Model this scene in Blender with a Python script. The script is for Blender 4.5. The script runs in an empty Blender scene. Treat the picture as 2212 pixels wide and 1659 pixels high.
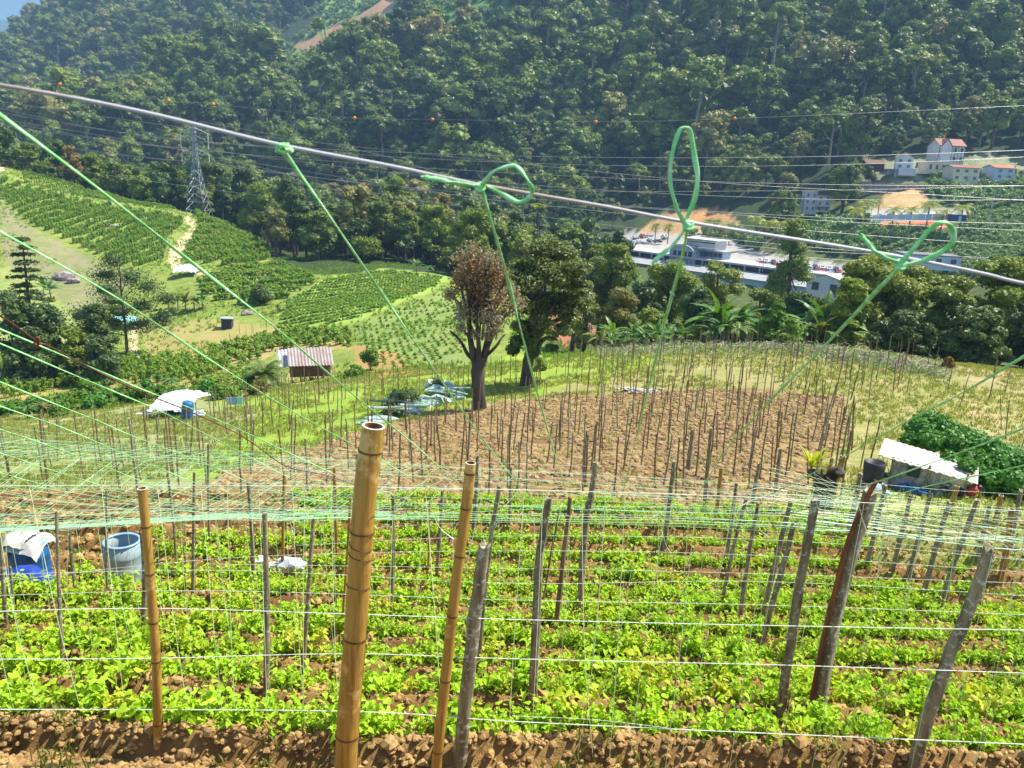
import bpy, math, random
import numpy as np
from mathutils import Vector, Matrix
R = math.radians
sc = bpy.context.scene
# ------------------------------------------------------------------ camera
HAZE = .00017
F, CX, CY = 1671.0, 1106.0, 829.5          # pixel frame 2212 x 1659
PITCH, ROLL = R(15.0), R(2.5)
sp, cp, sr, cr = math.sin(PITCH), math.cos(PITCH), math.sin(ROLL), math.cos(ROLL)
R0 = Vector((1, 0, 0)); U0 = Vector((0, sp, cp)); F0 = Vector((0, cp, -sp))
RV = R0 * cr + U0 * sr; UV = -R0 * sr + U0 * cr
cam = bpy.data.objects.new('camera', bpy.data.cameras.new('camera'))
sc.collection.objects.link(cam)
cam.matrix_world = Matrix((RV, UV, -F0)).transposed().to_4x4()
cam.data.sensor_width = 36; cam.data.lens = F / 2212 * 36
cam.data.clip_start = 0.05; cam.data.clip_end = 30000
sc.camera = cam
cam.data.dof.use_dof = True; cam.data.dof.focus_distance = 7; cam.data.dof.aperture_fstop = 7.5
# ------------------------------------------------------------------ light
SUN_EL, SUN_AZ = R(58), R(72)               # azimuth clockwise from the view direction
w = bpy.data.worlds.new('World'); sc.world = w; w.use_nodes = True
nt = w.node_tree; sky = nt.nodes.new('ShaderNodeTexSky'); sky.sky_type = 'NISHITA'
sky.sun_disc = False; sky.sun_elevation = SUN_EL; sky.sun_rotation = SUN_AZ
sky.altitude = 1200
nt.links.new(sky.outputs[0], nt.nodes['Background'].inputs[0])
nt.nodes['Background'].inputs[1].default_value = 0.13
sl = bpy.data.lights.new('sun', 'SUN'); sl.energy = 5.0; sl.angle = R(0.6); sl.color = (1, .95, .86)
so = bpy.data.objects.new('sun', sl); sc.collection.objects.link(so)
tosun = Vector((math.sin(SUN_AZ) * math.cos(SUN_EL), math.cos(SUN_AZ) * math.cos(SUN_EL), math.sin(SUN_EL)))
so.rotation_euler = tosun.to_track_quat('Z', 'Y').to_euler(); so.location = (0, 0, 60)
sc.view_settings.view_transform = 'Standard'; sc.view_settings.look = 'None'
sc.view_settings.exposure = 1.15; sc.view_settings.gamma = 1
sc.cycles.max_bounces = 6; sc.cycles.diffuse_bounces = 2; sc.cycles.glossy_bounces = 1
sc.cycles.transmission_bounces = 3; sc.cycles.transparent_max_bounces = 6; sc.cycles.volume_bounces = 0
sc.cycles.caustics_reflective = False; sc.cycles.caustics_refractive = False
# ------------------------------------------------------------------ pixel <-> world
def unrot(px, py):
    cx = (px - CX) / F; cy = (CY - py) / F
    u = cx * cr - cy * sr; v = cx * sr + cy * cr
    d = cp + v * sp
    return u / d, (-sp + v * cp) / d          # a = x/Y , t = z/Y
def P(px, py, Y):
    a, t = unrot(px, py); return Vector((a * Y, Y, t * Y))
def proj(x, y, z):
    dd = y * cp - z * sp; v0 = y * sp + z * cp
    rx = (x * cr + v0 * sr) / dd; ry = (-x * sr + v0 * cr) / dd
    return CX + F * rx, CY - F * ry
def py_for(px, t):
    lo, hi = -3000., 6000.
    for _ in range(50):
        m = (lo + hi) / 2
        if unrot(px, m)[1] > t: lo = m
        else: hi = m
    return m
# ------------------------------------------------------------------ noise
def _hash(i, j, s):
    h = np.sin(i * 127.1 + j * 311.7 + s * 74.7) * 43758.5453
    return h - np.floor(h)
def vnoise(x, y, s=0):
    xi = np.floor(x); yi = np.floor(y); fx = x - xi; fy = y - yi
    fx = fx * fx * (3 - 2 * fx); fy = fy * fy * (3 - 2 * fy)
    a = _hash(xi, yi, s); b = _hash(xi + 1, yi, s); c = _hash(xi, yi + 1, s); d = _hash(xi + 1, yi + 1, s)
    return (a * (1 - fx) + b * fx) * (1 - fy) + (c * (1 - fx) + d * fx) * fy
def fbm(x, y, o=4, s=0):
    r = 0; am = .5
    for k in range(o):
        r = r + am * (vnoise(x, y, s + k) - .5); x = x * 2.03; y = y * 2.03; am *= .5
    return r
# ------------------------------------------------------------------ terrain rings (px, py, Y) or (px, 'z', z, Y)
def zl(z, Y): return [(-400, 'z', z, Y), (2600, 'z', z, Y)]
RINGS = [zl(-1.8, .8), zl(-3.15, 3), zl(-4.15, 5), zl(-4.97, 6.6), zl(-6.95, 11.7),
 [(-400,'z',-8.6,18.5),(500,'z',-8.45,18.5),(2600,'z',-8.2,18.5)],
 [(-300,'z',-13.2,30),(0,'z',-12.8,30),(400,'z',-12,30),(800,'z',-11.2,30),(1106,'z',-11,30),(1600,'z',-10.7,30),(2212,'z',-10.9,30),(2500,'z',-11.2,30)],
 [(-300,'z',-17.5,45),(0,'z',-16.9,45),(400,'z',-15.8,45),(800,'z',-14.2,45),(1106,'z',-13.6,45),(1600,'z',-12.6,45),(2000,'z',-11.9,45),(2500,'z',-12,45)],
 [(-300,930,62),(0,920,60),(250,895,60),(450,865,62),(700,838,62),(1000,808,64),(1150,790,66),(1300,748,75),(1500,736,75),(1700,739,70),(1850,755,62),(2030,778,60),(2212,803,58),(2500,833,56)],
 [(-300,900,80),(0,880,80),(250,870,82),(450,845,84),(600,832,86),(800,800,86),(1000,772,88),(1150,760,90),(1300,'z',-22,95),(1500,'z',-24,100),(2000,'z',-22,100),(2500,'z',-22,100)],
 [(-300,800,115),(0,770,118),(250,765,120),(450,745,122),(600,722,125),(800,700,125),(1000,675,130),(1150,680,130),(1300,'z',-28,140),(1600,'z',-32,140),(2600,'z',-30,140)],
 [(-300,640,165),(0,620,170),(250,605,175),(400,583,180),(500,585,178),(600,592,175),(700,600,172),(830,583,172),(960,600,170),(1100,650,165),(1250,'z',-28,160),(1500,'z',-34,170),(2600,'z',-32,170)],
 [(-300,320,245),(0,345,250),(150,395,250),(300,432,255),(430,458,262),(500,490,255),(580,545,240),(650,'z',-24,240),(830,'z',-24,235),(1000,'z',-27,240),(1200,'z',-33,250),(1500,'z',-38,258),(1800,'z',-38,245),(2000,'z',-32,245),(2212,535,255),(2500,520,255)],
 [(-300,'z',-19,310),(0,'z',-20,310),(430,'z',-26,315),(700,'z',-38,325),(1000,'z',-40,342),(1250,'z',-38,352),(1340,'z',-39,346),(1550,'z',-39,314),(1830,'z',-39,270),(2000,'z',-30,280),(2212,520,278),(2500,500,278)],
 [(-300,'z',-20,325),(0,'z',-22,325),(430,'z',-28,330),(700,'z',-40,345),(1000,'z',-40,355),(1300,'z',-30.6,368),(1550,'z',-30.6,330),(1830,'z',-30.6,285),(2000,'z',-25,300),(2212,505,300),(2500,480,300)],
 [(-300,'z',-30,420),(0,'z',-32,420),(600,'z',-42,420),(1000,'z',-38,430),(1250,'z',-30,430),(1550,'z',-27,402),(1760,455,400),(1950,388,400),(2212,388,400),(2500,372,400)],
 [(-300,'z',15,560),(0,'z',10,560),(500,'z',0,560),(1000,'z',-5,520),(1300,'z',2,520),(1550,'z',16,500),(1950,'z',42,480),(2212,'z',50,480),(2500,'z',55,480)],
 [(-300,315,640),(0,305,640),(300,285,640),(450,215,680),(620,140,720),(850,45,780),(1100,-40,800),(1500,-80,800),(2212,-100,780),(2500,-110,780)],
 [(-300,'z',8,800),(0,'z',10,800),(300,'z',14,820),(620,'z',70,870),(850,'z',148,900),(1100,'z',205,950),(2212,'z',260,950),(2600,'z',260,950)],
 [(-400,215,1200),(-100,185,1200),(0,142,1200),(60,88,1200),(100,30,1200),(200,-55,1250),(400,-120,1300),(620,-130,1300),(850,-150,1350),(2212,-260,1350),(2600,-260,1350)],
 [(-400,'z',40,1700),(100,'z',60,1700),(600,'z',200,1800),(2600,'z',260,1800)],
 [(-700,'z',0,2600),(100,'z',0,2600),(600,'z',150,2600),(2600,'z',200,2600)],
 [(-700,20,4200),(0,26,4200),(100,34,4200),(300,60,4200),(2600,40,4200)],
 [(-700,'z',200,6000),(2600,'z',200,6000)],
 [(-700,-150,9000),(0,-130,9000),(2600,-100,9000)]]
AN = 460; AG = np.linspace(-1.3, 1.3, AN)
YB = np.geomspace(.8, 9000, 620)
ringY = []; ringZ = []
for rg in RINGS:
    aa = []; yy = []; zz = []
    for p in rg:
        if p[1] == 'z':
            t = p[2] / p[3]; a = unrot(p[0], py_for(p[0], t))[0]; Y = p[3]; z = p[2]
        else:
            a, t = unrot(p[0], p[1]); Y = p[2]; z = t * Y
        aa.append(a); yy.append(Y); zz.append(z)
    o = np.argsort(aa); aa = np.array(aa)[o]; yy = np.array(yy)[o]; zz = np.array(zz)[o]
    ringY.append(np.interp(AG, aa, yy)); ringZ.append(np.interp(AG, aa, zz))
ringY = np.maximum.accumulate(np.array(ringY), 0); ringZ = np.array(ringZ)
for k in range(1, len(ringY)): ringY[k] = np.maximum(ringY[k], ringY[k-1] * 1.01)
ZB = np.stack([np.interp(YB, ringY[:, i], ringZ[:, i]) for i in range(AN)], 1)   # rows Y, cols a
def gsm(Z, s, ax):
    k = np.exp(-.5 * (np.arange(-3*s, 3*s+1) / s) ** 2); k /= k.sum(); n = len(k) // 2
    pad = [(0, 0), (0, 0)]; pad[ax] = (n, n); Zp = np.pad(Z, pad, mode='edge')
    return sum(k[i] * np.take(Zp, np.arange(Z.shape[ax]) + i, ax) for i in range(len(k)))
ZB = gsm(gsm(ZB, 2, 0), 5, 1)
BEDS = [4.52, 5.60, 6.72, 7.85, 9.0, 10.15, 11.3, 12.5, 13.7, 14.9, 16.1, 17.3, 18.4]
def bed_y(k, x): return BEDS[k] + .12 * np.sin(x * .31 + k * 1.3) + .05 * np.sin(x * 1.1 + k) + .008 * x
YG = np.concatenate([np.geomspace(.8, 3.4, 30)[:-1], np.arange(3.4, 20, .05), np.geomspace(20, 9000, 470)])
LYB = np.log(YB); LYG = np.log(YG)
AA, YY = np.meshgrid(AG, YG)
iy = np.interp(LYG, LYB, np.arange(len(YB))); i0 = np.clip(iy.astype(int), 0, len(YB) - 2); fr = (iy - i0)[:, None]
ZG = ZB[i0] * (1 - fr) + ZB[i0 + 1] * fr
XX = AA * YY
nz = fbm(XX * .11, YY * .11, 4, 3) * np.clip((YY - 20) / 40, 0, 1) * np.clip(YY / 90, .25, 5) * 1.2
nz += fbm(XX * .0075 + 3, YY * .0075, 3, 90) * 60 * np.clip((YY - 520) / 200, 0, 1) * np.clip((1250 - YY) / 300, 0, 1)
nz += fbm(XX * .8, YY * .8, 4, 9) * .25 * np.clip(YY / 6, .4, 1) * np.clip(60 / YY, 0, 1)
nz += fbm(XX * 4.5, YY * 4.5, 3, 21) * .07 * np.clip(1.3 - YY / 40, 0, 1)
bedm = np.zeros_like(XX)
for k in range(len(BEDS)):
    d = YY - bed_y(k, XX)                       # bed top from d=-.32 (steep near face) to +.38
    prof = np.clip((d + .26) / .08, 0, 1) * np.clip((.42 - d) / .25, 0, 1)
    bedm = np.maximum(bedm, prof)
BEDX = lambda X, Y: (Y < 19) & (Y > 3.95)
nz += bedm * .25 * BEDX(XX, YY)
ZG = ZG + nz
TG = ZG / YY; CUM = np.maximum.accumulate(TG, 0)
def _bil(G, a, Y):
    a = np.asarray(a, float); Y = np.asarray(Y, float)
    ia = np.clip((a + 1.3) / 2.6 * (AN - 1), 0, AN - 1.001); yi = np.clip(np.interp(np.log(Y), LYG, np.arange(len(YG))), 0, len(YG) - 1.001)
    a0 = ia.astype(int); y0 = yi.astype(int); fa = ia - a0; fy = yi - y0
    return (G[y0, a0] * (1 - fa) + G[y0, a0 + 1] * fa) * (1 - fy) + (G[y0 + 1, a0] * (1 - fa) + G[y0 + 1, a0 + 1] * fa) * fy
def zat(x, Y): return _bil(ZG, np.asarray(x) / np.asarray(Y), Y)
def zf(x, Y): return float(zat(x, Y))
def seen(x, Y, z): return z / Y > _bil(CUM, x / Y, Y * .985) - .002
def ground(px, py, ymin=0):
    a, t = unrot(px, py); col = _bil(TG, np.full(len(YG), a), YG)
    ok = np.where((col >= t) & (YG > ymin))[0]
    if len(ok) == 0: k = len(YG) - 1
    else: k = ok[0]
    Y = YG[k]
    if k > 0 and col[k - 1] < t <= col[k]:
        Y = YG[k-1] + (YG[k] - YG[k-1]) * (t - col[k-1]) / (col[k] - col[k-1] + 1e-12)
    return Vector((a * Y, Y, zf(a * Y, Y)))
def onY(px, Y, py=None):
    """ground point at depth Y under the pixel column through (px, py)"""
    a = unrot(px, 800 if py is None else py)[0]; return Vector((a * Y, Y, zf(a * Y, Y)))
def inpoly(px, py, poly):
    px = np.asarray(px); py = np.asarray(py); r = np.zeros(px.shape, bool); n = len(poly); j = n - 1
    for i in range(n):
        xi, yi = poly[i]; xj, yj = poly[j]
        if yi != yj:
            r ^= ((yi > py) != (yj > py)) & (px < (xj - xi) * (py - yi) / (yj - yi) + xi)
        j = i
    return r
# ------------------------------------------------------------------ scene helpers
COL = sc.collection
def tag(o, label=None, cat=None, group=None, kind=None):
    if label: o['label'] = label
    if cat: o['category'] = cat
    if group: o['group'] = group
    if kind: o['kind'] = kind
    return o
def empty(name, loc, label, cat, group=None, rz=0):
    o = bpy.data.objects.new(name, None); COL.objects.link(o); o.location = loc; o.rotation_euler[2] = rz
    o.empty_display_size = .2
    return tag(o, label, cat, group)
def put(name, mesh, parent=None, loc=(0, 0, 0)):
    o = bpy.data.objects.new(name, mesh); COL.objects.link(o); o.location = loc
    if parent: o.parent = parent
    return o
def copy_tree(o, parent=None):
    c = o.copy(); COL.objects.link(c); c.parent = parent
    for ch in o.children: copy_tree(ch, c)
    return c
class MB:
    def __init__(s): s.v = []; s.f = []; s.n = 0
    def add(s, v, f, m=0):
        v = np.asarray(v, float).reshape(-1, 3)
        for g in (f if isinstance(f, list) and len(f) and isinstance(f[0], np.ndarray) and f[0].ndim == 2 else [np.asarray(f)]):
            if len(g): s.f.append((np.asarray(g, int) + s.n, m))
        s.v.append(v); s.n += len(v); return s
    def poly(s, v, f, m=0):
        for k in sorted({len(q) for q in f}): s.f.append((np.array([q for q in f if len(q) == k], int) + s.n, m))
        v = np.asarray(v, float).reshape(-1, 3); s.v.append(v); s.n += len(v); return s
    def box(s, c, d, rz=0, m=0, M=None):
        x, y, z = [q / 2 for q in d]
        v = np.array([(i * x, j * y, k * z) for i in (-1, 1) for j in (-1, 1) for k in (-1, 1)])
        if rz: ca, sa = math.cos(rz), math.sin(rz); v = v @ np.array([[ca, sa, 0], [-sa, ca, 0], [0, 0, 1]])
        if M is not None: v = v @ np.array(M.to_3x3()).T
        return s.add(v + np.array(c), np.array([(0,1,3,2),(4,6,7,5),(0,4,5,1),(2,3,7,6),(0,2,6,4),(1,5,7,3)]), m)
    def tube(s, pts, rad, n=6, m=0, cap=True, flat=1.0):
        pts = np.array([tuple(p) for p in pts], float); k = len(pts); rad = np.broadcast_to(np.asarray(rad, float), (k,))
        tg = np.gradient(pts, axis=0); tg /= np.linalg.norm(tg, axis=1)[:, None] + 1e-12
        up = np.array([0, 0, 1.]) if abs(tg[:, 2]).mean() < .8 else np.array([1., 0, 0])
        b = np.cross(tg, up); b /= np.linalg.norm(b, axis=1)[:, None] + 1e-12; c = np.cross(b, tg)
        th = np.arange(n) / n * 2 * math.pi
        v = pts[:, None] + rad[:, None, None] * (np.cos(th)[None, :, None] * b[:, None] + flat * np.sin(th)[None, :, None] * c[:, None])
        i = np.arange(k - 1)[:, None] * n; j = np.arange(n)[None]; j2 = (j + 1) % n
        q = np.stack([i + j, i + j2, i + n + j2, i + n + j], -1).reshape(-1, 4)
        s.add(v.reshape(-1, 3), q, m)
        if cap and n >= 3:
            for e, o in ((0, 0), (k - 1, 1)):
                ring = v[e]; fs = np.array([(0, (x % (n-1)) + 1 if 0 else x, x + 1) for x in range(1, n - 1)])
                s.add(ring, fs if o else fs[:, ::-1], m)
        return s
    def lathe(s, prof, n=16, c=(0, 0, 0), m=0):
        th = np.arange(n) / n * 2 * math.pi; pr = np.array(prof, float)
        v = np.stack([pr[:, 0:1] * np.cos(th), pr[:, 0:1] * np.sin(th), np.repeat(pr[:, 1:2], n, 1)], -1) + np.array(c)
        k = len(pr); i = np.arange(k - 1)[:, None] * n; j = np.arange(n)[None]; j2 = (j + 1) % n
        return s.add(v.reshape(-1, 3), np.stack([i + j, i + j2, i + n + j2, i + n + j], -1).reshape(-1, 4), m)
    def mesh(s, name, mats, smooth=False):
        me = bpy.data.meshes.new(name); V = np.concatenate(s.v) if s.v else np.zeros((0, 3))
        tot = []; idx = []; mi = []
        for f, m in s.f:
            tot.append(np.full(len(f), f.shape[1])); idx.append(f.reshape(-1)); mi.append(np.full(len(f), m))
        tot = np.concatenate(tot); idx = np.concatenate(idx); mi = np.concatenate(mi)
        me.vertices.add(len(V)); me.vertices.foreach_set('co', V.astype(np.float32).reshape(-1))
        me.loops.add(len(idx)); me.loops.foreach_set('vertex_index', idx.astype(np.int32))
        me.polygons.add(len(tot)); me.polygons.foreach_set('loop_start', np.concatenate([[0], np.cumsum(tot)[:-1]]).astype(np.int32))
        me.polygons.foreach_set('loop_total', tot.astype(np.int32))
        me.polygons.foreach_set('material_index', mi.astype(np.int32))
        me.polygons.foreach_set('use_smooth', np.full(len(tot), smooth))
        for m in (mats if isinstance(mats, (list, tuple)) else [mats]): me.materials.append(m)
        me.update(calc_edges=True); me.validate(); return me
    def build(s, name, mats, parent=None, smooth=False, loc=(0, 0, 0)): return put(name, s.mesh(name, mats, smooth), parent, loc)
def interp_pts(pts, n):
    """smooth polyline (Catmull-Rom) through pts"""
    p = np.array([tuple(q) for q in pts], float)
    if len(p) < 3: return np.linspace(p[0], p[-1], n)
    e = np.vstack([2*p[0]-p[1], p, 2*p[-1]-p[-2]]); out = []
    for u in np.linspace(0, len(p) - 1 - 1e-9, n):
        k = int(u); t = u - k; a, b, c, d = e[k], e[k+1], e[k+2], e[k+3]
        out.append(.5*((2*b)+(-a+c)*t+(2*a-5*b+4*c-d)*t*t+(-a+3*b-3*c+d)*t**3))
    return np.array(out)
# ------------------------------------------------------------------ materials
def _mat(name):
    m = bpy.data.materials.new(name); m.use_nodes = True; n = m.node_tree.nodes; l = m.node_tree.links
    return m, n, l, n['Principled BSDF']
def rgb(c): return (c[0], c[1], c[2], 1)
def mixrgb(n, l, a, b, fac, typ='MIX'):
    x = n.new('ShaderNodeMix'); x.data_type = 'RGBA'; x.blend_type = typ
    for k, q in ((6, a), (7, b)):
        if isinstance(q, (tuple, list)): x.inputs[k].default_value = rgb(q)
        else: l.new(q, x.inputs[k])
    if isinstance(fac, (int, float)): x.inputs[0].default_value = fac
    else: l.new(fac, x.inputs[0])
    return x.outputs[2]
def noise(n, l, scale, det=4, rough=.6, vec=None, obj=False, stretch=None):
    t = n.new('ShaderNodeTexNoise'); t.inputs['Scale'].default_value = scale; t.inputs['Detail'].default_value = det; t.inputs['Roughness'].default_value = rough
    if vec is None:
        if obj: vec = n.new('ShaderNodeTexCoord').outputs['Object']
        else: vec = n.new('ShaderNodeNewGeometry').outputs['Position']
    if stretch:
        mp = n.new('ShaderNodeMapping'); mp.inputs['Scale'].default_value = stretch; l.new(vec, mp.inputs[0]); vec = mp.outputs[0]
    l.new(vec, t.inputs['Vector']); return t.outputs[0]
def ramp(n, l, src, lo, hi):
    r = n.new('ShaderNodeMapRange'); r.inputs[1].default_value = lo; r.inputs[2].default_value = hi; l.new(src, r.inputs[0]); return r.outputs[0]
def bump(n, l, b, src, st, dist):
    x = n.new('ShaderNodeBump'); x.inputs['Strength'].default_value = st; x.inputs['Distance'].default_value = dist
    l.new(src, x.inputs['Height']); l.new(x.outputs[0], b.inputs['Normal'])
def mat(name, c1, c2=None, scale=3, rough=.8, lo=.4, hi=.6, spec=.3, stretch=None, bmp=0, bd=.02, metal=0, obj=True, c3=None, s3=1.2):
    m, n, l, b = _mat(name); b.inputs['Roughness'].default_value = rough; b.inputs['Specular IOR Level'].default_value = spec; b.inputs['Metallic'].default_value = metal
    if c2 is None: c2 = tuple(q * .75 for q in c1)
    s = noise(n, l, scale, 5, .65, obj=obj, stretch=stretch); c = mixrgb(n, l, c1, c2, ramp(n, l, s, lo, hi))
    if c3: c = mixrgb(n, l, c, c3, ramp(n, l, noise(n, l, s3, 4, .7, obj=obj), .55, .62))
    l.new(c, b.inputs['Base Color'])
    if bmp: bump(n, l, b, s, bmp, bd)
    return m
def foliage(name, c1, c2, c3=None, trans=.3, rough=.5, spec=.35, nscale=.6, p3=.86):
    spec *= .55; rough += .06
    """leaf material: colour varies per plant and between clumps"""
    m, n, l, b = _mat(name); b.inputs['Roughness'].default_value = rough; b.inputs['Specular IOR Level'].default_value = spec
    oi = n.new('ShaderNodeObjectInfo')
    c = mixrgb(n, l, c1, c2, oi.outputs['Random'])
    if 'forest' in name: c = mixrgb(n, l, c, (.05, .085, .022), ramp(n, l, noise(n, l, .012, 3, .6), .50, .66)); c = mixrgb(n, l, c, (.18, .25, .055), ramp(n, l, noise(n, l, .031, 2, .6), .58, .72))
    k = noise(n, l, nscale, 3, .6); c = mixrgb(n, l, c, tuple(q * .55 for q in c1), ramp(n, l, k, .55, .8))
    c = mixrgb(n, l, c, tuple(min(1, q * 1.5) for q in c2), ramp(n, l, noise(n, l, nscale * 3.1, 3, .6), .55, .8))
    if c3:
        ml = n.new('ShaderNodeMath'); ml.operation = 'FRACT'; m2 = n.new('ShaderNodeMath'); m2.operation = 'MULTIPLY'; m2.inputs[1].default_value = 37.7
        l.new(oi.outputs['Random'], m2.inputs[0]); l.new(m2.outputs[0], ml.inputs[0])
        c = mixrgb(n, l, c, c3, ramp(n, l, ml.outputs[0], p3, p3 + .12))
    l.new(c, b.inputs['Base Color'])
    tr = n.new('ShaderNodeBsdfTranslucent'); l.new(mixrgb(n, l, c, (1.0, 1.0, .25), 1.0, 'MULTIPLY'), tr.inputs[0])
    mx = n.new('ShaderNodeMixShader'); mx.inputs[0].default_value = trans
    l.new(b.outputs[0], mx.inputs[1]); l.new(tr.outputs[0], mx.inputs[2]); l.new(mx.outputs[0], n['Material Output'].inputs[0])
    return m
M = {}
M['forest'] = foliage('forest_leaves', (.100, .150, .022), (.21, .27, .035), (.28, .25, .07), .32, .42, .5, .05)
M['olive'] = foliage('olive_leaves', (.13, .185, .02), (.22, .28, .035), None, .32, .45, .45, .3)
M['dark'] = foliage('dark_leaves', (.06, .105, .025), (.10, .15, .035), None, .25, .42, .5, .3)
M['dark2'] = foliage('glossy_dark_leaves', (.09, .13, .03), (.16, .20, .05), None, .25, .4, .6, .8)
M['bush'] = foliage('bush_leaves', (.16, .21, .03), (.27, .31, .05), None, .3, .42, .5, .25)
M['bright'] = foliage('bright_leaves', (.10, .20, .02), (.16, .28, .03), None, .35, .45, .4, .5)
M['vine'] = foliage('vine_leaves', (.16, .29, .03), (.24, .37, .045), (.32, .38, .06), .35, .5, .35, .4)
M['ivy'] = foliage('creeper_leaves', (.06, .18, .02), (.10, .27, .03), None, .3, .4, .5, 1.2)
M['bean'] = foliage('bean_leaves', (.32, .53, .02), (.45, .66, .035), (.52, .56, .04), .42, .45, .4, 1.5, .8)
M['banana'] = foliage('banana_leaves', (.075, .17, .03), (.13, .25, .03), (.25, .18, .06), .35, .35, .55, .8, .9)
M['palm'] = foliage('palm_leaves', (.10, .16, .03), (.22, .28, .04), None, .3, .4, .5, .8)
M['yellowpalm'] = foliage('yellow_palm_leaves', (.26, .30, .03), (.34, .36, .04), None, .3, .4, .5, .8)
M['brownleaf'] = foliage('dry_brown_leaves', (.20, .11, .055), (.27, .19, .11), None, .25, .6, .3, .5)
M['paleleaf'] = foliage('pale_dry_leaves', (.34, .29, .19), (.24, .25, .11), None, .25, .6, .3, .5)
M['rusty'] = foliage('rusty_leaves', (.30, .18, .05), (.24, .20, .06), None, .25, .6, .3, .5)
M['khaki'] = foliage('khaki_leaves', (.21, .19, .05), (.26, .22, .06), None, .3, .5, .3, .5)
M['grass'] = foliage('grass_blades', (.22, .29, .06), (.34, .36, .10), None, .35, .6, .2, .6, .6)
M['fern'] = foliage('fern_leaves', (.42, .50, .02), (.5, .55, .03), None, .4, .4, .4, 2)
M['hedge'] = foliage('hedge_leaves', (.14, .23, .05), (.22, .32, .09), None, .25, .4, .5, .5)
M['bark'] = mat('bark', (.10, .08, .06), (.05, .04, .03), 2, .9, stretch=(1, 1, .3), bmp=.6)
M['palebark'] = mat('pale_bark', (.30, .27, .22), (.16, .14, .10), 2, .9)
M['bamboo'] = mat('bamboo_skin', (.43, .255, .05), (.29, .14, .025), 9, .42, .42, .66, .4, stretch=(5, 5, .35), bmp=.15, c3=(.58, .38, .12), s3=4)
M['bamboo2'] = mat('weathered_bamboo', (.46, .25, .05), (.22, .12, .04), 9, .55, .4, .62, .3, stretch=(4, 4, .3))
M['bamboonode'] = mat('bamboo_node', (.20, .09, .025), (.10, .045, .015), 30, .7)
M['bambooin'] = mat('bamboo_inside', (.42, .22, .10), (.25, .09, .04), 20, .8, stretch=(1, 1, .3))
M['wood'] = mat('weathered_wood', (.30, .26, .15), (.12, .10, .055), 22, .9, .38, .62, .2, stretch=(1, 1, .15), bmp=.7, bd=.01, c3=(.44, .45, .34), s3=22)
M['redwood'] = mat('red_brown_wood', (.26, .085, .025), (.11, .04, .016), 22, .8, stretch=(1, 1, .12), bmp=.5, bd=.01)
M['stake'] = mat('field_stake_wood', (.25, .17, .08), (.13, .09, .05), 5, .9)
M['twine'] = mat('green_twine', (.18, .64, .15), (.58, .88, .48), 40, .55, .4, .7, .5)  # paler second colour puts the highlight into the green
M['thintwine'] = mat('thin_green_twine', (.24, .58, .30), (.46, .74, .46), 5, .4)
M['string'] = mat('white_string', (.74, .78, .66), (.60, .66, .50), 8, .4)
M['vstring'] = mat('pale_green_string', (.62, .72, .42), (.50, .64, .32), 8, .4)
M['wire'] = mat('old_wire', (.50, .48, .45), (.27, .17, .10), 1.6, .5, .50, .68, .5)
M['rustwire'] = mat('rusty_wire', (.17, .06, .035), (.09, .035, .02), 6, .6)
M['cable'] = mat('power_cable', (.30, .29, .27), None, 3, .4, metal=.3)
M['steel'] = mat('galvanised_steel', (.36, .38, .40), (.26, .28, .30), 1, .45, metal=.3)
M['orange'] = mat('orange_ball', (.85, .30, .02), (.7, .16, .01), 1, .5)
M['white'] = mat('white_paint', (.62, .62, .60), (.52, .52, .50), .6, .7)
M['tarp'] = mat('white_tarp', (.60, .63, .66), (.42, .47, .52), .8, .45)
M['greytarp'] = mat('grey_sheeting', (.46, .46, .42), (.30, .30, .27), 1.6, .6)
M['bluetarp'] = mat('blue_tarp', (.03, .16, .34), (.02, .08, .20), 3, .4)
M['greentarp'] = mat('green_tarp', (.22, .62, .50), (.40, .70, .62), 1, .5)
M['bluedrum'] = mat('blue_drum_plastic', (.012, .11, .30), (.01, .07, .2), 3, .35, spec=.5)
M['greydrum'] = mat('faded_drum_plastic', (.23, .33, .36), (.30, .34, .31), 5, .5, stretch=(3, 3, .3))
M['paledrum'] = mat('pale_blue_plastic', (.28, .46, .62), None, 3, .4)
M['bluecloth'] = mat('blue_cloth', (.02, .07, .38), (.01, .03, .20), 8, .8, bmp=.5)
M['black'] = mat('black_plastic', (.022, .022, .026), (.04, .04, .045), 3, .5)
M['sack'] = mat('dirty_sack', (.62, .58, .46), (.36, .34, .27), 5, .85, bmp=.4)
M['rust'] = mat('rusty_roof', (.33, .29, .26), (.27, .20, .17), .35, .6, .45, .55, stretch=(1, .3, 1))
M['zinc'] = mat('zinc_sheet', (.46, .47, .46), (.34, .32, .28), .8, .45, metal=.2)
M['shedroof'] = mat('shed_roof_sheet', (.56, .52, .43), (.40, .33, .20), 1.5, .5, .5, .68)
M['planks'] = mat('hut_planks', (.22, .13, .07), (.12, .07, .04), 2, .9, stretch=(6, 6, .5))
M['concrete'] = mat('concrete', (.46, .44, .40), (.34, .32, .29), .4, .9)
M['asphalt'] = mat('asphalt', (.20, .195, .185), (.15, .148, .14), .3, .9)
M['paleslab'] = mat('pale_slab', (.46, .44, .41), (.36, .34, .31), .2, .7)
M['greyroof'] = mat('grey_barrel_roof', (.28, .27, .27), (.23, .22, .22), .4, .5)
M['cream'] = mat('cream_wall', (.62, .56, .42), (.52, .46, .34), .4, .8)
M['wallwhite'] = mat('white_wall', (.58, .58, .58), (.48, .49, .50), .25, .8)
M['bluewall'] = mat('pale_blue_wall', (.42, .50, .60), (.34, .42, .52), .4, .7)
M['tile'] = mat('brown_tiles', (.30, .10, .06), (.22, .08, .05), .8, .7)
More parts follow.
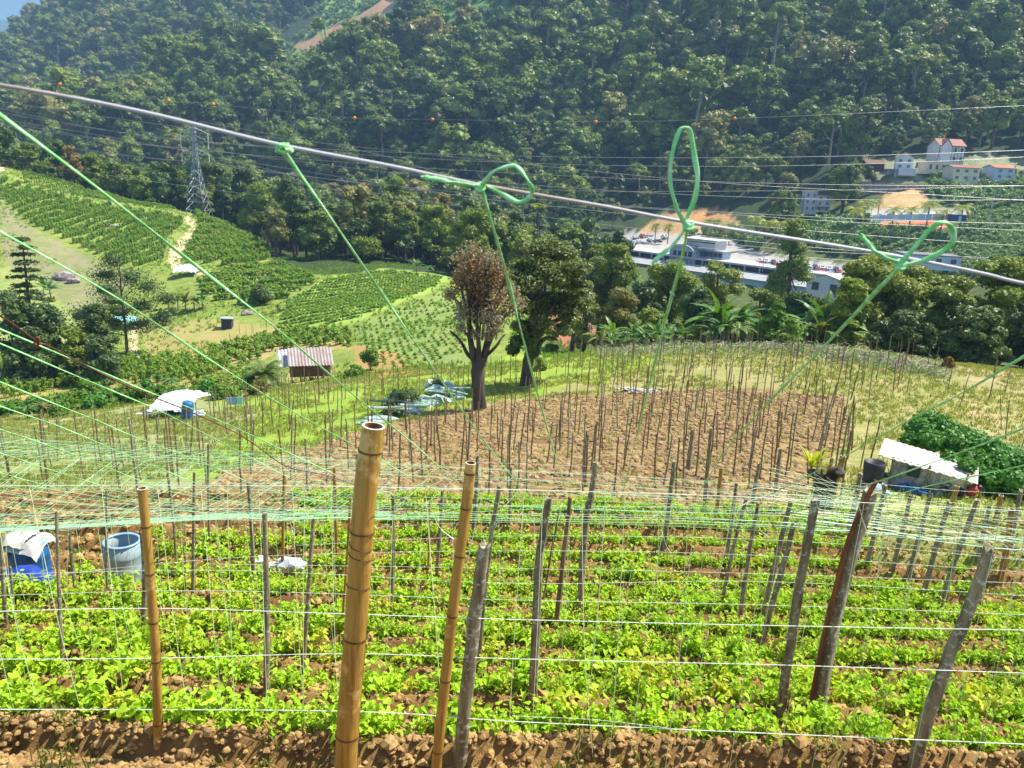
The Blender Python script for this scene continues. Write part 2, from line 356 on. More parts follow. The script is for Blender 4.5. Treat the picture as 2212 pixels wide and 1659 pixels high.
M['redtile'] = mat('red_tiles', (.48, .13, .06), (.36, .10, .05), .8, .7)
M['cyantile'] = mat('pale_clay_tiles', (.62, .42, .30), (.50, .34, .26), .8, .7)
M['darkwood'] = mat('dark_timber', (.05, .04, .035), None, 1, .8)
M['glass'] = mat('window_glass', (.03, .045, .06), (.05, .07, .09), 1, .15, spec=.6)
M['dark_opening'] = mat('shadowed_interior', (.05, .055, .07), None, 1, .8)  # near-black colour stands in for the shade of an interior
M['bluecon'] = mat('blue_container', (.05, .08, .20), None, 1, .5)
M['carred'] = mat('red_car_paint', (.5, .03, .02), None, 1, .3, spec=.6)
M['carwhite'] = mat('white_car_paint', (.75, .76, .78), None, 1, .3, spec=.6)
M['carblue'] = mat('pale_blue_car_paint', (.30, .42, .56), None, 1, .3, spec=.6)
M['cardark'] = mat('dark_car_paint', (.06, .065, .075), None, 1, .3, spec=.6)
M['tyre'] = mat('tyre_rubber', (.02, .02, .02), None, 1, .8)
M['rock'] = mat('boulder_stone', (.34, .30, .27), (.16, .13, .12), .9, .9, bmp=.6, bd=.2)
M['clod'] = mat('soil_clods', (.42, .27, .10), (.26, .15, .055), 6, .95, obj=False, bmp=.3)
M['brownclod'] = mat('ploughed_clods', (.20, .12, .055), (.33, .23, .10), 2, .95, obj=False)
M['sacks'] = mat('green_white_sheeting', (.50, .62, .52), (.14, .24, .18), 1.4, .5, .42, .58)
M['drystem'] = mat('dry_stems', (.46, .40, .30), (.30, .24, .17), 2, .9)
M['redcloth'] = mat('red_cloth', (.42, .06, .05), None, 3, .8)
M['pinkcloth'] = mat('pink_cloth', (.6, .3, .36), None, 3, .8)
# ------------------------------------------------------------------ ground sheet
tpx, tpy = proj(XX, YY, ZG)
cA = np.zeros(XX.shape + (3,)); cB = np.zeros_like(cA)
cA[:] = (.05, .075, .025); cB[:] = (.035, .05, .02)
jx = fbm(XX * .05, YY * .05, 3, 40) * 40; jy = fbm(XX * .05, YY * .05, 3, 50) * 16
jn = np.clip(YY / 60, .15, 1); jx = jx + fbm(XX * .45, YY * .45, 4, 61) * 90 * (YY < 76); jy = jy + fbm(XX * .45, YY * .45, 4, 71) * 40 * (YY < 76)
qx, qy = tpx + jx * jn, tpy + jy * jn
ZONES = {
 'floor_left': [(-400,300),(700,330),(700,960),(-400,960)],
}
def zone(poly, y0, y1, A, B, exact=False, zmin=-999):
    m = inpoly(tpx if exact else qx, tpy if exact else qy, poly) & (YY >= y0) & (YY < y1) & (ZG > zmin)
    cA[m] = A; cB[m] = B
GREEN = ((.25, .29, .06), (.15, .21, .04)); YELL = ((.37, .31, .13), (.24, .26, .07)); BROWN = ((.20, .12, .055), (.34, .25, .10))
TAN = ((.36, .22, .08), (.24, .135, .048))
BIG = [(-3000,-3000),(6000,-3000),(6000,6000),(-3000,6000)]
zone(BIG, 68, 262, *GREEN)
zone([(560,300),(3000,300),(3000,1100),(1000,1100),(1150,690),(1000,640),(960,603),(830,586),(700,600),(590,590)], 175, 400, (.05,.075,.025), (.035,.05,.02))
zone([(1180,0),(4000,0),(4000,1200),(1180,1200)], 78, 400, (.10,.13,.035), (.06,.08,.025))
zone(BIG, 19, 76, *YELL)
zone(BIG, 0, 19, *TAN)
zone([(-3000,1700),(-3000,900),(0,915),(450,860),(560,880),(640,960),(350,1090),(0,1110)], 19, 72, (.36,.33,.16), (.20,.27,.06))
zone([(450,870),(1000,800),(1200,800),(1180,850),(900,900),(620,985),(300,1100),(560,900)], 24, 72, (.20,.33,.03), (.30,.36,.06))
zone([(1180,740),(1500,735),(1400,800),(1150,850),(1020,860),(1020,800)], 24, 90, (.22,.33,.04), (.32,.36,.07))
zone([(300,1100),(560,1000),(640,975),(900,905),(1180,862),(1400,838),(1650,842),(1815,862),(1840,940),(1760,1000),(1740,1060),(1680,1100),(1100,1110),(300,1130)], 18.5, 72, *BROWN)
zone([(1880,1060),(2300,1060),(2300,1250),(1880,1230)], 14, 40, (.30,.35,.06), (.40,.37,.14))
zone([(2030,775),(2300,790),(2300,900),(2100,830)], 30, 76, (.40,.33,.15), (.28,.24,.10))
zone([(2080,870),(2400,880),(2400,1060),(2160,1000),(2080,930)], 24, 60, (.42,.30,.16), (.34,.34,.12))
# fields of the valley side
zone([(0,425),(60,485),(200,558),(300,595),(250,640),(170,690),(110,665),(80,600),(0,570)], 100, 262, (.28,.24,.13), (.18,.22,.065))
zone([(-60,570),(80,600),(170,690),(230,660),(200,760),(-60,760)], 100, 262, (.33,.33,.12), (.22,.30,.06))
zone([(590,715),(620,650),(700,603),(830,578),(965,595),(958,620),(860,655),(760,695),(660,708)], 90, 230, (.22,.36,.05), (.30,.38,.08))
zone([(760,705),(960,628),(1010,650),(1060,780),(900,805),(820,790),(770,745)], 70, 230, (.24,.28,.09), (.17,.25,.05))
zone([(765,745),(860,765),(905,800),(900,812),(800,812),(770,790)], 66, 130, (.42,.21,.09), (.30,.27,.07))
zone([(0,770),(200,785),(410,772),(600,722),(760,712),(765,760),(690,755),(600,765),(520,805),(420,835),(200,835),(0,875)], 66, 150, (.44,.28,.13), (.26,.29,.06))
zone([(300,700),(470,690),(560,700),(640,700),(600,722),(420,768),(310,775)], 90, 200, (.36,.28,.11), (.27,.28,.07))
zone([(450,850),(450,820),(700,790),(760,820),(720,842)], 66, 110, (.38,.27,.13), (.28,.30,.07))
zone([(1180,640),(1260,650),(1290,720),(1230,760),(1190,720)], 76, 200, (.34,.14,.09), (.26,.10,.06))
# path
for pl in ([(395,462),(420,475),(424,500),(410,520),(394,545),(388,575),(375,580),(362,560),(368,540),(392,515),(408,498),(405,480)],
           [(-60,350),(0,345),(20,352),(14,366),(0,375),(-60,380)], [(430,583),(560,592),(600,600),(560,606),(430,592)],
           [(280,705),(300,705),(300,775),(285,775)]):
    zone(pl, 100, 275, (.55,.45,.26), (.46,.37,.20), True)
# far side
zone([(700,0),(860,-30),(880,30),(800,95),(720,130),(640,115),(560,130),(640,90),(700,50)], 560, 1300, (.20,.31,.06), (.13,.22,.045))
zone([(640,95),(690,75),(720,55),(775,35),(830,-5),(850,-5),(850,20),(790,45),(740,70),(705,88),(690,108),(645,112)], 600, 1300, (.42,.25,.14), (.32,.20,.10), True)
zone([(560,150),(640,115),(700,120),(760,160),(700,200),(600,190)], 500, 1300, (.11,.19,.045), (.08,.14,.03))
zone([(900,-40),(1110,-40),(1100,30),(960,50),(880,70)], 560, 1300, (.15,.25,.06), (.10,.19,.05))
zone([(1360,-40),(1560,-40),(1520,15),(1440,30),(1380,28)], 560, 1300, (.20,.30,.06), (.15,.25,.05))
zone([(1290,560),(1330,505),(1470,500),(1560,515),(1700,560),(1860,575),(1880,640),(1700,640)], 272, 440, (.42,.39,.34), (.34,.31,.27), False, -33)
zone([(1370,500),(1440,455),(1560,450),(1600,480),(1580,505),(1470,508)], 380, 520, (.40,.30,.14), (.34,.18,.08))
zone([(1480,452),(1560,448),(1590,470),(1520,478),(1470,474)], 380, 520, (.50,.16,.05), (.52,.34,.14))
zone([(1840,340),(2250,330),(2250,380),(1880,400)], 380, 480, (.30,.28,.20), (.16,.20,.07))
zone([(1885,400),(2010,405),(1990,440),(1900,430)], 330, 480, (.16,.10,.07), (.12,.08,.055))
zone([(1900,425),(1980,410),(2000,430),(2000,462),(1890,462)], 300, 480, (.48,.33,.15), (.40,.24,.10))
zone([(1880,452),(2080,452),(2080,478),(1880,480)], 280, 480, (.46,.44,.38), (.36,.34,.29))
zone([(1897,479),(2045,474),(2050,488),(1990,510),(1915,515)], 260, 480, (.52,.17,.06), (.42,.13,.05), True)
me = bpy.data.meshes.new('ground')
H, W = XX.shape
ii = (np.arange(H - 1)[:, None] * W + np.arange(W - 1)[None]).reshape(-1)
g = MB(); g.add(np.stack([XX, YY, ZG], -1).reshape(-1, 3), np.stack([ii, ii + 1, ii + W + 1, ii + W], -1))
m, n, l, b = _mat('ground_soil_and_grass')
b.inputs['Roughness'].default_value = .95; b.inputs['Specular IOR Level'].default_value = .1
at = n.new('ShaderNodeAttribute'); at.attribute_name = 'colA'; bt = n.new('ShaderNodeAttribute'); bt.attribute_name = 'colB'
n1 = noise(n, l, .35, 8, .62); n2 = noise(n, l, 2.3, 8, .65)
ad = n.new('ShaderNodeMath'); ad.operation = 'ADD'; l.new(n1, ad.inputs[0]); l.new(n2, ad.inputs[1])
c = mixrgb(n, l, at.outputs[0], bt.outputs[0], ramp(n, l, ad.outputs[0], .88, 1.12))
c = mixrgb(n, l, c, mixrgb(n, l, c, (.45, .42, .40), 1.0, 'MULTIPLY'), ramp(n, l, noise(n, l, 9, 5, .7), .56, .70))
l.new(c, b.inputs['Base Color']); bump(n, l, b, noise(n, l, 5, 9, .72), .9, .12)
gm = g.mesh('ground', m, True)
for nm, c in (('colA', cA), ('colB', cB)):
    at_ = gm.attributes.new(nm, 'FLOAT_COLOR', 'POINT')
    at_.data.foreach_set('color', np.concatenate([c.reshape(-1, 3), np.ones((H * W, 1))], 1).astype(np.float32).reshape(-1))
tag(put('ground', gm), kind='structure')
# ------------------------------------------------------------------ plant builders
def unit(v): return v / (np.linalg.norm(v, axis=-1, keepdims=True) + 1e-12)
def leaves(mb, pos, nrm, size, rg, m=0, asp=.55, fold=.0):
    """diamond leaf cards at pos facing nrm"""
    k = len(pos); r = unit(rg.normal(size=(k, 3))); t = unit(np.cross(nrm, r)); b = np.cross(nrm, t)
    s = (size * rg.uniform(.65, 1.35, k))[:, None]
    v = np.stack([pos - t * s, pos + b * s * asp - nrm * s * fold, pos + t * s, pos - b * s * asp - nrm * s * fold], 1)
    mb.add(v.reshape(-1, 3), np.arange(k * 4).reshape(k, 4), m)
_ico = None
def ico():
    global _ico
    if _ico is None:
        import bmesh
        bm = bmesh.new(); bmesh.ops.create_icosphere(bm, subdivisions=2, radius=1)
        _ico = (np.array([v.co[:] for v in bm.verts]), np.array([[v.index for v in f.verts] for f in bm.faces])); bm.free()
    return _ico
def blob(mb, c, r, rg, m=0, j=.18, sq=(1, 1, 1)):
    v, f = ico(); u = v * (1 + rg.normal(0, j, (len(v), 1))); mb.add(u * r * np.array(sq) + np.array(c), f, m)
def clumps(rg, n, Rr, z0, z1, shape):
    out = []
    while len(out) < n:
        u = rg.uniform(0, 1)
        th = rg.uniform(0, 2 * math.pi)
        if shape == 'dome': rr = math.sqrt(max(0, 1 - (u * 1.25 - .35) ** 2)) * rg.uniform(.35, 1)
        elif shape == 'cone': rr = (1 - u) ** .8 * rg.uniform(.5, 1)
        elif shape == 'umbrella': u = .55 + .45 * u; rr = math.sqrt(max(0, 1 - ((u - .55) / .5) ** 2)) * rg.uniform(.2, 1)
        elif shape == 'tall': rr = (math.sin(math.pi * min(1, u * .9 + .12)) ** .6) * rg.uniform(.3, 1)
        elif shape == 'mass': rr = math.sqrt(1 - u * u * .9) * rg.uniform(.2, 1)
        out.append((math.cos(th) * rr * Rr, math.sin(th) * rr * Rr, z0 + (z1 - z0) * u))
    return np.array(out)
def crown(mb, rg, Rr, z0, z1, ncl, nl, ls, shape='dome', cr_=.34, core=.72, m=0, flat=.75, droop=0, asp=.55):
    cs = clumps(rg, ncl, Rr * (1 - cr_ * .55), z0 + cr_ * Rr * .4, z1 - cr_ * Rr * flat * .8, shape)
    for c in cs:
        rc = Rr * cr_ * rg.uniform(.7, 1.25)
        if core: blob(mb, c, rc * core, rg, m, .2, (1, 1, flat))
        d = unit(rg.normal(size=(nl, 3)) + np.array([0, 0, .35])); rad = rc * rg.uniform(.62, 1.08, (nl, 1))
        p = c + d * rad * np.array([1, 1, flat]); nn = unit(d * .7 + rg.normal(size=(nl, 3)) * .55 + np.array([0, 0, .45 - droop]))
        leaves(mb, p, nn, ls, rg, m, asp)
    return cs
def trunk(mb, rg, H, r, cs=None, nb=5, m=0, lean=(0, 0)):
    pts = [(lean[0] * u * H + .03 * H * math.sin(u * 4 + r), lean[1] * u * H, u * H) for u in np.linspace(0, 1, 7)]; pts[0] = (pts[0][0], pts[0][1], -.05 * H)
    mb.tube(pts, np.linspace(r * 1.25, r * .35, 7), 7, m)
    if cs is not None:
        for i in rg.choice(len(cs), min(nb, len(cs)), replace=False):
            c = cs[i]; s = np.array(pts[3]) + (np.array(pts[5]) - np.array(pts[3])) * rg.uniform(0, 1)
            mid = (s + c) / 2 + rg.normal(0, .03 * H, 3) - np.array([0, 0, .02 * H]); mb.tube([s, mid, c], [r * .42, r * .3, r * .1], 5, m)
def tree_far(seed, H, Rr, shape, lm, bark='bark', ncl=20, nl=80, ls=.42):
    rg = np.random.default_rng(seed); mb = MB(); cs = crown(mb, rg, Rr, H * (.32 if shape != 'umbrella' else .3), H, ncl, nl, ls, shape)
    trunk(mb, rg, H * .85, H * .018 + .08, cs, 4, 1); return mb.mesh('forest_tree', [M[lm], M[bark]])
def tree_parts(seed, H, Rr, shape, ncl, nl, ls, cr_=.33, base=.28, bark_r=None, nb=6, core=.7, flat=.75, lean=(0, 0)):
    rg = np.random.default_rng(seed); a = MB(); b = MB()
    cs = crown(a, rg, Rr, H * base, H, ncl, nl, ls, shape, cr_, core, 0, flat); trunk(b, rg, H * .86, bark_r or H * .02 + .06, cs, nb, 0, lean)
    return a, b
def banana_mb(seed, H=4., nlv=9, wid=.26, L=2.3, up=.9):
    rg = np.random.default_rng(seed); a = MB(); b = MB(); hs = H * .42
    b.tube([(0, 0, -.2), (.03, 0, hs * .5), (0, .03, hs)], [.13, .11, .07], 8)
    for k in range(nlv):
        th = k * 2.4 + rg.uniform(-.3, .3); el = up * rg.uniform(.75, 1.25) * (1.25 - .07 * k); LL = L * rg.uniform(.8, 1.15); n = 9; p = []
        pos = np.array([0, 0, hs * rg.uniform(.85, 1.0)]); e = el
        for i in range(n):
            p.append(pos.copy()); pos = pos + np.array([math.cos(th) * math.cos(e), math.sin(th) * math.cos(e), math.sin(e)]) * LL / (n - 1); e -= rg.uniform(.12, .26)
        p = np.array(p); sd = np.array([-math.sin(th), math.cos(th), 0])
        for i in range(1, n - 1):
            s0 = i / (n - 1); s1 = (i + 1) / (n - 1); w0 = wid * math.sin(math.pi * min(1, s0 * 1.02)) ** .6; w1 = wid * math.sin(math.pi * min(1, s1)) ** .6 if i < n - 2 else .02
            for sg in (-1, 1):
                dz = -.22 * rg.uniform(.4, 1.8); e0 = p[i] + sd * sg * w0 + np.array([0, 0, dz * w0]); e1 = p[i+1] + sd * sg * w1 * .97 + np.array([0, 0, dz * w1])
                a.add([p[i], p[i+1], e1, e0], np.array([(0, 1, 2, 3)]))
        a.tube(p, np.linspace(.035, .008, n), 4)
    return a, b
def palm_mb(seed, H=5., nf=16, L=2.6, r=.14, drop=.9, nlf=16, lw=.05, ll=.5):
    rg = np.random.default_rng(seed); a = MB(); b = MB()
    b.tube([(0, 0, -.2), (.05, 0, H * .5), (0, 0, H)], [r * 1.3, r, r * .8], 8)
    for k in range(nf):
        th = k * 2.4; e = 1.35 - 1.5 * (k / nf) + rg.uniform(-.1, .1); pos = np.array([0, 0, H]); p = []
        n = nlf
        for i in range(n):
            p.append(pos.copy()); pos = pos + np.array([math.cos(th) * math.cos(e), math.sin(th) * math.cos(e), math.sin(e)]) * L / (n - 1); e -= drop / n * (1 + i / n)
        p = np.array(p); a.tube(p, np.linspace(.03, .008, n), 4); sd = np.array([-math.sin(th), math.cos(th), 0])
        for i in range(2, n):
            s = i / n; l_ = ll * math.sin(math.pi * (s * .85 + .12)) ** .7; fw = unit((p[i] - p[i-1])[None])[0]
            for sg in (-1, 1):
                tip = p[i] + sd * sg * l_ * .85 + fw * l_ * .45 + np.array([0, 0, -.28 * l_ * rg.uniform(.5, 1.6)])
                a.add([p[i] - fw * lw, p[i] + fw * lw, tip + fw * lw * .4, tip - fw * lw * .4], np.array([(0, 1, 2, 3)]))
    return a, b
def stuff_instances(name, protos, pts, rot, scl, idx, label, cat=None):
    c = bpy.data.collections.new(name + '_kinds')
    for p in protos: c.objects.link(p)
    order = sorted(range(len(protos)), key=lambda i: protos[i].name); rank = {o: r for r, o in enumerate(order)}
    me_ = bpy.data.meshes.new(name); me_.vertices.add(len(pts)); me_.vertices.foreach_set('co', np.asarray(pts, np.float32).reshape(-1))
    a = me_.attributes.new('rot', 'FLOAT_VECTOR', 'POINT'); a.data.foreach_set('vector', np.asarray(rot, np.float32).reshape(-1))
    a = me_.attributes.new('scl', 'FLOAT_VECTOR', 'POINT'); a.data.foreach_set('vector', np.asarray(scl, np.float32).reshape(-1))
    a = me_.attributes.new('idx', 'INT', 'POINT'); a.data.foreach_set('value', np.array([rank[i] for i in idx], np.int32))
    o = put(name, me_); tag(o, label, cat, None, 'stuff')
    ng = bpy.data.node_groups.new(name, 'GeometryNodeTree'); ng.interface.new_socket('Geometry', in_out='INPUT', socket_type='NodeSocketGeometry'); ng.interface.new_socket('Geometry', in_out='OUTPUT', socket_type='NodeSocketGeometry')
    N = ng.nodes; L = ng.links; gi = N.new('NodeGroupInput'); go = N.new('NodeGroupOutput'); ip = N.new('GeometryNodeInstanceOnPoints')
    ci = N.new('GeometryNodeCollectionInfo'); ci.inputs[0].default_value = c; ci.inputs[1].default_value = True; ci.inputs[2].default_value = True
    def na(nm, ty): q = N.new('GeometryNodeInputNamedAttribute'); q.data_type = ty; q.inputs[0].default_value = nm; return q.outputs[0]
    L.new(gi.outputs[0], ip.inputs['Points']); L.new(ci.outputs[0], ip.inputs['Instance']); ip.inputs['Pick Instance'].default_value = True
    L.new(na('idx', 'INT'), ip.inputs['Instance Index']); L.new(na('rot', 'FLOAT_VECTOR'), ip.inputs['Rotation']); L.new(na('scl', 'FLOAT_VECTOR'), ip.inputs['Scale'])
    L.new(ip.outputs[0], go.inputs[0]); md = o.modifiers.new('scatter', 'NODES'); md.node_group = ng
    return o
def populate(name, meshes, pts, scl, idx, label, cat, group, stuff_name, stuff_label, limit=300, rz=None, tilt=0, rg=np.random.default_rng(5)):
    """nearest `limit` plants as objects of their own, the others as one stuff object"""
    pts = np.asarray(pts); n = len(pts); dist = np.linalg.norm(pts, axis=1)
    q = np.array([proj(*p) for p in pts]); inf = (q[:, 0] > -10) & (q[:, 0] < 2222) & (q[:, 1] > -10) & (q[:, 1] < 1680)
    order = np.argsort(dist + np.where(inf, 0, 1e5)); rz = rg.uniform(0, 6.28, n) if rz is None else rz
    first = order[:limit]; kinds = {}
    for i in first:
        o = put(name, meshes[idx[i]], None, pts[i]); o.rotation_euler = (rg.normal(0, tilt) if tilt else 0, rg.normal(0, tilt) if tilt else 0, rz[i]); o.scale = scl[i]
        tag(o, label if isinstance(label, str) else label[idx[i]], cat, group); kinds.setdefault(idx[i], o)
    ks = sorted(kinds); back = {k: j for j, k in enumerate(ks)}
    rest = [i for i in order[limit:] if idx[i] in back]
    if rest:
        rest = np.array(rest); stuff_instances(stuff_name, [kinds[k] for k in ks], pts[rest], np.stack([np.zeros(len(rest)), np.zeros(len(rest)), rz[rest]], 1), np.asarray(scl)[rest], [back[idx[i]] for i in rest], stuff_label)
# ------------------------------------------------------------------ forest on the far hills
FM = [tree_far(1, 17, 6.2, 'dome', 'forest'), tree_far(2, 21, 5.6, 'tall', 'forest'), tree_far(3, 16, 7.0, 'dome', 'forest', ncl=24), tree_far(4, 22, 6.4, 'umbrella', 'forest', 'palebark', ncl=16),
      tree_far(5, 19, 5.2, 'tall', 'forest', ncl=16), tree_far(6, 14, 5.4, 'mass', 'forest', ncl=12), tree_far(7, 20, 6.8, 'dome', 'forest', 'palebark', ncl=20), tree_far(8, 12, 4.2, 'cone', 'forest', ncl=10)]
rg = np.random.default_rng(11)
def jitter_grid(x0, x1, y0, y1, s):
    X, Y = np.meshgrid(np.arange(x0, x1, s), np.arange(y0, y1, s)); X = X + rg.uniform(-.45, .45, X.shape) * s; Y = Y + rg.uniform(-.45, .45, Y.shape) * s
    return X.ravel(), Y.ravel()
CLEAR = [[(640,40),(700,0),(850,-60),(890,20),(800,105),(690,140),(630,125),(550,135),(600,80)], [(905,-60),(1120,-60),(1110,30),(960,52),(895,55)], [(1365,-40),(1560,-40),(1500,8),(1440,24),(1380,22)],
         [(1290,600),(1320,505),(1360,470),(1420,448),(1560,446),(1600,470),(1640,505),(1700,540),(1880,560),(1900,660),(1290,660)],
         [(1725,400),(1795,400),(1800,470),(1725,470)], [(1870,360),(1910,340),(2212,325),(2300,350),(2300,396),(2160,396),(1990,402),(1890,400)], [(1850,440),(1990,405),(2100,440),(2100,480),(2060,520),(1890,520),(1830,475)], [(1880,400),(2000,400),(1990,460),(1880,460)],
         [(570,160),(640,128),(690,140),(730,165),(690,190),(610,185)], [(2000,430),(2300,400),(2300,600),(1960,600)]]
X, Y = jitter_grid(-1300, 1300, 372, 1350, 10.8)
X2, Y2 = jitter_grid(-1700, 700, 1350, 4200, 40); X = np.append(X, X2); Y = np.append(Y, Y2)
k = abs(X) < Y * 1.05 + 20; X = X[k]; Y = Y[k]; Z = zat(X, Y)
u, v = proj(X, Y, Z); ok = np.ones(len(X), bool)
for c in CLEAR: ok &= ~inpoly(u, v, c)
u2, v2 = proj(X, Y, Z + 20)
for c in CLEAR[:2] + CLEAR[8:9]: ok &= ~inpoly(u2, v2, c)
ok &= ~((Y < 412) & inpoly(u2, v2, [(1860,340),(1900,318),(2200,290),(2300,320),(2300,400),(1860,400)]))
ok &= ~((Y < 392) & inpoly(u2, v2, [(1715,395),(1810,400),(1810,470),(1715,470)])) & ~((Y < 392) & inpoly(u, v, [(1715,395),(1810,400),(1810,500),(1715,500)]))
ok &= seen(X, Y, Z + 26) & ~((u > 1240) & (Y < 432) & (u < 1680)) & ~((Y < 385) & (u < 1240)) & ~((u < 1240) & (Y < 430) & (u > 0) & False)
ok &= (v > -420) & (u > -500) & (u < 2700)
dens = fbm(X * .012, Y * .012, 3, 77)
ok &= rg.uniform(0, 1, len(X)) < np.clip(1.0 + dens, .7, 1)
X, Y, Z = X[ok], Y[ok], Z[ok]; n_ = len(X)
s = 1.9 * np.clip(rg.lognormal(-.08, .30, n_), .45, 1.75) * np.clip(.85 + fbm(X * .02, Y * .02, 2, 5) * .8, .6, 1.3) * np.where(Y > 1400, 1.7, 1) * np.where((Y < 500), .65, 1)
populate('forest_tree', FM, np.stack([X, Y, Z - .5], 1), np.stack([s * rg.uniform(.85, 1.15, n_), s * rg.uniform(.85, 1.15, n_), s], 1), rg.choice(8, n_, p=[.17, .14, .17, .14, .12, .12, .1, .04]),
  'dark green rainforest tree in the dense forest on the far hillside across the valley', 'tree', 'rainforest trees on the far hillside', 'far_forest', 'dense dark green rainforest covering the far hills')
print('far forest', n_)
# ------------------------------------------------------------------ trees of the valley floor (behind the fields)
X, Y = jitter_grid(-260, 330, 182, 385, 7.4); Z = zat(X, Y); u, v = proj(X, Y, Z)
ok = (u > 590) & (u < 1330) & ((Y > 205) | (u > 980)) & ((Y < 350) | (u < 1290)) | ((u > -200) & (u <= 590) & (Y > 275) & (Y < 330))
ok &= seen(X, Y, Z + 24); X, Y, Z = X[ok], Y[ok], Z[ok]; n_ = len(X); s = rg.uniform(.6, 1.1, n_)
VM = [tree_far(21, 16, 5.4, 'dome', 'olive', ncl=18, nl=120, ls=.36), tree_far(22, 19, 5.0, 'tall', 'dark', ncl=18, nl=120, ls=.36), tree_far(23, 14, 5.6, 'mass', 'dark', ncl=16, nl=120, ls=.36), tree_far(24, 18, 5.6, 'dome', 'forest', ncl=20, nl=120, ls=.36)]
populate('valley_tree', VM, np.stack([X, Y, Z - .5], 1), np.stack([s, s, s * rg.uniform(.9, 1.15, n_)], 1), rg.integers(0, 4, n_),
  'dark green tree in the belt of trees filling the valley behind the terraced fields', 'tree', 'trees filling the valley behind the fields', 'valley_wood', 'dark wood filling the valley behind the fields', 200)
print('valley', n_)
# hand placed mid-distance trees: (px, top py, Y, crown width px, shape, material, label)
mid_protos = {}
def mid_tree(px, top, Y, wpx, shape, lm, label, group=None, seed=0, base=.25, det=1.0, ls=None, base_py=None, name='broadleaf_tree', bark='bark', cr_=.33, core=.7, flat=.75, bark_r=None, zb=None):
    pt = P(px, top, Y); zg = zf(pt.x, Y) if zb is None else zb; H = pt.z - zg; Rr = wpx / F * Y / 2 * 1.04
    H = max(H, Rr * 1.1)
    key = None
    ncl = int(26 * det); ls = ls or max(.10, Y / F * 2.6)
    area = Rr * Rr * 12; nl = int(np.clip(area / (ls * ls) * 1.2 / ncl * det, 60, 900))
    a, b_ = tree_parts(seed or int(px * 7 + top), H, Rr, shape, ncl, nl, ls, cr_, base, bark_r, 6, core, flat)
    t = empty(name, (pt.x, Y, zg), label, 'tree', group); a.build('crown', M[lm], t); b_.build('trunk', M[bark], t, True)
    return t
MT = [
 (8,270,256,55,'tall','dark','dark tree at the left picture edge on top of the terraced hill'),
 (62,306,258,64,'mass','olive','olive bush-like tree right of the dark tree on the left hilltop'),
 (115,300,262,60,'mass','dark','dark bushy tree behind the top of the terraced field on the left'),
 (150,312,258,46,'tall','rusty','reddish brown dry tree on the left hilltop'),
 (196,330,262,60,'dome','olive','rounded green tree right of the reddish dry tree'),
 (246,336,268,66,'dome','forest','grey green tree above the upper edge of the left terraces'),
 (300,378,262,66,'mass','olive','olive bushes above the bare strip of the left terraces'),
 (352,347,268,80,'dome','dark','large round dark tree left of the steel pylon'),
 (452,340,286,76,'dome','forest','grey green tree standing right behind the steel pylon'),
 (392,398,276,50,'mass','dark','dark bush at the left foot of the steel pylon'),
 (512,345,292,96,'dome','forest','big pale grey green tree right of the steel pylon'),
 (556,392,262,84,'mass','olive','bright olive tree with a rounded top right of the pylon'),
 (622,402,256,88,'dome','olive','yellowish olive tree below the first twine'),
 (610,452,240,74,'dome','dark','dark tree at the right end of the upper terraces'),
 (668,438,246,84,'dome','olive','olive tree in front of the dark valley wood'),
 (706,470,238,90,'dome','dark','dark round tree between the olive trees of the valley edge'),
 (690,520,212,120,'mass','dark','very dark broad tree behind the top of the green hump field'),
 (752,470,240,70,'dome','forest','grey green tree on the valley edge'),
 (790,530,205,90,'mass','olive','lighter tree at the edge of the green hump field'),
 (856,378,262,96,'tall','forest','tall dark tree rising in the middle of the valley edge'),
 (905,420,258,70,'tall','dark','slender dark tree right of the tallest valley tree'),
 (952,416,260,72,'dome','khaki','yellowish crowned tree behind the brown leaved tree'),
 (866,470,236,84,'mass','dark','low dark tree beneath the tallest valley tree'),
 (928,490,228,86,'dome','dark','broad dark tree behind the green hump field crest'),
 (1010,474,224,110,'umbrella','olive','wide flat topped green tree behind the brown leaved tree'),
 (985,530,196,80,'dome','olive','small green tree just left of the brown leaved tree'),
 (1082,478,214,86,'dome','olive','light green tree above the brown leaved tree'),
 (1128,486,220,70,'umbrella','forest','small umbrella shaped tree above the large dark tree'),
]
for i, r_ in enumerate(MT): mid_tree(*r_, group=None, seed=300 + i)
t = mid_tree(1166, 436, 235, 40, 'umbrella', 'yellowpalm', 'thin lone tree with a flat yellow green top above the big dark tree', seed=400, base=.86, det=.3, flat=.4)
MT2 = [
 (1330,515,128,118,'dome','olive','loose crowned green tree left of the grey factory roofs',.2),
 (1300,560,135,90,'mass','dark','dark tree between the big dark tree and the factory',.2),
 (1452,560,118,132,'dome','olive','broad olive tree standing in front of the barrel roof',.15),
 (1400,600,112,90,'mass','dark','dark tree below the left factory roof',.15),
 (1560,558,124,112,'dome','bush','yellow green round tree in front of the long pale roof',.15),
 (1510,620,104,110,'mass','dark','dark tree in the middle below the factory roofs',.12),
 (1722,474,178,122,'cone','olive','pointed cone shaped tree in front of the car park',.12),
 (1650,612,100,110,'mass','forest','grey green tree below the lower factory roof',.12),
 (1735,620,96,120,'mass','dark','dark tree behind the bright green shrub',.12),
 (1790,640,90,80,'dome','olive','small olive tree right of the folded pale roof',.12),
 (1345,622,92,100,'mass','khaki','yellowish brown bushy tree behind the banana clump',.12),
 (1268,612,92,74,'mass','forest','grey green bushy tree right of the big dark tree',.12),
 (1245,560,96,70,'mass','olive','olive tree behind the right side of the big dark tree',.12),
 (1410,668,84,80,'mass','olive','green bush left of the brownish banana plants',.1),
 (1500,700,80,60,'mass','bush','yellow green bush between the banana plants',.1),
 (1560,690,82,70,'mass','olive','green bush behind the upright banana leaves',.1),
]
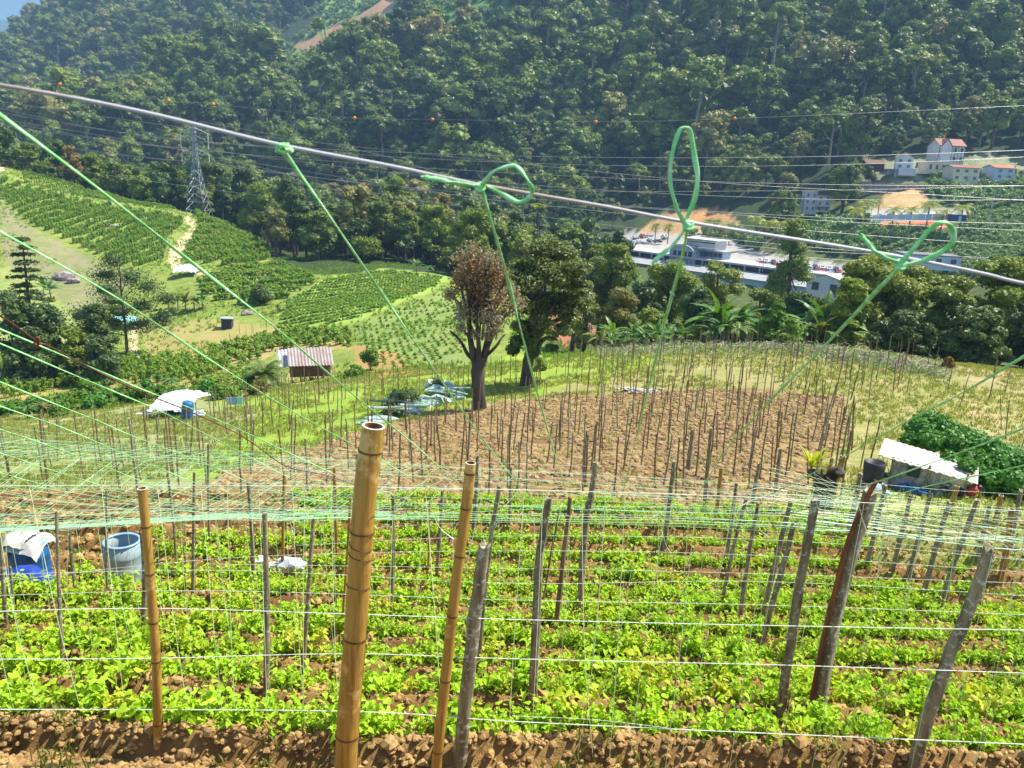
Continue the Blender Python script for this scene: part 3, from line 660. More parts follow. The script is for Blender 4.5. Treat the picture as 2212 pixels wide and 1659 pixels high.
for i, r_ in enumerate(MT2): mid_tree(*r_[:7], seed=500 + i, base=r_[7], det=1.2)
MT3 = [
 (1895,548,84,230,'mass','bush','largest bushy tree with feathery foliage right of centre, below the bow of twine'),
 (1842,600,78,120,'mass','olive','bushy tree left of the largest feathery tree'),
 (1990,575,88,170,'dome','bush','feathery tree in the middle of the dark belt on the right'),
 (2075,600,80,170,'mass','bush','yellow green feathery tree near the right end of the belt'),
 (2180,560,84,210,'mass','olive','tall feathery tree cut by the right picture edge'),
 (2120,660,72,150,'mass','dark','lower dark tree at the right end of the belt'),
 (1960,670,74,150,'mass','dark','lower dark tree under the feathery trees'),
 (2260,640,72,160,'mass','dark','dark tree mostly outside the right picture edge'),
]
for i, r_ in enumerate(MT3): mid_tree(*r_, seed=600 + i, base=.02, det=2.6, ls=.20, core=.75, cr_=.24, flat=.6)
# left foreground trees
MT4 = [
 (25,620,96,110,'mass','dark','dark dense tree at the left picture edge below the conifer'),
 (95,655,98,120,'mass','dark','dark dense tree beside the grey field on the left'),
 (62,700,92,120,'mass','dark','low dark tree in the shade at the left edge'),
 (160,705,94,100,'mass','olive','green shrub tree left of the slender tree'),
 (205,650,96,90,'mass','dark','dark shrub tree behind the slender tree'),
 (215,722,92,90,'mass','dark','low dark bush at the foot of the slender tree'),
]
for i, r_ in enumerate(MT4): mid_tree(*r_, seed=700 + i, base=.02, det=1.4, ls=.2)
# slender tree with visible trunk
p0 = ground(275, 768, 60); Yt = p0.y; H = P(275, 548, Yt).z - p0.z; rg = np.random.default_rng(71)
t = empty('slender_tree', p0, 'slender tree with a bare lower trunk in front of the green tarpaulin shelter', 'tree'); a = MB(); b_ = MB()
sc_ = Yt / F
cl = [(0,-.95,.22),(-.35,-.80,.3),(.3,-.78,.28),(-.65,-.62,.35),(.1,-.6,.4),(.75,-.70,.3),(-.9,-.42,.38),(-.3,-.42,.42),(.55,-.5,.25),(.95,-.55,.22),(-.6,-.28,.35),(.3,-.3,.28),(.8,-.35,.22),(-1.0,-.25,.3)]
for cx, cz, r_ in cl:
    c = np.array([cx * 62 * sc_, rg.uniform(-1, 1) * 50 * sc_, -cz * H]); c[0] *= 1.25; rc = r_ * 135 * sc_
    d = unit(rg.normal(size=(1100, 3))); leaves(a, c + d * rc * rg.uniform(.2, 1, (1100, 1)) * np.array([1, 1, .6]), unit(d + rg.normal(size=(1100, 3)) + [0, 0, .6]), .14, rg)
    blob(a, c, rc * .38, rg, 0, .2, (1, 1, .5)); b_.tube([(0, 0, H * min(.8, -cz * .8)), c * .5 + np.array([0, 0, -cz * H * .45]), c], [.09, .06, .03], 5)
b_.tube([(0, 0, -.3), (.1, 0, H * .3), (-.1, 0, H * .6), (.05, 0, H * .95)], [.26, .2, .14, .05], 8)
a.build('crown', M['dark'], t); b_.build('trunk', M['bark'], t, True)
# tiered conifer-like tree
Yt = 100; q = P(45, 508, Yt); zg = zf(q.x, Yt); H = q.z - zg; t = empty('tiered_tree', (q.x, Yt, zg), 'tree with flat tiers of branches standing at the left picture edge', 'tree'); a = MB(); b_ = MB()
b_.tube([(0, 0, -.3), (0, 0, H * .6), (.1, 0, H)], [.3, .2, .05], 7)
for k in range(13):
    z = H * (.35 + .65 * k / 12.5); L_ = (1 - k / 14) * 3.3 * rg.uniform(.75, 1.2) + .3
    for j in range(6):
        th = rg.uniform(0, 6.28); e = np.array([math.cos(th) * L_, math.sin(th) * L_, -.06 * L_]); b_.tube([(0, 0, z), (e[0], e[1], z + e[2])], [.06, .02], 4)
        u_ = rg.uniform(.3, 1.05, (110, 1)); p_ = np.array([0, 0, z]) + e * u_ + rg.normal(0, .22, (110, 3)) * np.array([1, 1, .45]); leaves(a, p_, unit(rg.normal(size=(110, 3)) * .6 + [0, 0, 1]), .17, rg)
a.build('crown', M['dark'], t); b_.build('trunk', M['bark'], t, True)
# brown leaved tree on the knoll
def limb(b, pts, r0, r1, n=7): b.tube(interp_pts(pts, 10), np.linspace(r0, r1, 10), n)
bp = ground(1037, 884, 30); Yt = bp.y; S = Yt / F * 1.03
def L(px, py, dy=0): q = P(px, py, Yt + dy); return np.array(q - bp)
t = empty('brown_leaved_tree', bp, 'tree with a reddish brown dry crown and several bare limbs beside the ploughed field', 'tree'); a = MB(); a2 = MB(); b_ = MB(); rg = np.random.default_rng(9)
b_.tube([L(1037, 890), L(1034, 850), L(1032, 800), L(1036, 772)], [.46, .40, .42, .30], 10)
for pts, r0 in (([(1028,790),(1020,755),(1015,720),(1012,640),(1010,570)], .24), ([(1040,790),(1052,745),(1058,700),(1056,640),(1050,560)], .26), ([(1034,790),(1034,740),(1030,700),(1026,620)], .18),
                ([(1026,780),(1010,765),(1000,745),(985,725),(972,715)], .15), ([(1048,770),(1070,750),(1085,728),(1092,722)], .12), ([(1022,770),(1014,735),(1003,712)], .12),
                ([(1060,712),(1080,690),(1092,650)], .14), ([(1012,690),(1000,640),(995,600)], .12), ([(1060,660),(1085,620),(1095,590)], .1), ([(1046,768),(1062,735),(1064,720)], .1), ([(1014,640),(1022,600),(1020,560)], .1)):
    limb(b_, [L(x, y, rg.uniform(-.6, .6)) for x, y in pts], r0, r0 * .3)
for (x, y, r_, mm) in [(1010,570,34,0),(1050,580,34,0),(1000,610,30,0),(1035,610,38,0),(1070,600,32,0),(1010,650,26,0),(1050,645,30,0),(1080,640,26,0),(1000,560,22,1),(1030,548,26,1),(1060,556,22,1),(990,590,18,1),(1100,650,26,1),(1112,665,18,1),(1092,625,24,1),(1005,680,22,2),(1045,685,24,2),(1075,690,24,2),(1030,670,20,2),(1015,715,14,2),(985,640,16,2),(1060,720,14,2)]:
    for rep in range(2):
        c = L(1045 + (x - 1045) * 1.02 + rg.normal(0, 9), y + rg.normal(0, 9), rg.uniform(-45, 45) * S); limb(b_, [L(1040 + (x - 1040) * .25, max(y + 50, 700), 0), (c + L(1040 + (x - 1040) * .4, y + 40, 0)) / 2, c], .06, .015, 5); rc = r_ * rg.uniform(.6, 1.05) * S; k = int(300 * (r_ / 30) ** 2 * (rc / S / r_)) * (1 if mm != 2 else 0) + (200 if mm == 2 else 0); d = unit(rg.normal(size=(k, 3)))
        leaves(a if mm == 0 else a2, c + d * rc * rg.uniform(.1, 1.25, (k, 1)), unit(d * .5 + rg.normal(size=(k, 3)) + [0, 0, .4]), .095, rg)
a.build('crown', M['brownleaf'], t); a2.build('crown', M['paleleaf'], t); b_.build('trunk', M['bark'], t, True)
# large dark tree beside it
bp = ground(1140, 832, 30); Yt = bp.y; S = Yt / F * 1.03
t = empty('large_dark_tree', bp, 'large dark green tree with a creeper covered trunk right of the brown leaved tree', 'tree'); a = MB(); a2 = MB(); b_ = MB()
b_.tube([L(1138, 838), L(1138, 800), L(1143, 770), L(1150, 740), L(1152, 700), L(1155, 640)], [.6, .4, .38, .42, .36, .2], 10)
for pts in ([(1148,750),(1120,690),(1110,620)], [(1152,720),(1190,670),(1220,610)], [(1150,730),(1165,640),(1180,560)], [(1150,700),(1150,600),(1140,540)], [(1155,700),(1210,690),(1250,650)], [(1150,760),(1180,730),(1205,735)]): limb(b_, [L(x, y, rg.uniform(-1, 1)) for x, y in pts], .22, .06)
for (x, y, r_) in [(1165,545,30),(1205,560,32),(1240,580,26),(1130,560,26),(1110,590,24),(1180,590,36),(1220,610,34),(1140,610,34),(1262,620,22),(1240,650,28),(1110,630,24),(1160,650,36),(1200,660,32),(1130,670,26),(1230,690,22),(1180,700,26),(1120,700,20),(1150,560,24),(1190,532,20),(1258,560,16),(1275,540,10),(1090,610,16),(1215,715,18)]:
    for rep in range(3):
        c = L(x + rg.normal(0, 8), y + rg.normal(0, 8), rg.uniform(-80, 80) * S); rc = r_ * rg.uniform(.7, 1.15) * S; k = int(800 * (r_ / 30) ** 2); d = unit(rg.normal(size=(k, 3)) + [0, 0, .25])
        leaves(a, c + d * rc * rg.uniform(.35, 1.1, (k, 1)) * np.array([1, 1, .55]), unit(d * .4 + rg.normal(size=(k, 3)) * .6 + [0, 0, .9]), .12, rg, 0, .5)
        blob(a, c - np.array([0, 0, rc * .1]), rc * .5, rg, 0, .25, (1, 1, .4))
for (x, y, r_) in [(1150,735,22),(1135,720,20),(1160,715,22),(1115,740,16),(1108,755,14),(1150,760,16),(1140,780,10)]:
    c = L(x, y); rc = r_ * S; d = unit(rg.normal(size=(500, 3))); leaves(a2, c + d * rc * rg.uniform(.5, 1.1, (500, 1)), unit(d + rg.normal(size=(500, 3)) * .5), .12, rg); blob(a2, c, rc * .7, rg)
a.build('crown', M['dark2'], t); a2.build('creeper', M['dark'], t); b_.build('trunk', M['bark'], t, True)
# bananas, palms, shrubs  (px, base py or None, Y or ymin, height px)
BP = [tuple(mb.mesh('banana_' + w_, M[mm], False) for mb, w_, mm in zip(banana_mb(s_, 4.2, 12, wd * .78, LL, up), ('leaves', 'stem'), ('banana', 'palebark'))) for s_, wd, LL, up in ((1, .34, 2.4, 1.0), (2, .36, 2.6, 1.2), (3, .32, 2.2, .7))]
def banana(px, py, ymin, hpx, label, group, Y=None, k=0, kind='banana_plant'):
    q = ground(px, py, ymin) if Y is None else onY(px, Y, py); s_ = hpx / F * q.y / 4.0 * 1.05
    if Y is not None: top = P(px, py, Y).z; s_ = max(.5, (top - q.z) / 3.9)
    t = empty(kind, q, label, 'plant', group, rz=px * .7); t.scale = (s_, s_, s_)
    put('leaves', BP[k % 3][0], t); put('stem', BP[k % 3][1], t); return t
G1 = 'banana plants around the left fields'
for i, (x, y, h) in enumerate([(110,650,55),(96,640,50),(365,668,44),(385,672,50),(402,676,55),(420,672,52),(438,668,44),(545,655,40),(575,650,44),(620,668,32),(600,676,26),(352,705,30),(172,705,40),(20,900,44),(60,905,52),(95,900,46),(340,838,44),(372,842,48),(360,850,34),(520,860,40),(240,770,36),(180,760,36),(900,590,34),(925,592,30)]):
    banana(x, y, 55, h, 'banana plant among the fields on the left of the valley' if x < 850 else 'banana plant at the right end of the green hump field', G1 if x < 850 else 'banana plants at the end of the green hump field', None, i)
G2 = 'banana plants behind the ploughed field'
for i, (x, top, Y) in enumerate([(1300,690,80),(1325,684,82),(1350,690,80),(1375,680,80),(1322,712,76),(1362,715,76),(1395,695,78),(1422,690,78),(1447,668,80),(1462,690,77),(1480,700,76),(1432,715,75)]):
    banana(x, top, 0, 0, 'banana plant in the clump behind the left part of the ploughed field crest', G2, Y, i)
for i, (x, top, Y) in enumerate([(1560,618,80),(1585,610,80),(1605,622,81),(1570,660,76),(1600,664,75),(1545,680,76)]):
    banana(x, top, 0, 0, 'banana plant with tall upright leaves behind the middle of the field crest', 'upright banana plants', Y, i + 1)
for i, (x, top, Y) in enumerate([(1760,640,80),(1790,630,80),(1818,610,82),(1812,650,77),(1775,670,76),(1835,660,78),(1745,672,77)]):
    banana(x, top, 0, 0, 'banana plant left of the big feathery trees behind the field crest', 'banana plants beside the feathery trees', Y, i)
mid_tree(1682, 652, 77, 96, 'mass', 'bright', 'vivid green broadleaved shrub between two banana clumps', seed=801, base=0, det=1.6, ls=.2, name='broadleaf_shrub')
mid_tree(1712, 690, 74, 70, 'mass', 'bright', 'smaller vivid green shrub in front of the vivid green shrub', seed=802, base=0, det=1.3, ls=.2, name='broadleaf_shrub')
for i, (x, y, w_, h, mm, lb) in enumerate([(1420,735,60,26,'bright','low light green shrub at the field crest left of centre'),(1520,742,70,30,'bush','low yellow green bush at the middle of the field crest'),(1620,745,60,26,'bush','low yellow green bush right of the middle of the field crest'),(1700,748,60,24,'olive','low green bush below the vivid green shrub'),
   (1190,765,40,50,'olive','small bush right of the creeper covered trunk'),(1165,800,30,26,'olive','tiny bush at the foot of the large dark tree'),(800,800,56,46,'bright','tall bright green shrub right of the rusty roofed hut'),(765,815,50,30,'bright','bright green bush below the rusty roofed hut'),(700,800,40,36,'olive','dark bush in front of the rusty roofed hut'),
   (190,870,70,54,'bright','bright yellow green bush above the left field edge'),(230,880,60,44,'bright','second bright bush right of the yellow green bush on the left'),(150,885,60,44,'olive','green bush left of the bright bushes above the left field'),(275,870,60,40,'olive','green bush behind the white tarpaulin tent'),(130,900,44,34,'bright','small bright bush near the left banana plants'),
   (480,862,70,34,'bright','bright green bush right of the white tarpaulin tent'),(430,850,60,30,'olive','green bush behind the right side of the white tent'),(560,852,50,30,'khaki','yellowish bush left of the rusty roofed hut'),(540,845,40,36,'olive','bush beside the coconut palm'),(560,660,56,56,'dark','round dark tree in the terraced field left of the hump'),(2045,800,26,28,'rusty','small rusty orange shrub at the right end of the field crest')]):
    q = ground(x, y, 24 if y > 740 and x > 1000 else 60); hp = h / F * q.y * 1.1; a, b_ = tree_parts(900 + i, hp, w_ / F * q.y / 2, 'mass', 10, 220, .13 if q.y < 90 else .2, .4, .0, .05, 3)
    t = empty('shrub', q, lb, 'shrub'); a.build('foliage', M[mm], t); b_.build('stem', M['bark'], t)
sh_ = np.random.default_rng(303)
for i in range(22):
    x = 8 + i * 21 + sh_.uniform(-6, 6); y = np.interp(x, [0, 250, 470], [905, 885, 858]) + sh_.uniform(-14, 2); q = ground(x, y, 60); w_ = sh_.uniform(40, 64); h = sh_.uniform(26, 46) * q.y / F
    a, b_ = tree_parts(1200 + i, h, w_ / F * q.y / 2, 'mass', 9, 200, .16, .42, .0, .04, 3); t = empty('shrub', q, 'lush bright green shrub in the belt between the vines and the left field', 'shrub', 'shrubs along the left field'); a.build('foliage', M['bright' if i % 3 else 'ivy'], t); b_.build('stem', M['bark'], t)
# coconut palm
q = ground(572, 842, 66); hh = q.y / F; a, b_ = palm_mb(4, 34 * hh, 22, 58 * hh, .2, 1.2, 18, .07, 20 * hh)
t = empty('coconut_palm', q, 'coconut palm with drooping silvery fronds left of the rusty roofed hut', 'palm'); a.build('fronds', M['palm'], t); b_.build('trunk', M['palebark'], t)
# yellow palms by the far road
a, b_ = palm_mb(6, 6, 14, 3.2, .22, 1.5, 10, .12, 1.1); YP = (a.mesh('fronds', M['yellowpalm']), b_.mesh('trunk', M['palebark']))
for i, (x, top, Y) in enumerate([(1852,442,330),(1872,430,345),(1901,432,352),(1934,440,326),(1972,440,322),(2011,430,330),(2041,446,318),(2083,436,316),(1660,470,345),(1688,472,340),(1634,462,352)]):
    q = P(x, top, Y); zg = zf(q.x, Y); s_ = max(.7, min(1.5, (q.z - zg) / 8)); t = empty('yellow_palm', (q.x, Y, max(zg, q.z - 8 * s_)), 'yellow green ornamental palm in the row along the far road', 'palm', 'yellow green palms along the far road'); t.scale = (s_,) * 3
    put('fronds', YP[0], t); put('trunk', YP[1], t)
a, b_ = palm_mb(7, 7, 16, 3.0, .2, 1.5, 10, .12, 1.1); GP = (a.mesh('fronds', M['olive']), b_.mesh('trunk', M['palebark']))
for i, (x, top, Y) in enumerate([(1418,478,395),(1446,480,392),(1530,466,380),(1550,468,378),(1580,476,372)]):
    q = P(x, top, Y); zg = zf(q.x, Y); s_ = max(.7, min(1.4, (q.z - zg) / 9)); t = empty('green_palm', (q.x, Y, zg), 'dark green palm standing above the far car park', 'palm', 'green palms above the far car park'); t.scale = (s_,) * 3
    put('fronds', GP[0], t); put('trunk', GP[1], t)
# ------------------------------------------------------------------ crops on the valley side
def in_zone(X, Y, Z, poly): u, v = proj(X, Y, Z); return inpoly(u, v, poly)
def rows_in(poly, ymin, ymax, ang, row, step, jit=.06, wav=0):
    """points on rows (direction ang from +X) covering the pixel polygon"""
    xs = []; 
    pts = np.array([tuple(ground(px, py, ymin)) for px, py in poly]); cx, cy = pts[:, 0].mean(), pts[:, 1].mean(); rad = 1.3 * max(np.ptp(pts[:, 0]), np.ptp(pts[:, 1]))
    ca, sa = math.cos(ang), math.sin(ang); A, B = np.meshgrid(np.arange(-rad, rad, step), np.arange(-rad, rad, row)); A = A.ravel(); B = B.ravel()
    B = B + wav * np.sin(A / rad * 3) + rg.normal(0, jit * row * .35, len(B)); A = A + rg.normal(0, jit * step, len(A))
    X = cx + ca * A - sa * B; Y = cy + sa * A + ca * B; k = (Y > ymin) & (Y < ymax); X, Y = X[k], Y[k]; Z = zat(X, Y)
    u, v = proj(X, Y, Z); k = inpoly(u, v, poly) & seen(X, Y, Z + 1.5); return np.stack([X[k], Y[k], Z[k]], 1)
def plant_mesh(name, seed, w_, h_, n_, ls, mt, z0=.1, core=.6):
    r_ = np.random.default_rng(seed); mb = MB(); k = 7
    for i in range(k):
        c = np.array([r_.normal(0, w_ * .22), r_.normal(0, w_ * .22), z0 * h_ + h_ * (.15 + .75 * i / k)]); rc = w_ * .36
        if core: blob(mb, c, rc * core, r_, 0, .25)
        d = unit(r_.normal(size=(n_ // k, 3))); leaves(mb, c + d * rc * r_.uniform(.6, 1.15, (n_ // k, 1)), unit(d * .5 + r_.normal(size=(n_ // k, 3)) * .6 + [0, 0, .5]), ls, r_)
    return mb.mesh(name, [M[mt]])
VN = [plant_mesh('vine', 31 + i, 1.15, 1.7, 150, .15, 'vine') for i in range(3)]
rg = np.random.default_rng(23)
vp = []; vs = []
def addrows(poly, y0, y1, ang, row, step, sw, sh, wav=0, keep=1.0):
    p = rows_in(poly, y0, y1, ang, row, step, wav=wav)
    if keep < 1: p = p[rg.uniform(0, 1, len(p)) < keep + fbm(p[:, 0] * .06, p[:, 1] * .06, 2, 4)]
    vp.append(p); r_ = rg.uniform(.75, 1.2, (len(p), 1)); vs.append(r_ * np.array([[sw, sw, sh]]))
addrows([(0,385),(120,425),(330,462),(400,480),(362,515),(352,560),(300,585),(230,560),(140,520),(60,480),(0,425)], 120, 265, R(78), 3.5, .95, .72, .95)
addrows([(330,462),(400,478),(375,505),(330,490)], 120, 265, R(78), 3.5, .95, .72, .95)
addrows([(60,350),(200,366),(330,402),(450,445),(430,458),(330,450),(130,420),(40,400)], 140, 262, R(76), 2.8, .9, .5, .55)
addrows([(422,458),(470,470),(580,540),(585,566),(520,580),(395,566),(404,535),(428,498)], 120, 275, R(70), 4.6, .95, .95, 1.1)
addrows([(430,602),(520,578),(600,572),(660,592),(682,610),(640,640),(560,662),(470,652),(420,625)], 110, 240, R(12), 4.6, 1.0, 1.0, .85, 3)
addrows([(595,712),(625,650),(700,606),(830,583),(955,600),(945,617),(850,655),(760,692),(665,706)], 90, 225, R(8), 2.1, .62, .55, .26, 5)
addrows([(770,700),(955,628),(1000,655),(1010,760),(900,800),(820,790),(780,745)], 70, 225, R(12), 2.3, .9, .42, .22, 3, .62)
addrows([(0,775),(200,788),(410,775),(500,790),(480,805),(420,828),(200,830),(0,868)], 66, 150, R(62), 3.0, .9, .7, .85)
addrows([(410,772),(600,724),(700,710),(760,718),(765,745),(690,750),(600,765),(500,790)], 66, 150, R(18), 2.5, .95, .8, .75, 2, .75)
addrows([(430,835),(520,790),(560,800),(540,835)], 66, 150, R(18), 2.3, 1.0, .7, .5)
vp = np.concatenate(vp); vs = np.concatenate(vs)
populate('vine_plant', VN, vp, vs, rg.integers(0, 3, len(vp)), 'leafy climbing crop plant standing in the rows of the terraced valley fields', 'plant', 'crop plants in rows on the terraced fields', 'terrace_crops', 'rows of leafy crops covering the terraced valley fields')
print('vines', len(vp))
# big hedge terraces on the right
HM = [plant_mesh('hedge', 41 + i, 2.6, 2.2, 330, .22, 'hedge') for i in range(2)]
hp = np.concatenate([rows_in([(2110,440),(2300,400),(2400,600),(2000,600),(1975,560),(2060,520),(2090,470)], 240, 420, R(6), 5.2, 1.5, wav=4), rows_in([(1900,490),(2010,500),(2060,520),(1990,560),(1870,560),(1800,500)], 240, 420, R(6), 5.2, 1.5, wav=3)])
X, Y = jitter_grid(60, 330, 268, 430, 4.6); Z = zat(X, Y); q = (in_zone(X, Y, Z, [(2010,380),(2300,385),(2300,440),(2100,440),(2060,445),(2000,425)]) | in_zone(X, Y, Z, [(1640,480),(1880,478),(1900,520),(1870,560),(1800,552),(1660,520)]) | in_zone(X, Y, Z, [(1480,508),(1640,500),(1640,545),(1560,520)]))
hp2 = np.stack([X[q], Y[q], Z[q]], 1); hs = np.concatenate([np.tile([1., 1., 1.], (len(hp), 1)) * rg.uniform(.8, 1.2, (len(hp), 1)), rg.uniform(.9, 2.1, (len(hp2), 1)) * np.ones((1, 3))])
X, Y = jitter_grid(-500, 300, 560, 1150, 9); Z = zat(X, Y); q = np.zeros(len(X), bool)
for c_ in CLEAR[:3] + CLEAR[8:9]: q |= in_zone(X, Y, Z, c_)
q &= ~in_zone(X, Y, Z, [(640,95),(690,75),(720,55),(775,35),(830,-5),(850,-5),(850,20),(790,45),(740,70),(705,88),(690,108),(645,112)]) & (fbm(X * .02, Y * .02, 2, 3) > -.1)
hp2 = np.concatenate([hp2, np.stack([X[q], Y[q], Z[q]], 1)]); hs = np.concatenate([hs, rg.uniform(1.2, 3.2, (int(q.sum()), 1)) * np.ones((1, 3))]); hp = np.concatenate([hp, hp2])
populate('hedge_bush', HM, hp, hs, rg.integers(0, 2, len(hp)), 'rounded pale green bush in the hedge-like terraces on the right beyond the trees', 'bush', 'bushes on the right-hand terraces', 'hedge_terraces', 'pale green bushes of the right-hand terraces and banks')
print('hedge', len(hp))
# ------------------------------------------------------------------ bean rows below the camera
def bean_mesh(seed, h_=.34, n_=46, big=.82):
    r_ = np.random.default_rng(seed); mb = MB(); leaf = np.array([(0,0),(.42,-.16),(.50,.22),(.24,.74),(0,1.05),(-.24,.74),(-.50,.22),(-.42,-.16)])
    nst = 8
    for i in range(nst):
        th = r_.uniform(0, 6.28); L_ = r_.uniform(.5, 1.0) * h_; e = np.array([math.cos(th) * L_ * .6, math.sin(th) * L_ * .6, L_])
        mb.tube([(0, 0, -.03), e * .5 + [0, 0, .03], e], [.006, .005, .003], 3, 0, False)
        for j in range(n_ // nst):
            f_ = r_.uniform(.35, 1.05); o = e * f_ + r_.normal(0, .055, 3); th2 = r_.uniform(0, 6.28); tilt = r_.uniform(-.7, .25)
            dx = np.array([math.cos(th2) * math.cos(tilt), math.sin(th2) * math.cos(tilt), math.sin(tilt)]); sx = np.array([-math.sin(th2), math.cos(th2), 0]); up = np.cross(sx, dx)*-1
            roll = r_.normal(0, .35); sx = sx * math.cos(roll) + up * math.sin(roll); nn = np.cross(dx, sx); s_ = r_.uniform(.045, .085) * big
            v = np.array([o + (sx * a_ + dx * (b__ - .1)) * s_ - nn * abs(a_) * s_ * -.35 - np.array([0, 0, (b__) ** 2 * s_ * .25]) for a_, b__ in leaf])
            mb.add(v, [np.array([(0, 1, 2, 3)]), np.array([(0, 3, 4)]), np.array([(0, 4, 5)]), np.array([(0, 5, 6, 7)])])
            if j % 3 == 0: mb.tube([e * f_ * .8, o], [.003, .002], 3, 0, False)
    return mb.mesh('bean_plant', [M['bean']])
BM = [bean_mesh(50 + i, .18 + .03 * i, 66) for i in range(5)]
rg = np.random.default_rng(31)
bpn = []
for k in range(len(BEDS)):
    Y0 = BEDS[k]; xs = np.arange(-1.02 * Y0 - 1, 1.02 * Y0 + 1, .15 if k < 4 else .15)
    for off in ((-.03, .05) if k > 1 else (-.05, .06)):
        x = xs + rg.uniform(-.1, .1, len(xs)); y = np.array([bed_y(k, q) for q in x]) + off + rg.normal(0, .025, len(x))
        gap = fbm(x * .6, y * 1.7 + k * 7, 2, 60 + k) > -.30; bpn.append(np.stack([x[gap], y[gap]], 1))
bpn = np.concatenate(bpn); z = zat(bpn[:, 0], bpn[:, 1]); u, v = proj(bpn[:, 0], bpn[:, 1], z)
ok = (~((u > 1880) & (v < 1235)) & ~((u < 330) & (v < 1215)) & (u > -350) & (u < 2560) & ~((u > 2090) & (v < 1290)) & ~((u<640)&(v<1150)) & ~(((u - 1770) / 60) ** 2 + ((v - 1080) / 40) ** 2 < 1)
      & ~(((u-70)/75)**2+((v-1240)/42)**2<1) & ~(((u-268)/62)**2+((v-1238)/34)**2<1) & ~(((u-595)/60)**2+((v-1222)/18)**2<1))
dz = ~((u < 420) & (v < 1290) & (rg.uniform(0, 1, len(u)) < .45)); ok &= dz
bpn = np.stack([bpn[:, 0], bpn[:, 1], z - .02], 1)[ok]; n_ = len(bpn); s_ = np.clip(rg.lognormal(0, .24, (n_, 1)), .5, 1.6) * np.where(bpn[:, 1:2] < 6.8, .84, .88)
populate('bean_plant', BM, bpn, s_ * np.array([[.78, .78, .90]]), rg.integers(0, 5, n_), 'bright green leafy bean plant growing in the bed rows below the camera', 'plant', 'bean plants in the field rows', 'bean_rows', 'bright green bean plants filling the farther bed rows', tilt=.1)
print('beans', n_)
# ------------------------------------------------------------------ loose soil, tufts
def scatter_clods(name, X, Y, size, mt, label, seed, sq=.75):
    r_ = np.random.default_rng(seed); Z = zat(X, Y); v0 = np.array([(1,0,0),(-1,0,0),(0,1,0),(0,-1,0),(0,0,1),(0,0,-1)], float); f0 = np.array([(0,2,4),(2,1,4),(1,3,4),(3,0,4),(2,0,5),(1,2,5),(3,1,5),(0,3,5)])
    # subdivide the octahedron once for rounder clods
    vv = [tuple(p) for p in v0]; ff = []; cache = {}
    def mid(a, b):
        kk = (min(a, b), max(a, b))
        if kk not in cache: p = (v0[a] + v0[b]) / 2; vv.append(tuple(p / np.linalg.norm(p))); cache[kk] = len(vv) - 1
        return cache[kk]
    for a, b, c in f0: x, y, z_ = mid(a, b), mid(b, c), mid(c, a); ff += [(a, x, z_), (x, b, y), (z_, y, c), (x, y, z_)]
    vv = np.array(vv); ff = np.array(ff); n = len(X); s = (size * np.minimum(r_.lognormal(0, .42, n), 2.0))[:, None, None]
    th = r_.uniform(0, 6.28, n); rot = np.zeros((n, 3, 3)); rot[:, 0, 0] = np.cos(th); rot[:, 0, 1] = -np.sin(th); rot[:, 1, 0] = np.sin(th); rot[:, 1, 1] = np.cos(th); rot[:, 2, 2] = sq
    V = np.einsum('nij,kj->nki', rot, vv) * (1 + r_.normal(0, .13, (n, len(vv), 1))) * s + np.stack([X, Y, Z + size * .25], 1)[:, None]
    mb = MB(); mb.add(V.reshape(-1, 3), (ff[None] + (np.arange(n) * len(vv))[:, None, None]).reshape(-1, 3)); return tag(mb.build(name, [M[mt]]), label, None, None, 'stuff')
r_ = np.random.default_rng(77)
Y = r_.uniform(3.6, 9.5, 60000) ** 1.0; X = r_.uniform(-1.0, 1.0, len(Y)) * (Y * .98); den = np.clip(1.6 - Y / 8, .25, 1); k = r_.uniform(0, 1, len(Y)) < den; X, Y = X[k], Y[k]
k = np.full(len(X), True); X, Y = X[k][:36000], Y[k][:36000]
scatter_clods('soil_clods', X, Y, .017, 'clod', 'crumbly ochre soil clods between the nearest bean rows', 1)
Y = r_.uniform(3.6, 6.6, 1500); X = r_.uniform(-1, 1, 1500) * Y; scatter_clods('soil_lumps', X, Y, .030, 'clod', 'bigger ochre soil lumps along the lower edge of the beds', 5)
Y = r_.uniform(9, 19, 15000); X = r_.uniform(-1, 1, len(Y)) * Y * .95; scatter_clods('field_soil_crumbs', X, Y, .04, 'clod', 'ochre soil crumbs between the farther bean rows', 2)
PL = [(300,1115),(560,1000),(640,975),(900,905),(1180,862),(1400,838),(1650,842),(1815,862),(1840,940),(1760,1000),(1740,1070),(1680,1110),(1100,1125),(300,1140)]
Y = np.sqrt(r_.uniform(18 ** 2, 56 ** 2, 60000)); X = r_.uniform(-.62, .62, len(Y)) * Y; Z = zat(X, Y); u, v = proj(X, Y, Z); k = inpoly(u + fbm(X * .5, Y * .5, 4, 61) * 110, v + fbm(X * .5, Y * .5, 4, 71) * 50, PL); X, Y = X[k], Y[k]
cl_ = fbm(X * 1.2, Y * .9, 3, 8) + r_.normal(0, .12, len(X)) > -.02; scatter_clods('ploughed_clods', X[cl_], Y[cl_], .085, 'brownclod', 'turned brown clods of the ploughed field on the knoll', 3, .6); print('clods', cl_.sum())
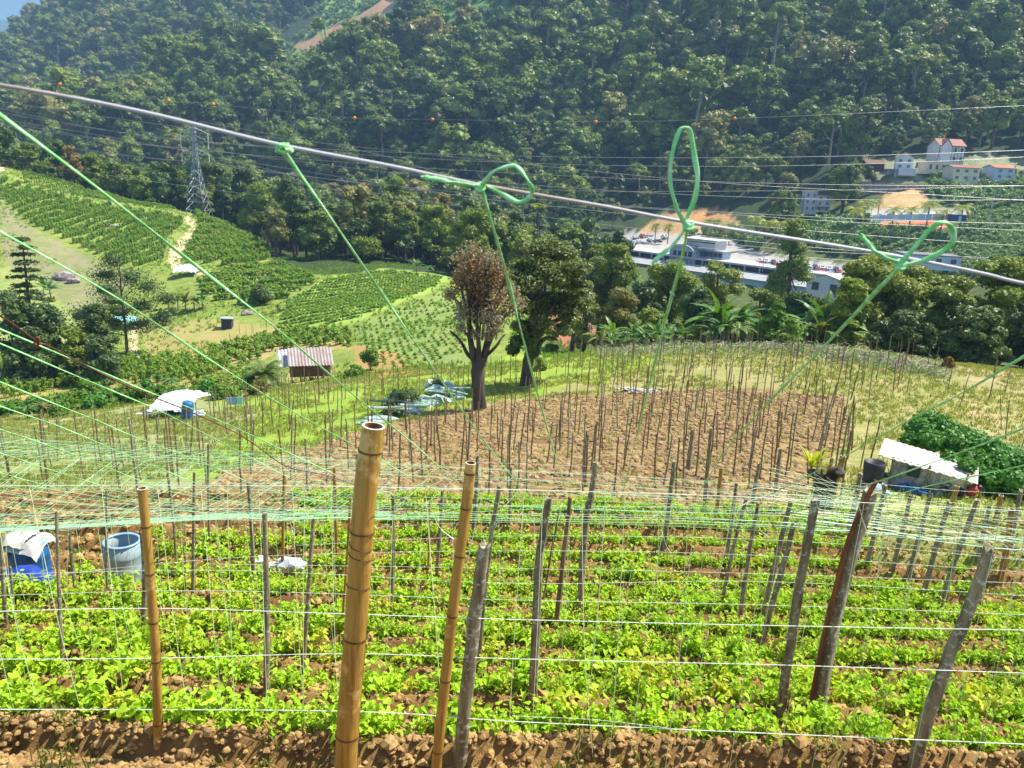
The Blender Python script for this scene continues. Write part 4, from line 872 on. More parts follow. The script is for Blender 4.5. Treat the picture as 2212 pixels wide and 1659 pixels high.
def tufts(name, X, Y, h_, nb, mt, label, seed, w_=.012):
    r_ = np.random.default_rng(seed); Z = zat(X, Y); n = len(X); X, Y, Z = [np.repeat(q, nb) for q in (X, Y, Z)]; k = len(X); hh = h_ * r_.uniform(.4, 1.3, k); th = r_.uniform(0, 6.28, k); ox = r_.normal(0, h_ * .35, k); oy = r_.normal(0, h_ * .35, k)
    b = np.stack([X + ox, Y + oy, Z - .02], 1); sd = np.stack([np.cos(th), np.sin(th), np.zeros(k)], 1) * (w_ * r_.uniform(.6, 1.4, k))[:, None]; ln = np.stack([-np.sin(th), np.cos(th), np.zeros(k)], 1) * (hh * r_.uniform(.1, .7, k))[:, None]
    up = np.stack([np.zeros(k), np.zeros(k), hh], 1); V = np.stack([b - sd, b + sd, b + up * .65 + ln * .4 + sd * .7, b + up + ln, ], 1)
    mb = MB(); mb.add(V.reshape(-1, 3), np.arange(k * 4).reshape(k, 4)); return tag(mb.build(name, [M[mt]]), label, None, None, 'stuff')
Y = np.sqrt(r_.uniform(18 ** 2, 78 ** 2, 52000)); X = r_.uniform(-.85, .85, len(Y)) * Y; Z = zat(X, Y); inn = in_zone(X, Y, Z, PL); k = (~inn | (r_.uniform(0, 1, len(X)) < .16)) & seen(X, Y, Z + .1) & (fbm(X * .25, Y * .25, 3, 14) > -.12); X, Y = X[k], Y[k]
tufts('knoll_grass', X, Y, .20, 7, 'grass', 'yellow green grass tufts over the knoll and its slopes', 4, .02); print('tufts', len(X))
Y = np.sqrt(r_.uniform(70 ** 2, 255 ** 2, 26000)); X = r_.uniform(-.85, .1, len(Y)) * Y; Z = zat(X, Y); k = seen(X, Y, Z + .3) & (fbm(X * .07, Y * .07, 3, 45) > -.03) & (Z < 0); tufts('valley_weeds', X[k], Y[k], .42, 6, 'vine', 'weeds and low growth between the valley fields', 12, .07); print('valley weeds', k.sum())
Y = r_.uniform(3.7, 5.6, 1500); X = r_.uniform(-1, 1, len(Y)) * Y; k = fbm(X * 1.3, Y * 1.3, 2, 31) > .08; tufts('weeds', X[k], Y[k], .10, 9, 'grass', 'small weeds sprouting in the soil of the nearest strip', 6, .006)
Y = r_.uniform(12, 19, 9000); X = r_.uniform(-1, 1, len(Y)) * Y; Z = zat(X, Y); u, v = proj(X, Y, Z); k = ((u > 1870) & (v < 1290)) | ((u < 640) & (v < 1290) & (r_.uniform(0, 1, len(u)) < .6)); tufts('field_edge_grass', X[k], Y[k], .10, 10, 'grass', 'short grass at the field edge around the shed and the drums', 8, .012)
# dry creeper tangle along the crest
mb = MB(); mg = MB(); cr2 = np.random.default_rng(91)
for i in range(2300):
    px = cr2.uniform(1290, 2040); py = np.interp(px, [1290,1500,1700,1850,1950,2040],[762,752,752,772,790,806]) + cr2.normal(0, 9); q = ground(px, py, 24)
    if q.y > 90: continue
    p = np.array(q) + [0, 0, cr2.uniform(.0, .25)]; d = cr2.normal(size=3) * [.7, .7, .22]
    if abs(fbm(np.array([px * .02]), np.array([3.3]), 2, 5)[0]) > .25 and i % 2: continue
    mb.tube([p, p + d * .5 + [0, 0, .2], p + d], [.022, .018, .012], 3, 0, False)
    if cr2.uniform() < .35: leaves(mg, p + cr2.normal(0, .3, (7, 3)) * [1, 1, .4], unit(cr2.normal(size=(7, 3)) + [0, 0, 1]), .12, cr2)
tag(mb.build('dry_creeper_tangle', [M['drystem']]), 'tangle of grey dry creepers along the crest of the knoll', None, None, 'stuff'); tag(mg.build('crest_creeper_leaves', [M['vine']]), 'yellow green creeper leaves over the dry tangle on the crest', None, None, 'stuff')
# ------------------------------------------------------------------ stakes and poles
def pole_pts(pts, Yb):
    """pixel polyline from top to base standing at depth Yb; returns points base -> top"""
    return [np.array(P(x, y, Yb)) for x, y in reversed(pts)]
def stake(pts, wpx, kind, label, group=None, name=None, ytop=0, Yb=None):
    bx, by = pts[-1]; g_ = ground(bx, by) if Yb is None else onY(bx, Yb, by); Yb = g_.y; r_ = np.random.default_rng(int(bx * 3 + by))
    L_ = pole_pts(pts, Yb); L_[0] = np.array(g_); o = L_[0].copy(); w0 = wpx / F * np.linalg.norm(o) * (.93 if 'bamboo' in kind else .82); L_ = [p - o for p in L_]
    H = np.linalg.norm(L_[-1] - L_[0]); n = max(6, int(H / .12)); C = interp_pts([L_[0] - np.array([0, 0, .15])] + L_[1:], n); rr = w0 / 2
    if kind in ('bamboo', 'thinbamboo'):
        t = empty(name or 'bamboo_pole', o, label, 'pole', group); mb = MB(); s = np.linspace(0, H + .15, 4 * n); Cc = interp_pts(C, 4 * n); node = .34 if rr < .04 else .60
        ph = (s + .17) % node; d = np.minimum(ph, node - ph); rad = rr * (1.04 - .10 * s / H) * (1 + .06 * np.exp(-(d / .018) ** 2) - .03 * np.exp(-((d - .03) / .015) ** 2))
        mb.tube(Cc, rad, 16 if rr > .02 else 9, 0, rr < .012); mt = 'bamboo' if kind == 'bamboo' else 'bamboo2'
        if rr > .012:   # hollow top
            e = Cc[-1]; ax = unit((Cc[-1] - Cc[-3])[None])[0]; b = unit(np.cross(ax, [0, 1, 0])[None])[0]; c = np.cross(b, ax); th = np.arange(16) / 16 * 2 * math.pi; ring = lambda rd, zz: e + ax * zz + rd * (np.cos(th)[:, None] * b + np.sin(th)[:, None] * c)
            v = np.concatenate([ring(rad[-1], 0), ring(rad[-1] * .80, .001), ring(rad[-1] * .78, -.12)]); j = np.arange(16); j2 = (j + 1) % 16
            mb.add(v, np.stack([j, j2, 16 + j2, 16 + j], 1), 1); mb.add(v, np.stack([16 + j, 16 + j2, 32 + j2, 32 + j], 1), 2); mb.poly(v[32:], [tuple(range(16))], 2)
        ob = mb.build('culm', [M[mt], M['cream'], M['bambooin']], t, True)
        k = 0
        for i in range(2, len(s) - 2):
            if d[i] <= d[i-1] and d[i] < d[i+1] and d[i] < .02:
                nb = MB(); ax = unit((Cc[i+1] - Cc[i-1])[None])[0]; nb.tube([Cc[i] - ax * .007, Cc[i] + ax * .004], [rad[i] * 1.035, rad[i] * 1.03], 16, 0, False); nb.build('node', [M['bamboonode']], t, True)
        return t, o, Cc, rad
    mt = {'wood': 'wood', 'red': 'redwood', 'stake': 'stake'}[kind]; mb = MB(); kk = 9; rad = rr * np.linspace(1.12, .84, n) * (1 + r_.normal(0, .035, n)); C = C + r_.normal(0, rr * .06, C.shape)
    th = np.arange(kk) / kk * 6.283; tg = unit(np.gradient(C, axis=0)); b = unit(np.cross(tg, [0, 1, 0])); c = np.cross(b, tg); ir = 1 + r_.normal(0, .13, kk)
    v = C[:, None] + (rad[:, None] * ir[None] * (1 + r_.normal(0, .03, (n, kk))))[..., None] * (np.cos(th)[None, :, None] * b[:, None] + np.sin(th)[None, :, None] * c[:, None])
    v[-1] += tg[-1] * (r_.uniform(-.5, .8, (kk, 1)) * rr)
    i = np.arange(n - 1)[:, None] * kk; j = np.arange(kk)[None]; j2 = (j + 1) % kk; mb.add(v.reshape(-1, 3), np.stack([i + j, i + j2, i + kk + j2, i + kk + j], -1).reshape(-1, 4)); mb.poly(v[-1], [tuple(range(kk))])
    ob = mb.build(name or 'wooden_stake', [M[mt]], None, True, loc=o); tag(ob, label, 'stake', group); return ob, o, C, rad
big, bo, bC, bR = stake([(807,920),(790,1052),(779,1200),(765,1400),(752,1560),(741,1711)], 44, 'bamboo', 'thick golden bamboo pole with a hollow sawn top in the middle of the foreground')
for s_, z_ in ((-1.95, 1), (-2.02, 2), (-2.17, 3)):                       # wire wrapped round the pole
    i = int(np.argmin(abs(bC[:, 2] + bo[2] - s_))); ax = unit((bC[i+1] - bC[i-1])[None])[0]; b = unit(np.cross(ax, [0, 1, 0])[None])[0]; c = np.cross(b, ax); th = np.linspace(0, 6.283, 25)
    mb = MB(); mb.tube([bC[i] + (bR[i] + .002) * (math.cos(a_) * b + math.sin(a_) * c) + ax * .012 * math.sin(a_ + z_) for a_ in th], .0022, 5, 0, False); mb.build('wire_binding', [M['rustwire']], big)
i = int(np.argmin(abs(bC[:, 2] + bo[2] + 3.47))); ax = unit((bC[i+1] - bC[i-1])[None])[0]; b = unit(np.cross(ax, [0, 1, 0])[None])[0]; c = np.cross(b, ax); mb = MB(); mb.tube([bC[i] + (bR[i] + .003) * (math.cos(a_) * b + math.sin(a_) * c) for a_ in np.linspace(0, 6.283, 25)], .003, 5, 0, False); mb.build('string_binding', [M['vstring']], big)
stake([(1017,1000),(1006,1100),(985,1260),(965,1440),(944,1640),(938,1700)], 21, 'bamboo', 'thinner golden bamboo pole with a hollow top right of the thick one')
stake([(307,1055),(318,1170),(330,1320),(338,1440),(339,1592)], 17, 'bamboo', 'slightly bent yellow bamboo pole in the left foreground')
FG = [([(1047,1178),(1036,1260),(1018,1400),(992,1636)],26,'wood','grey lichen covered split post right of the two central bamboo poles'),
 ([(1079,1050),(1062,1150),(1045,1300),(1030,1452)],11,'wood','thin grey stake leaning behind the lichen covered split post'),
 ([(572,1110),(575,1230),(577,1300),(573,1494)],11,'wood','dark crooked stake between the left bamboo and the thick bamboo'),
 ([(677,1122),(668,1250),(650,1465)],10,'wood','dark stake just left of the thick bamboo pole'),
 ([(122,1105),(127,1280),(134,1460)],9,'wood','thin dark stake in front of the left blue drum'),
 ([(1,1160),(12,1350)],8,'wood','dark stake at the left picture edge'),
 ([(150,1155),(158,1230),(168,1300)],8,'wood','short dark stake right of the left blue drum'),
 ([(230,1060),(228,1280)],6,'wood','very thin stake left of the open faded drum'),
 ([(365,1040),(375,1130),(382,1232)],7,'wood','slender stake right of the left bamboo pole'),
 ([(420,1020),(418,1150),(415,1310)],7,'wood','slender dark stake second right of the left bamboo pole'),
 ([(450,960),(450,1060),(452,1175)],6,'wood','tall thin stake on the far side of the left net'),
 ([(537,1045),(545,1160),(550,1275)],10,'wood','crooked dark stake left of the white bucket'),
 ([(614,1025),(612,1120),(609,1237)],7,'thinbamboo','thin yellow bamboo stake beside the white sack'),
 ([(722,1010),(727,1190)],8,'thinbamboo','yellow bamboo stake behind and left of the thick bamboo'),
 ([(757,1075),(750,1200),(735,1370)],6,'thinbamboo','thin leaning bamboo rod touching the left side of the thick bamboo'),
 ([(848,1070),(850,1200),(845,1322)],8,'wood','straight dark stake between the thick and the thin central bamboos'),
 ([(957,1060),(950,1160),(942,1247)],9,'wood','dark stake just left of the thinner central bamboo'),
 ([(306,1150),(312,1250),(306,1372)],9,'wood','dark stake standing against the left bamboo pole'),
 ([(409,1490),(409,1520)],13,'wood','short sawn off stump of a stake in the left bean rows'),
 ([(772,980),(770,1090)],10,'wood','dark stake hidden behind the top of the thick bamboo'),
 ([(1032,985),(1028,1080),(1020,1155)],11,'wood','dark stake behind the thinner central bamboo'),
 ([(928,1080),(925,1242)],5,'thinbamboo','pale thin rod between the central bamboos'),
 ([(22,1225),(28,1322)],7,'wood','short dark stake near the left edge'),
 ([(1184,1080),(1172,1160),(1163,1215),(1158,1350),(1151,1506)],21,'wood','dark forked post with a thick lower half in the centre of the field'),
 ([(1231,1075),(1215,1220),(1196,1385)],12,'stake','brown stake right of the dark forked post'),
 ([(1208,1102),(1190,1200),(1171,1305)],6,'stake','light thin rod between the forked post and the brown stake'),
 ([(1286,1000),(1278,1060),(1266,1120),(1256,1240),(1250,1322)],16,'wood','tall grey post with a jagged top and pale rags at half height'),
 ([(1456,997),(1446,1090),(1433,1187)],12,'wood','dark post standing alone in the middle of the bean rows'),
 ([(1558,1010),(1546,1132)],9,'thinbamboo','yellowish stake at the far edge of the bean rows'),
 ([(1591,1045),(1580,1130),(1568,1222)],9,'wood','first of the leaning grey stakes right of the lone post'),
 ([(1611,1080),(1585,1180),(1558,1302)],9,'wood','second of the leaning grey stakes right of the lone post'),
 ([(1638,1087),(1618,1200),(1598,1337)],10,'wood','third of the leaning grey stakes right of the lone post'),
 ([(1708,1085),(1682,1190),(1646,1332)],12,'wood','upper stake of the crossed pair left of the tall leaning post'),
 ([(1716,1130),(1690,1230),(1633,1422)],13,'wood','lower stake of the crossed pair left of the tall leaning post'),
 ([(1761,1080),(1745,1170),(1722,1300),(1686,1532)],23,'wood','tall leaning grey post in front of the fern stump'),
 ([(1880,1060),(1841,1180),(1810,1290),(1785,1400),(1761,1542)],30,'wood','thick leaning post with a red brown board along its left side'),
 ([(2136,1185),(2110,1270),(2056,1405),(2010,1530),(1966,1662)],25,'wood','lichen spotted post leaning right at the right edge of the foreground'),
 ([(1913,1050),(1892,1140),(1871,1227)],10,'wood','thin stake in front of the left corner of the shed'),
 ([(1968,1070),(1948,1150),(1926,1237)],10,'wood','thin stake in front of the blue bundle by the shed'),
 ([(2011,1065),(1985,1160),(1956,1257)],11,'wood','stake in front of the middle of the shed'),
 ([(2051,1085),(2020,1190),(1988,1307)],12,'wood','knotted stake in front of the right half of the shed'),
 ([(2111,1080),(2068,1200),(2023,1322)],11,'wood','long thin stake in front of the right corner of the shed'),
 ([(2138,1095),(2111,1207)],9,'wood','thin stake right of the shed corner'),
 ([(2186,1100),(2175,1180),(2161,1252)],11,'thinbamboo','yellow bamboo stake near the right edge'),
 ([(2163,1070),(2150,1130)],10,'thinbamboo','short yellow bamboo stake right of the shed'),
 ([(2068,1050),(2048,1110)],10,'thinbamboo','yellow bamboo stake standing against the shed front'),
 ([(1822,985),(1806,1040),(1791,1102)],13,'thinbamboo','yellow bamboo pole leaning by the right side of the stump'),
 ([(1798,990),(1786,1030),(1776,1072)],8,'thinbamboo','thin bamboo in front of the stump'),
 ([(1858,1025),(1844,1100),(1826,1177)],12,'wood','dark stake between the stump and the shed'),
 ([(1686,970),(1673,1082)],10,'wood','dark stake left of the fern stump'),
 ([(1536,925),(1521,1100)],10,'wood','tall dark stake at the lower edge of the ploughed field'),
 ([(1496,930),(1486,1016)],12,'wood','thick short stake inside the lower ploughed field'),
 ([(2205,1060),(2180,1190)],10,'wood','stake at the right picture edge'),
 ([(1104,1010),(1100,1140)],8,'wood','dark stake right of the thinner central bamboo'),
 ([(1640,1000),(1622,1100)],9,'wood','dark stake at the lower right of the ploughed field'),
]
for pts, w_, kd, lb in FG: stake(pts, w_, kd, lb)
q = ground(1759, 1546); mb = MB(); Yq = q.y; pp = [np.array(P(x, y, Yq - .05)) - np.array(q) for x, y in [(1752,1510),(1775,1400),(1800,1290),(1828,1180),(1870,1080),(1893,1038)]]
mb.tube(interp_pts(pp, 20), np.linspace(.032, .03, 20), 5, 0, True, .45); tag(mb.build('board', [M['redwood']], None, loc=q), 'red brown board strapped along the thick leaning post', 'board')
# field stakes on the knoll
def stake_mesh(seed):
    r_ = np.random.default_rng(seed); mb = MB(); C = np.stack([r_.normal(0, .012, 7).cumsum(), r_.normal(0, .012, 7).cumsum(), np.linspace(-.15, 1.8, 7)], 1); mb.tube(C, np.linspace(.034, .024, 7), 6); return mb.mesh('field_stake', [M['stake' if seed % 3 else 'wood']])
SM = [stake_mesh(i) for i in range(6)]
rg = np.random.default_rng(41)
def stake_grid(poly, ymin, ymax, sx, sy, ang=0, keep=.85, h0=.7, h1=1.05):
    p = rows_in(poly, ymin, ymax, ang, sy, sx, .3); return p[rg.uniform(0, 1, len(p)) < keep], (h0, h1)
SG = [stake_grid([(620,1005),(900,915),(1180,868),(1400,842),(1650,842),(1815,862),(1850,940),(1790,1000),(1700,1060),(1560,1085),(900,1085),(600,1080)], 19.5, 72, 1.4, 1.65, R(6)),
      stake_grid([(1200,790),(1310,755),(1500,745),(1700,748),(1850,765),(2020,790),(2050,840),(1880,870),(1650,850),(1400,835),(1180,850)], 40, 85, 1.6, 2.0, R(4), .8, .7, 1.05),
      stake_grid([(450,870),(700,845),(900,830),(1010,812),(1180,805),(1180,845),(1020,850),(800,870),(640,940),(560,960),(460,940)], 30, 72, 1.25, 2.4, R(15), .9, .7, 1.0),
      stake_grid([(0,1010),(300,960),(560,940),(620,1000),(600,1080),(300,1090),(0,1090)], 17, 60, 2.2, 2.2, R(15), .8, .8, 1.1),
      stake_grid([(0,940),(430,885),(560,900),(300,965),(0,1010)], 30, 72, 3.2, 3.5, R(15), .5, .7, 1.0),
      stake_grid([(2060,800),(2212,815),(2212,1000),(2120,900),(1980,850)], 24, 72, 2.4, 2.4, 0, .6, .8, 1.0),
      stake_grid([(470,735),(580,700),(590,715),(480,760)], 80, 150, 1.8, 2.4, R(15), .8, .7, 1.0),
      stake_grid([(1650,990),(1850,960),(1900,1000),(1900,1060),(1840,1090),(1700,1080)], 17, 40, 1.5, 1.7, 0, .8, .9, 1.2)]
ps = np.concatenate([p for p, _ in SG]); hs = 1.22 * np.concatenate([rg.uniform(h[0], h[1], len(p)) for p, h in SG]); u, v = proj(ps[:, 0], ps[:, 1], ps[:, 2])
sm = populate('field_stake', SM, ps, np.stack([np.ones(len(ps)) * rg.uniform(.7, 1.25, len(ps)), np.ones(len(ps)), hs], 1), rg.integers(0, 6, len(ps)), 'thin upright wooden stake in the rows of stakes over the knoll', 'stake', 'stakes in rows over the knoll and fields', 'farther_stakes', 'thin wooden stakes on the farther fields', 300)
for o in list(COL.objects):
    if o.name.startswith('field_stake'): o.rotation_euler = (rg.normal(0, .035), .02 + .10 * max(0, (proj(*o.location)[0] - 1300) / 900) + rg.normal(0, .045), rg.uniform(0, 6))
print('stakes', len(ps))
# ------------------------------------------------------------------ trellis strings
def px_line(pts, Y, n=24): return [np.array(P(x, y, Y)) for x, y in interp_pts([(a_, b_, 0) for a_, b_ in pts], n)[:, :2]]
def trellis(Y, lines, vx, topz, label, ridx, dr=1.0):
    t = empty('string_trellis', (0, Y, zf(0, Y)), label, 'string'); o = np.array(t.location)
    for pts, r_ in lines: mb = MB(); mb.tube([p - o for p in px_line(pts, Y)], r_, 4, 0, False); mb.build('horizontal_string', [M['string']], t)
    rr = np.random.default_rng(ridx)
    for x in vx:
        a_ = unrot(x, 1300)[0]; X0 = a_ * Y; xb = X0 + rr.normal(0, .10); zb = zf(xb, Y + .1); zt = topz(X0); mb = MB()
        mb.tube([p - o for p in interp_pts([(X0, Y, zt), (X0 * .5 + xb * .5 + rr.normal(0, .015), Y + .03, zt * .45 + zb * .55), (xb, Y + .1, zb)], 6)], .0016 * dr, 3, 0, False); mb.build('vertical_string', [M['vstring']], t)
zline = lambda pts, Y: (lambda X: float(np.interp(proj(X, Y, P(1106, 1060, Y).z)[0], [p[0] for p in pts], [P(*p, Y).z for p in pts])))
L1 = [(-60,1050),(300,1048),(680,1050),(1106,1058),(1600,1073),(2272,1107)]
trellis(4.25, [(L1, .0022), ([(-60,1532),(740,1536),(1106,1558),(1660,1584),(2272,1610)], .0036), ([(-60,1424),(325,1422),(750,1412),(1106,1423),(1706,1437),(2272,1456)], .003), ([(-60,1322),(320,1314),(750,1326),(1106,1338),(1706,1352),(2272,1362)], .003), ([(1106,1546),(1300,1556),(1500,1580)], .0015)],
        [-40,20,95,245,360,450,505,570,640,665,720,915,1035,1120,1160,1240,1290,1330,1420,1480,1560,1640,1750,1830,1880,1960,2040,2120,2180,2250], zline(L1, 4.25), 'nearest string trellis with white horizontal strings across the foreground', 1, 1.4)
L2 = [(-60,1115),(400,1098),(1106,1112),(1700,1128),(2272,1165)]
trellis(6.5, [(L2, .002), ([(-60,1288),(450,1276),(1106,1296),(1656,1307),(2272,1330)], .0024), ([(-60,1242),(500,1232),(1106,1260),(1650,1256),(2272,1290)], .002), ([(450,1218),(1106,1228),(1600,1238),(2272,1262)], .0018)],
        list(range(-40, 2260, 74)), zline(L2, 6.5), 'second string trellis a row farther into the beans', 2, 1.3)
L3 = [(-60,1150),(500,1120),(1106,1125),(1700,1140),(2272,1195)]
trellis(8.0, [(L3, .002), ([(-60,1262),(500,1205),(1106,1190),(1650,1200),(2272,1240)], .0022), ([(640,1178),(1106,1158),(1700,1168),(2272,1215)], .002)],
        list(range(-20, 2260, 62)), zline(L3, 8.0), 'third string trellis crossing the middle bean rows', 3, 1.3)
L4 = [(-60,1150),(500,1105),(1106,1092),(1700,1110),(2272,1180)]
trellis(11.0, [(L4, .002), ([(800,1140),(1106,1128),(1700,1150),(2272,1215)], .002)], list(range(700, 2260, 70)), zline(L4, 11.), 'fourth string trellis at the far side of the bean rows', 4, 1.3)
L5 = [(1050,1020),(1286,1008),(1500,1030),(1900,1060)]
trellis(13.5, [([(1030,998),(1290,1008)], .002), ([(1030,1018),(1290,1022)], .002), ([(1040,1040),(1290,1036),(1700,1075)], .002)], [], None, 'short white strings between the two jagged posts', 5)
# ------------------------------------------------------------------ green twines running up to the near wire
def path3(pts):  # (px,py,Y)
    return interp_pts([P(*p) for p in pts], 60)
def ribbon(mb, C, w_, seed=0, m=0, tw=9):
    rr = np.random.default_rng(seed); n = len(C); tg = unit(np.gradient(C, axis=0)); b = unit(np.cross(tg, [0, 1, 0.01])); c = np.cross(b, tg); k = 8; w_ = np.broadcast_to(np.asarray(w_) * 1.15, (n,))
    ph = np.linspace(0, tw, n) + np.sin(np.linspace(0, 14, n)) * .6; th = np.arange(k) / k * 6.283
    A = np.cos(ph)[:, None] * b + np.sin(ph)[:, None] * c; B = -np.sin(ph)[:, None] * b + np.cos(ph)[:, None] * c
    wv = w_ * (1 + .10 * np.sin(np.linspace(0, 40, n) + seed))
    v = C[:, None] + .5 * wv[:, None, None] * (np.cos(th)[None, :, None] * A[:, None] + .55 * np.sin(th)[None, :, None] * B[:, None])
    i = np.arange(n - 1)[:, None] * k; j = np.arange(k)[None]; j2 = (j + 1) % k; mb.add(v.reshape(-1, 3), np.stack([i + j, i + j2, i + k + j2, i + k + j], -1).reshape(-1, 4), m)
def yd(i, n, y0, y1): return y0 + (y1 - y0) * (i / (n - 1)) ** .9
def twine(pts, y0, y1, w_, label, loops=(), knot=None, seed=1, w1=None):
    n = len(pts); pts3 = [(x, y, 1 / (1 / y0 + (1 / y1 - 1 / y0) * (math.hypot(x - pts[0][0], y - pts[0][1]) / math.hypot(pts[-1][0] - pts[0][0], pts[-1][1] - pts[0][1])))) for x, y in pts]
    t = empty('green_twine', P(*pts3[-1]), label, 'twine'); o = np.array(t.location)
    C = path3(pts3); mb = MB(); ribbon(mb, C - o, np.linspace(w_, (w1 or w_ * .72), len(C)), seed); mb.build('strand', [M['twine']], t, True)
    if knot:
        mb = MB(); kx, ky = knot; c = np.array(P(kx, ky, y0)); rr = np.random.default_rng(seed); r0 = w_ * .9
        blob(mb, c - o, r0, rr, 0, .12, (1.2, .9, .9))
        for ph in (0, .9): th = np.linspace(0, 6.283, 16); mb.tube([c - o + np.array([math.cos(a_) * r0 * 1.25, math.sin(a_) * r0 * .9 * math.cos(ph), math.sin(a_ + ph) * r0 * 1.1]) for a_ in th], w_ * .38, 6, 0, False)
        mb.build('knot', [M['twine']], t, True)
    for lp in loops:
        C = path3([(x, y, yy) for x, y, yy in lp]); mb = MB(); ribbon(mb, C - o, w_ * 1.05, seed + 3, 0, 4); mb.build('loop', [M['twine']], t, True)
YW = lambda px: 1.30 + .00012 * px      # depth of the near wire
t = empty('near_wire', (0, 1.4, zf(0, 1.4)), 'grey and rusty brown wire strung close to the camera across the whole picture', 'wire'); mb = MB(); o = np.array(t.location)
mb.tube(interp_pts([P(x, y, YW(x)) - t.location for x, y in [(-250,150),(0,184),(300,240),(600,312),(850,360),(1040,400),(1300,445),(1485,480),(1800,530),(1950,556),(2120,590),(2212,612),(2450,655)]], 90), .0033, 8, 0, False); mb.build('strand', [M['wire']], t, True)
y = YW
twine([(-90,178),(0,248),(200,398),(400,556),(600,712),(760,850),(900,965),(1003,1056)], 1.25, 4.9, .0088, 'green twine entering at the upper left corner and crossing the left half', seed=1, w1=.006)
twine([(606,318),(700,450),(785,575),(870,700),(985,868),(1070,985),(1130,1058)], y(600), 4.9, .0075, 'green twine knotted to the near wire above the steel pylon field', [[(606,318,y(600)),(598,325,y(600)-.01),(604,312,y(600)-.02),(622,318,y(600)),(630,325,y(600)),(612,322,y(600)-.02)]], (612,320), 2, .006)
twine([(1040,403),(1062,480),(1100,615),(1145,790),(1185,935),(1222,1058)], y(1040), 4.9, .0072, 'green twine tied with one flat loop near the middle of the near wire',
      [[(1038,403,y(1040)),(990,396,y(1040)-.02),(940,386,y(1040)-.03),(909,383,y(1040)-.03)], [(1042,400,y(1040)),(1065,372,1.38),(1105,358,1.36),(1122,365,1.35),(1140,390,1.36),(1150,412,1.37),(1140,430,1.38),(1118,436,1.39),(1085,420,1.4),(1055,404,y(1040))]], (1038,404), 3, .006)
twine([(1486,492),(1470,570),(1440,680),(1410,800),(1378,930),(1345,1066)], y(1485), 4.9, .0075, 'green twine with a tall upright loop above the near wire',
      [[(1484,488,y(1485)),(1462,450,1.46),(1447,385,1.45),(1455,320,1.44),(1468,282,1.44),(1482,276,1.44),(1492,290,1.45),(1502,350,1.46),(1507,385,1.46),(1500,430,1.47),(1482,475,1.48),(1478,490,y(1485))], [(1484,490,y(1485)),(1455,528,1.47),(1425,553,1.46),(1408,570,1.46)]], (1487,487), 4, .006)
twine([(1948,575),(1900,622),(1790,738),(1640,890),(1560,985),(1503,1076)], y(1950), 4.9, .0085, 'green twine tied in a bow with a wide loop at the right',
      [[(1945,568,y(1950)),(1910,556,1.52),(1885,538,1.5),(1866,515,1.49),(1857,506,1.49)], [(1942,572,y(1950)),(1975,535,1.52),(2005,500,1.5),(2028,482,1.49),(2048,484,1.49),(2060,505,1.5),(2052,530,1.51),(2020,552,1.52),(1985,566,1.53),(1950,572,y(1950))]], (1945,572), 5, .006)
twine([(2330,700),(2212,770),(2080,848),(1956,912),(1776,1012),(1640,1080)], 2.0, 4.9, .0078, 'upper of the three green twines coming in from the right edge', seed=6)
twine([(2420,830),(2212,925),(1956,1020),(1850,1056),(1776,1087)], 2.3, 4.9, .0078, 'middle of the three green twines coming in from the right edge', seed=7)
twine([(2400,955),(2212,1005),(1981,1056),(1876,1091)], 3.0, 4.9, .0078, 'lowest of the three green twines coming in from the right edge', seed=8)
LT = [([(-120,435),(0,500),(250,642),(450,775),(640,893),(830,998),(925,1054)],1.6,'second'),([(-150,650),(0,711),(110,757),(300,838),(450,898),(600,967),(782,1052)],2.0,'third'),([(-150,680),(0,742),(200,827),(350,890),(500,967),(662,1052)],2.2,'fourth'),
      ([(-150,762),(0,825),(200,905),(300,947),(450,1004),(562,1052)],2.5,'fifth'),([(-150,820),(0,877),(150,930),(300,994),(443,1051)],2.8,'sixth'),([(-120,880),(0,927),(150,978),(332,1050)],3.1,'seventh'),([(-120,935),(0,978),(110,1015),(227,1051)],3.4,'eighth'),([(-120,985),(0,1021),(60,1038),(121,1053)],3.8,'ninth')]
for i, (pts, y0, nm) in enumerate(LT): twine(pts, y0, 4.9, .0068, '%s green twine from the top in the fan at the left edge' % nm, seed=20 + i)
# dark wire with a red twist at the left
t = empty('dark_wire', P(770, 1046, 4.6), 'dark rusty wire with a red twist slanting down to the thick bamboo', 'wire'); o = t.location
mb = MB(); mb.tube(interp_pts([P(x, yy, d_) - o for x, yy, d_ in [(-80,640,1.9),(0,682,2),(80,737,2.15),(110,750,2.2),(200,797,2.5),(300,845,2.8),(400,885,3.1),(500,930,3.5),(550,960,3.8),(620,1008,4.2),(700,1026,4.5),(775,1050,4.6)]], 60), .0026, 6, 0, False); mb.build('strand', [M['rustwire']], t, True)
mb = MB(); rr = np.random.default_rng(3)
mb.tube(interp_pts([P(x, yy, 2.12) - o for x, yy in [(92,744),(84,742),(76,748),(70,744),(82,738),(78,730),(86,732),(80,752)]], 30), .003, 5, 0, False); mb.build('red_twist', [M['redwood']], t, True)
mb = MB(); last = None
for s_ in range(26):   # curly tangled end
    x = 620 + s_ * 6.4; c = P(x, 1008 + (x - 620) * .26, 4.5) - o; th = np.linspace(0, 7, 14) + rr.uniform(0, 6); mb.tube([np.array(c) + np.array([.018 * math.cos(a_) + .004 * a_, .01 * math.sin(2 * a_), .016 * math.sin(a_)]) for a_ in th], .0013, 4, 0, False)
mb.build('tangled_end', [M['drystem']], t)
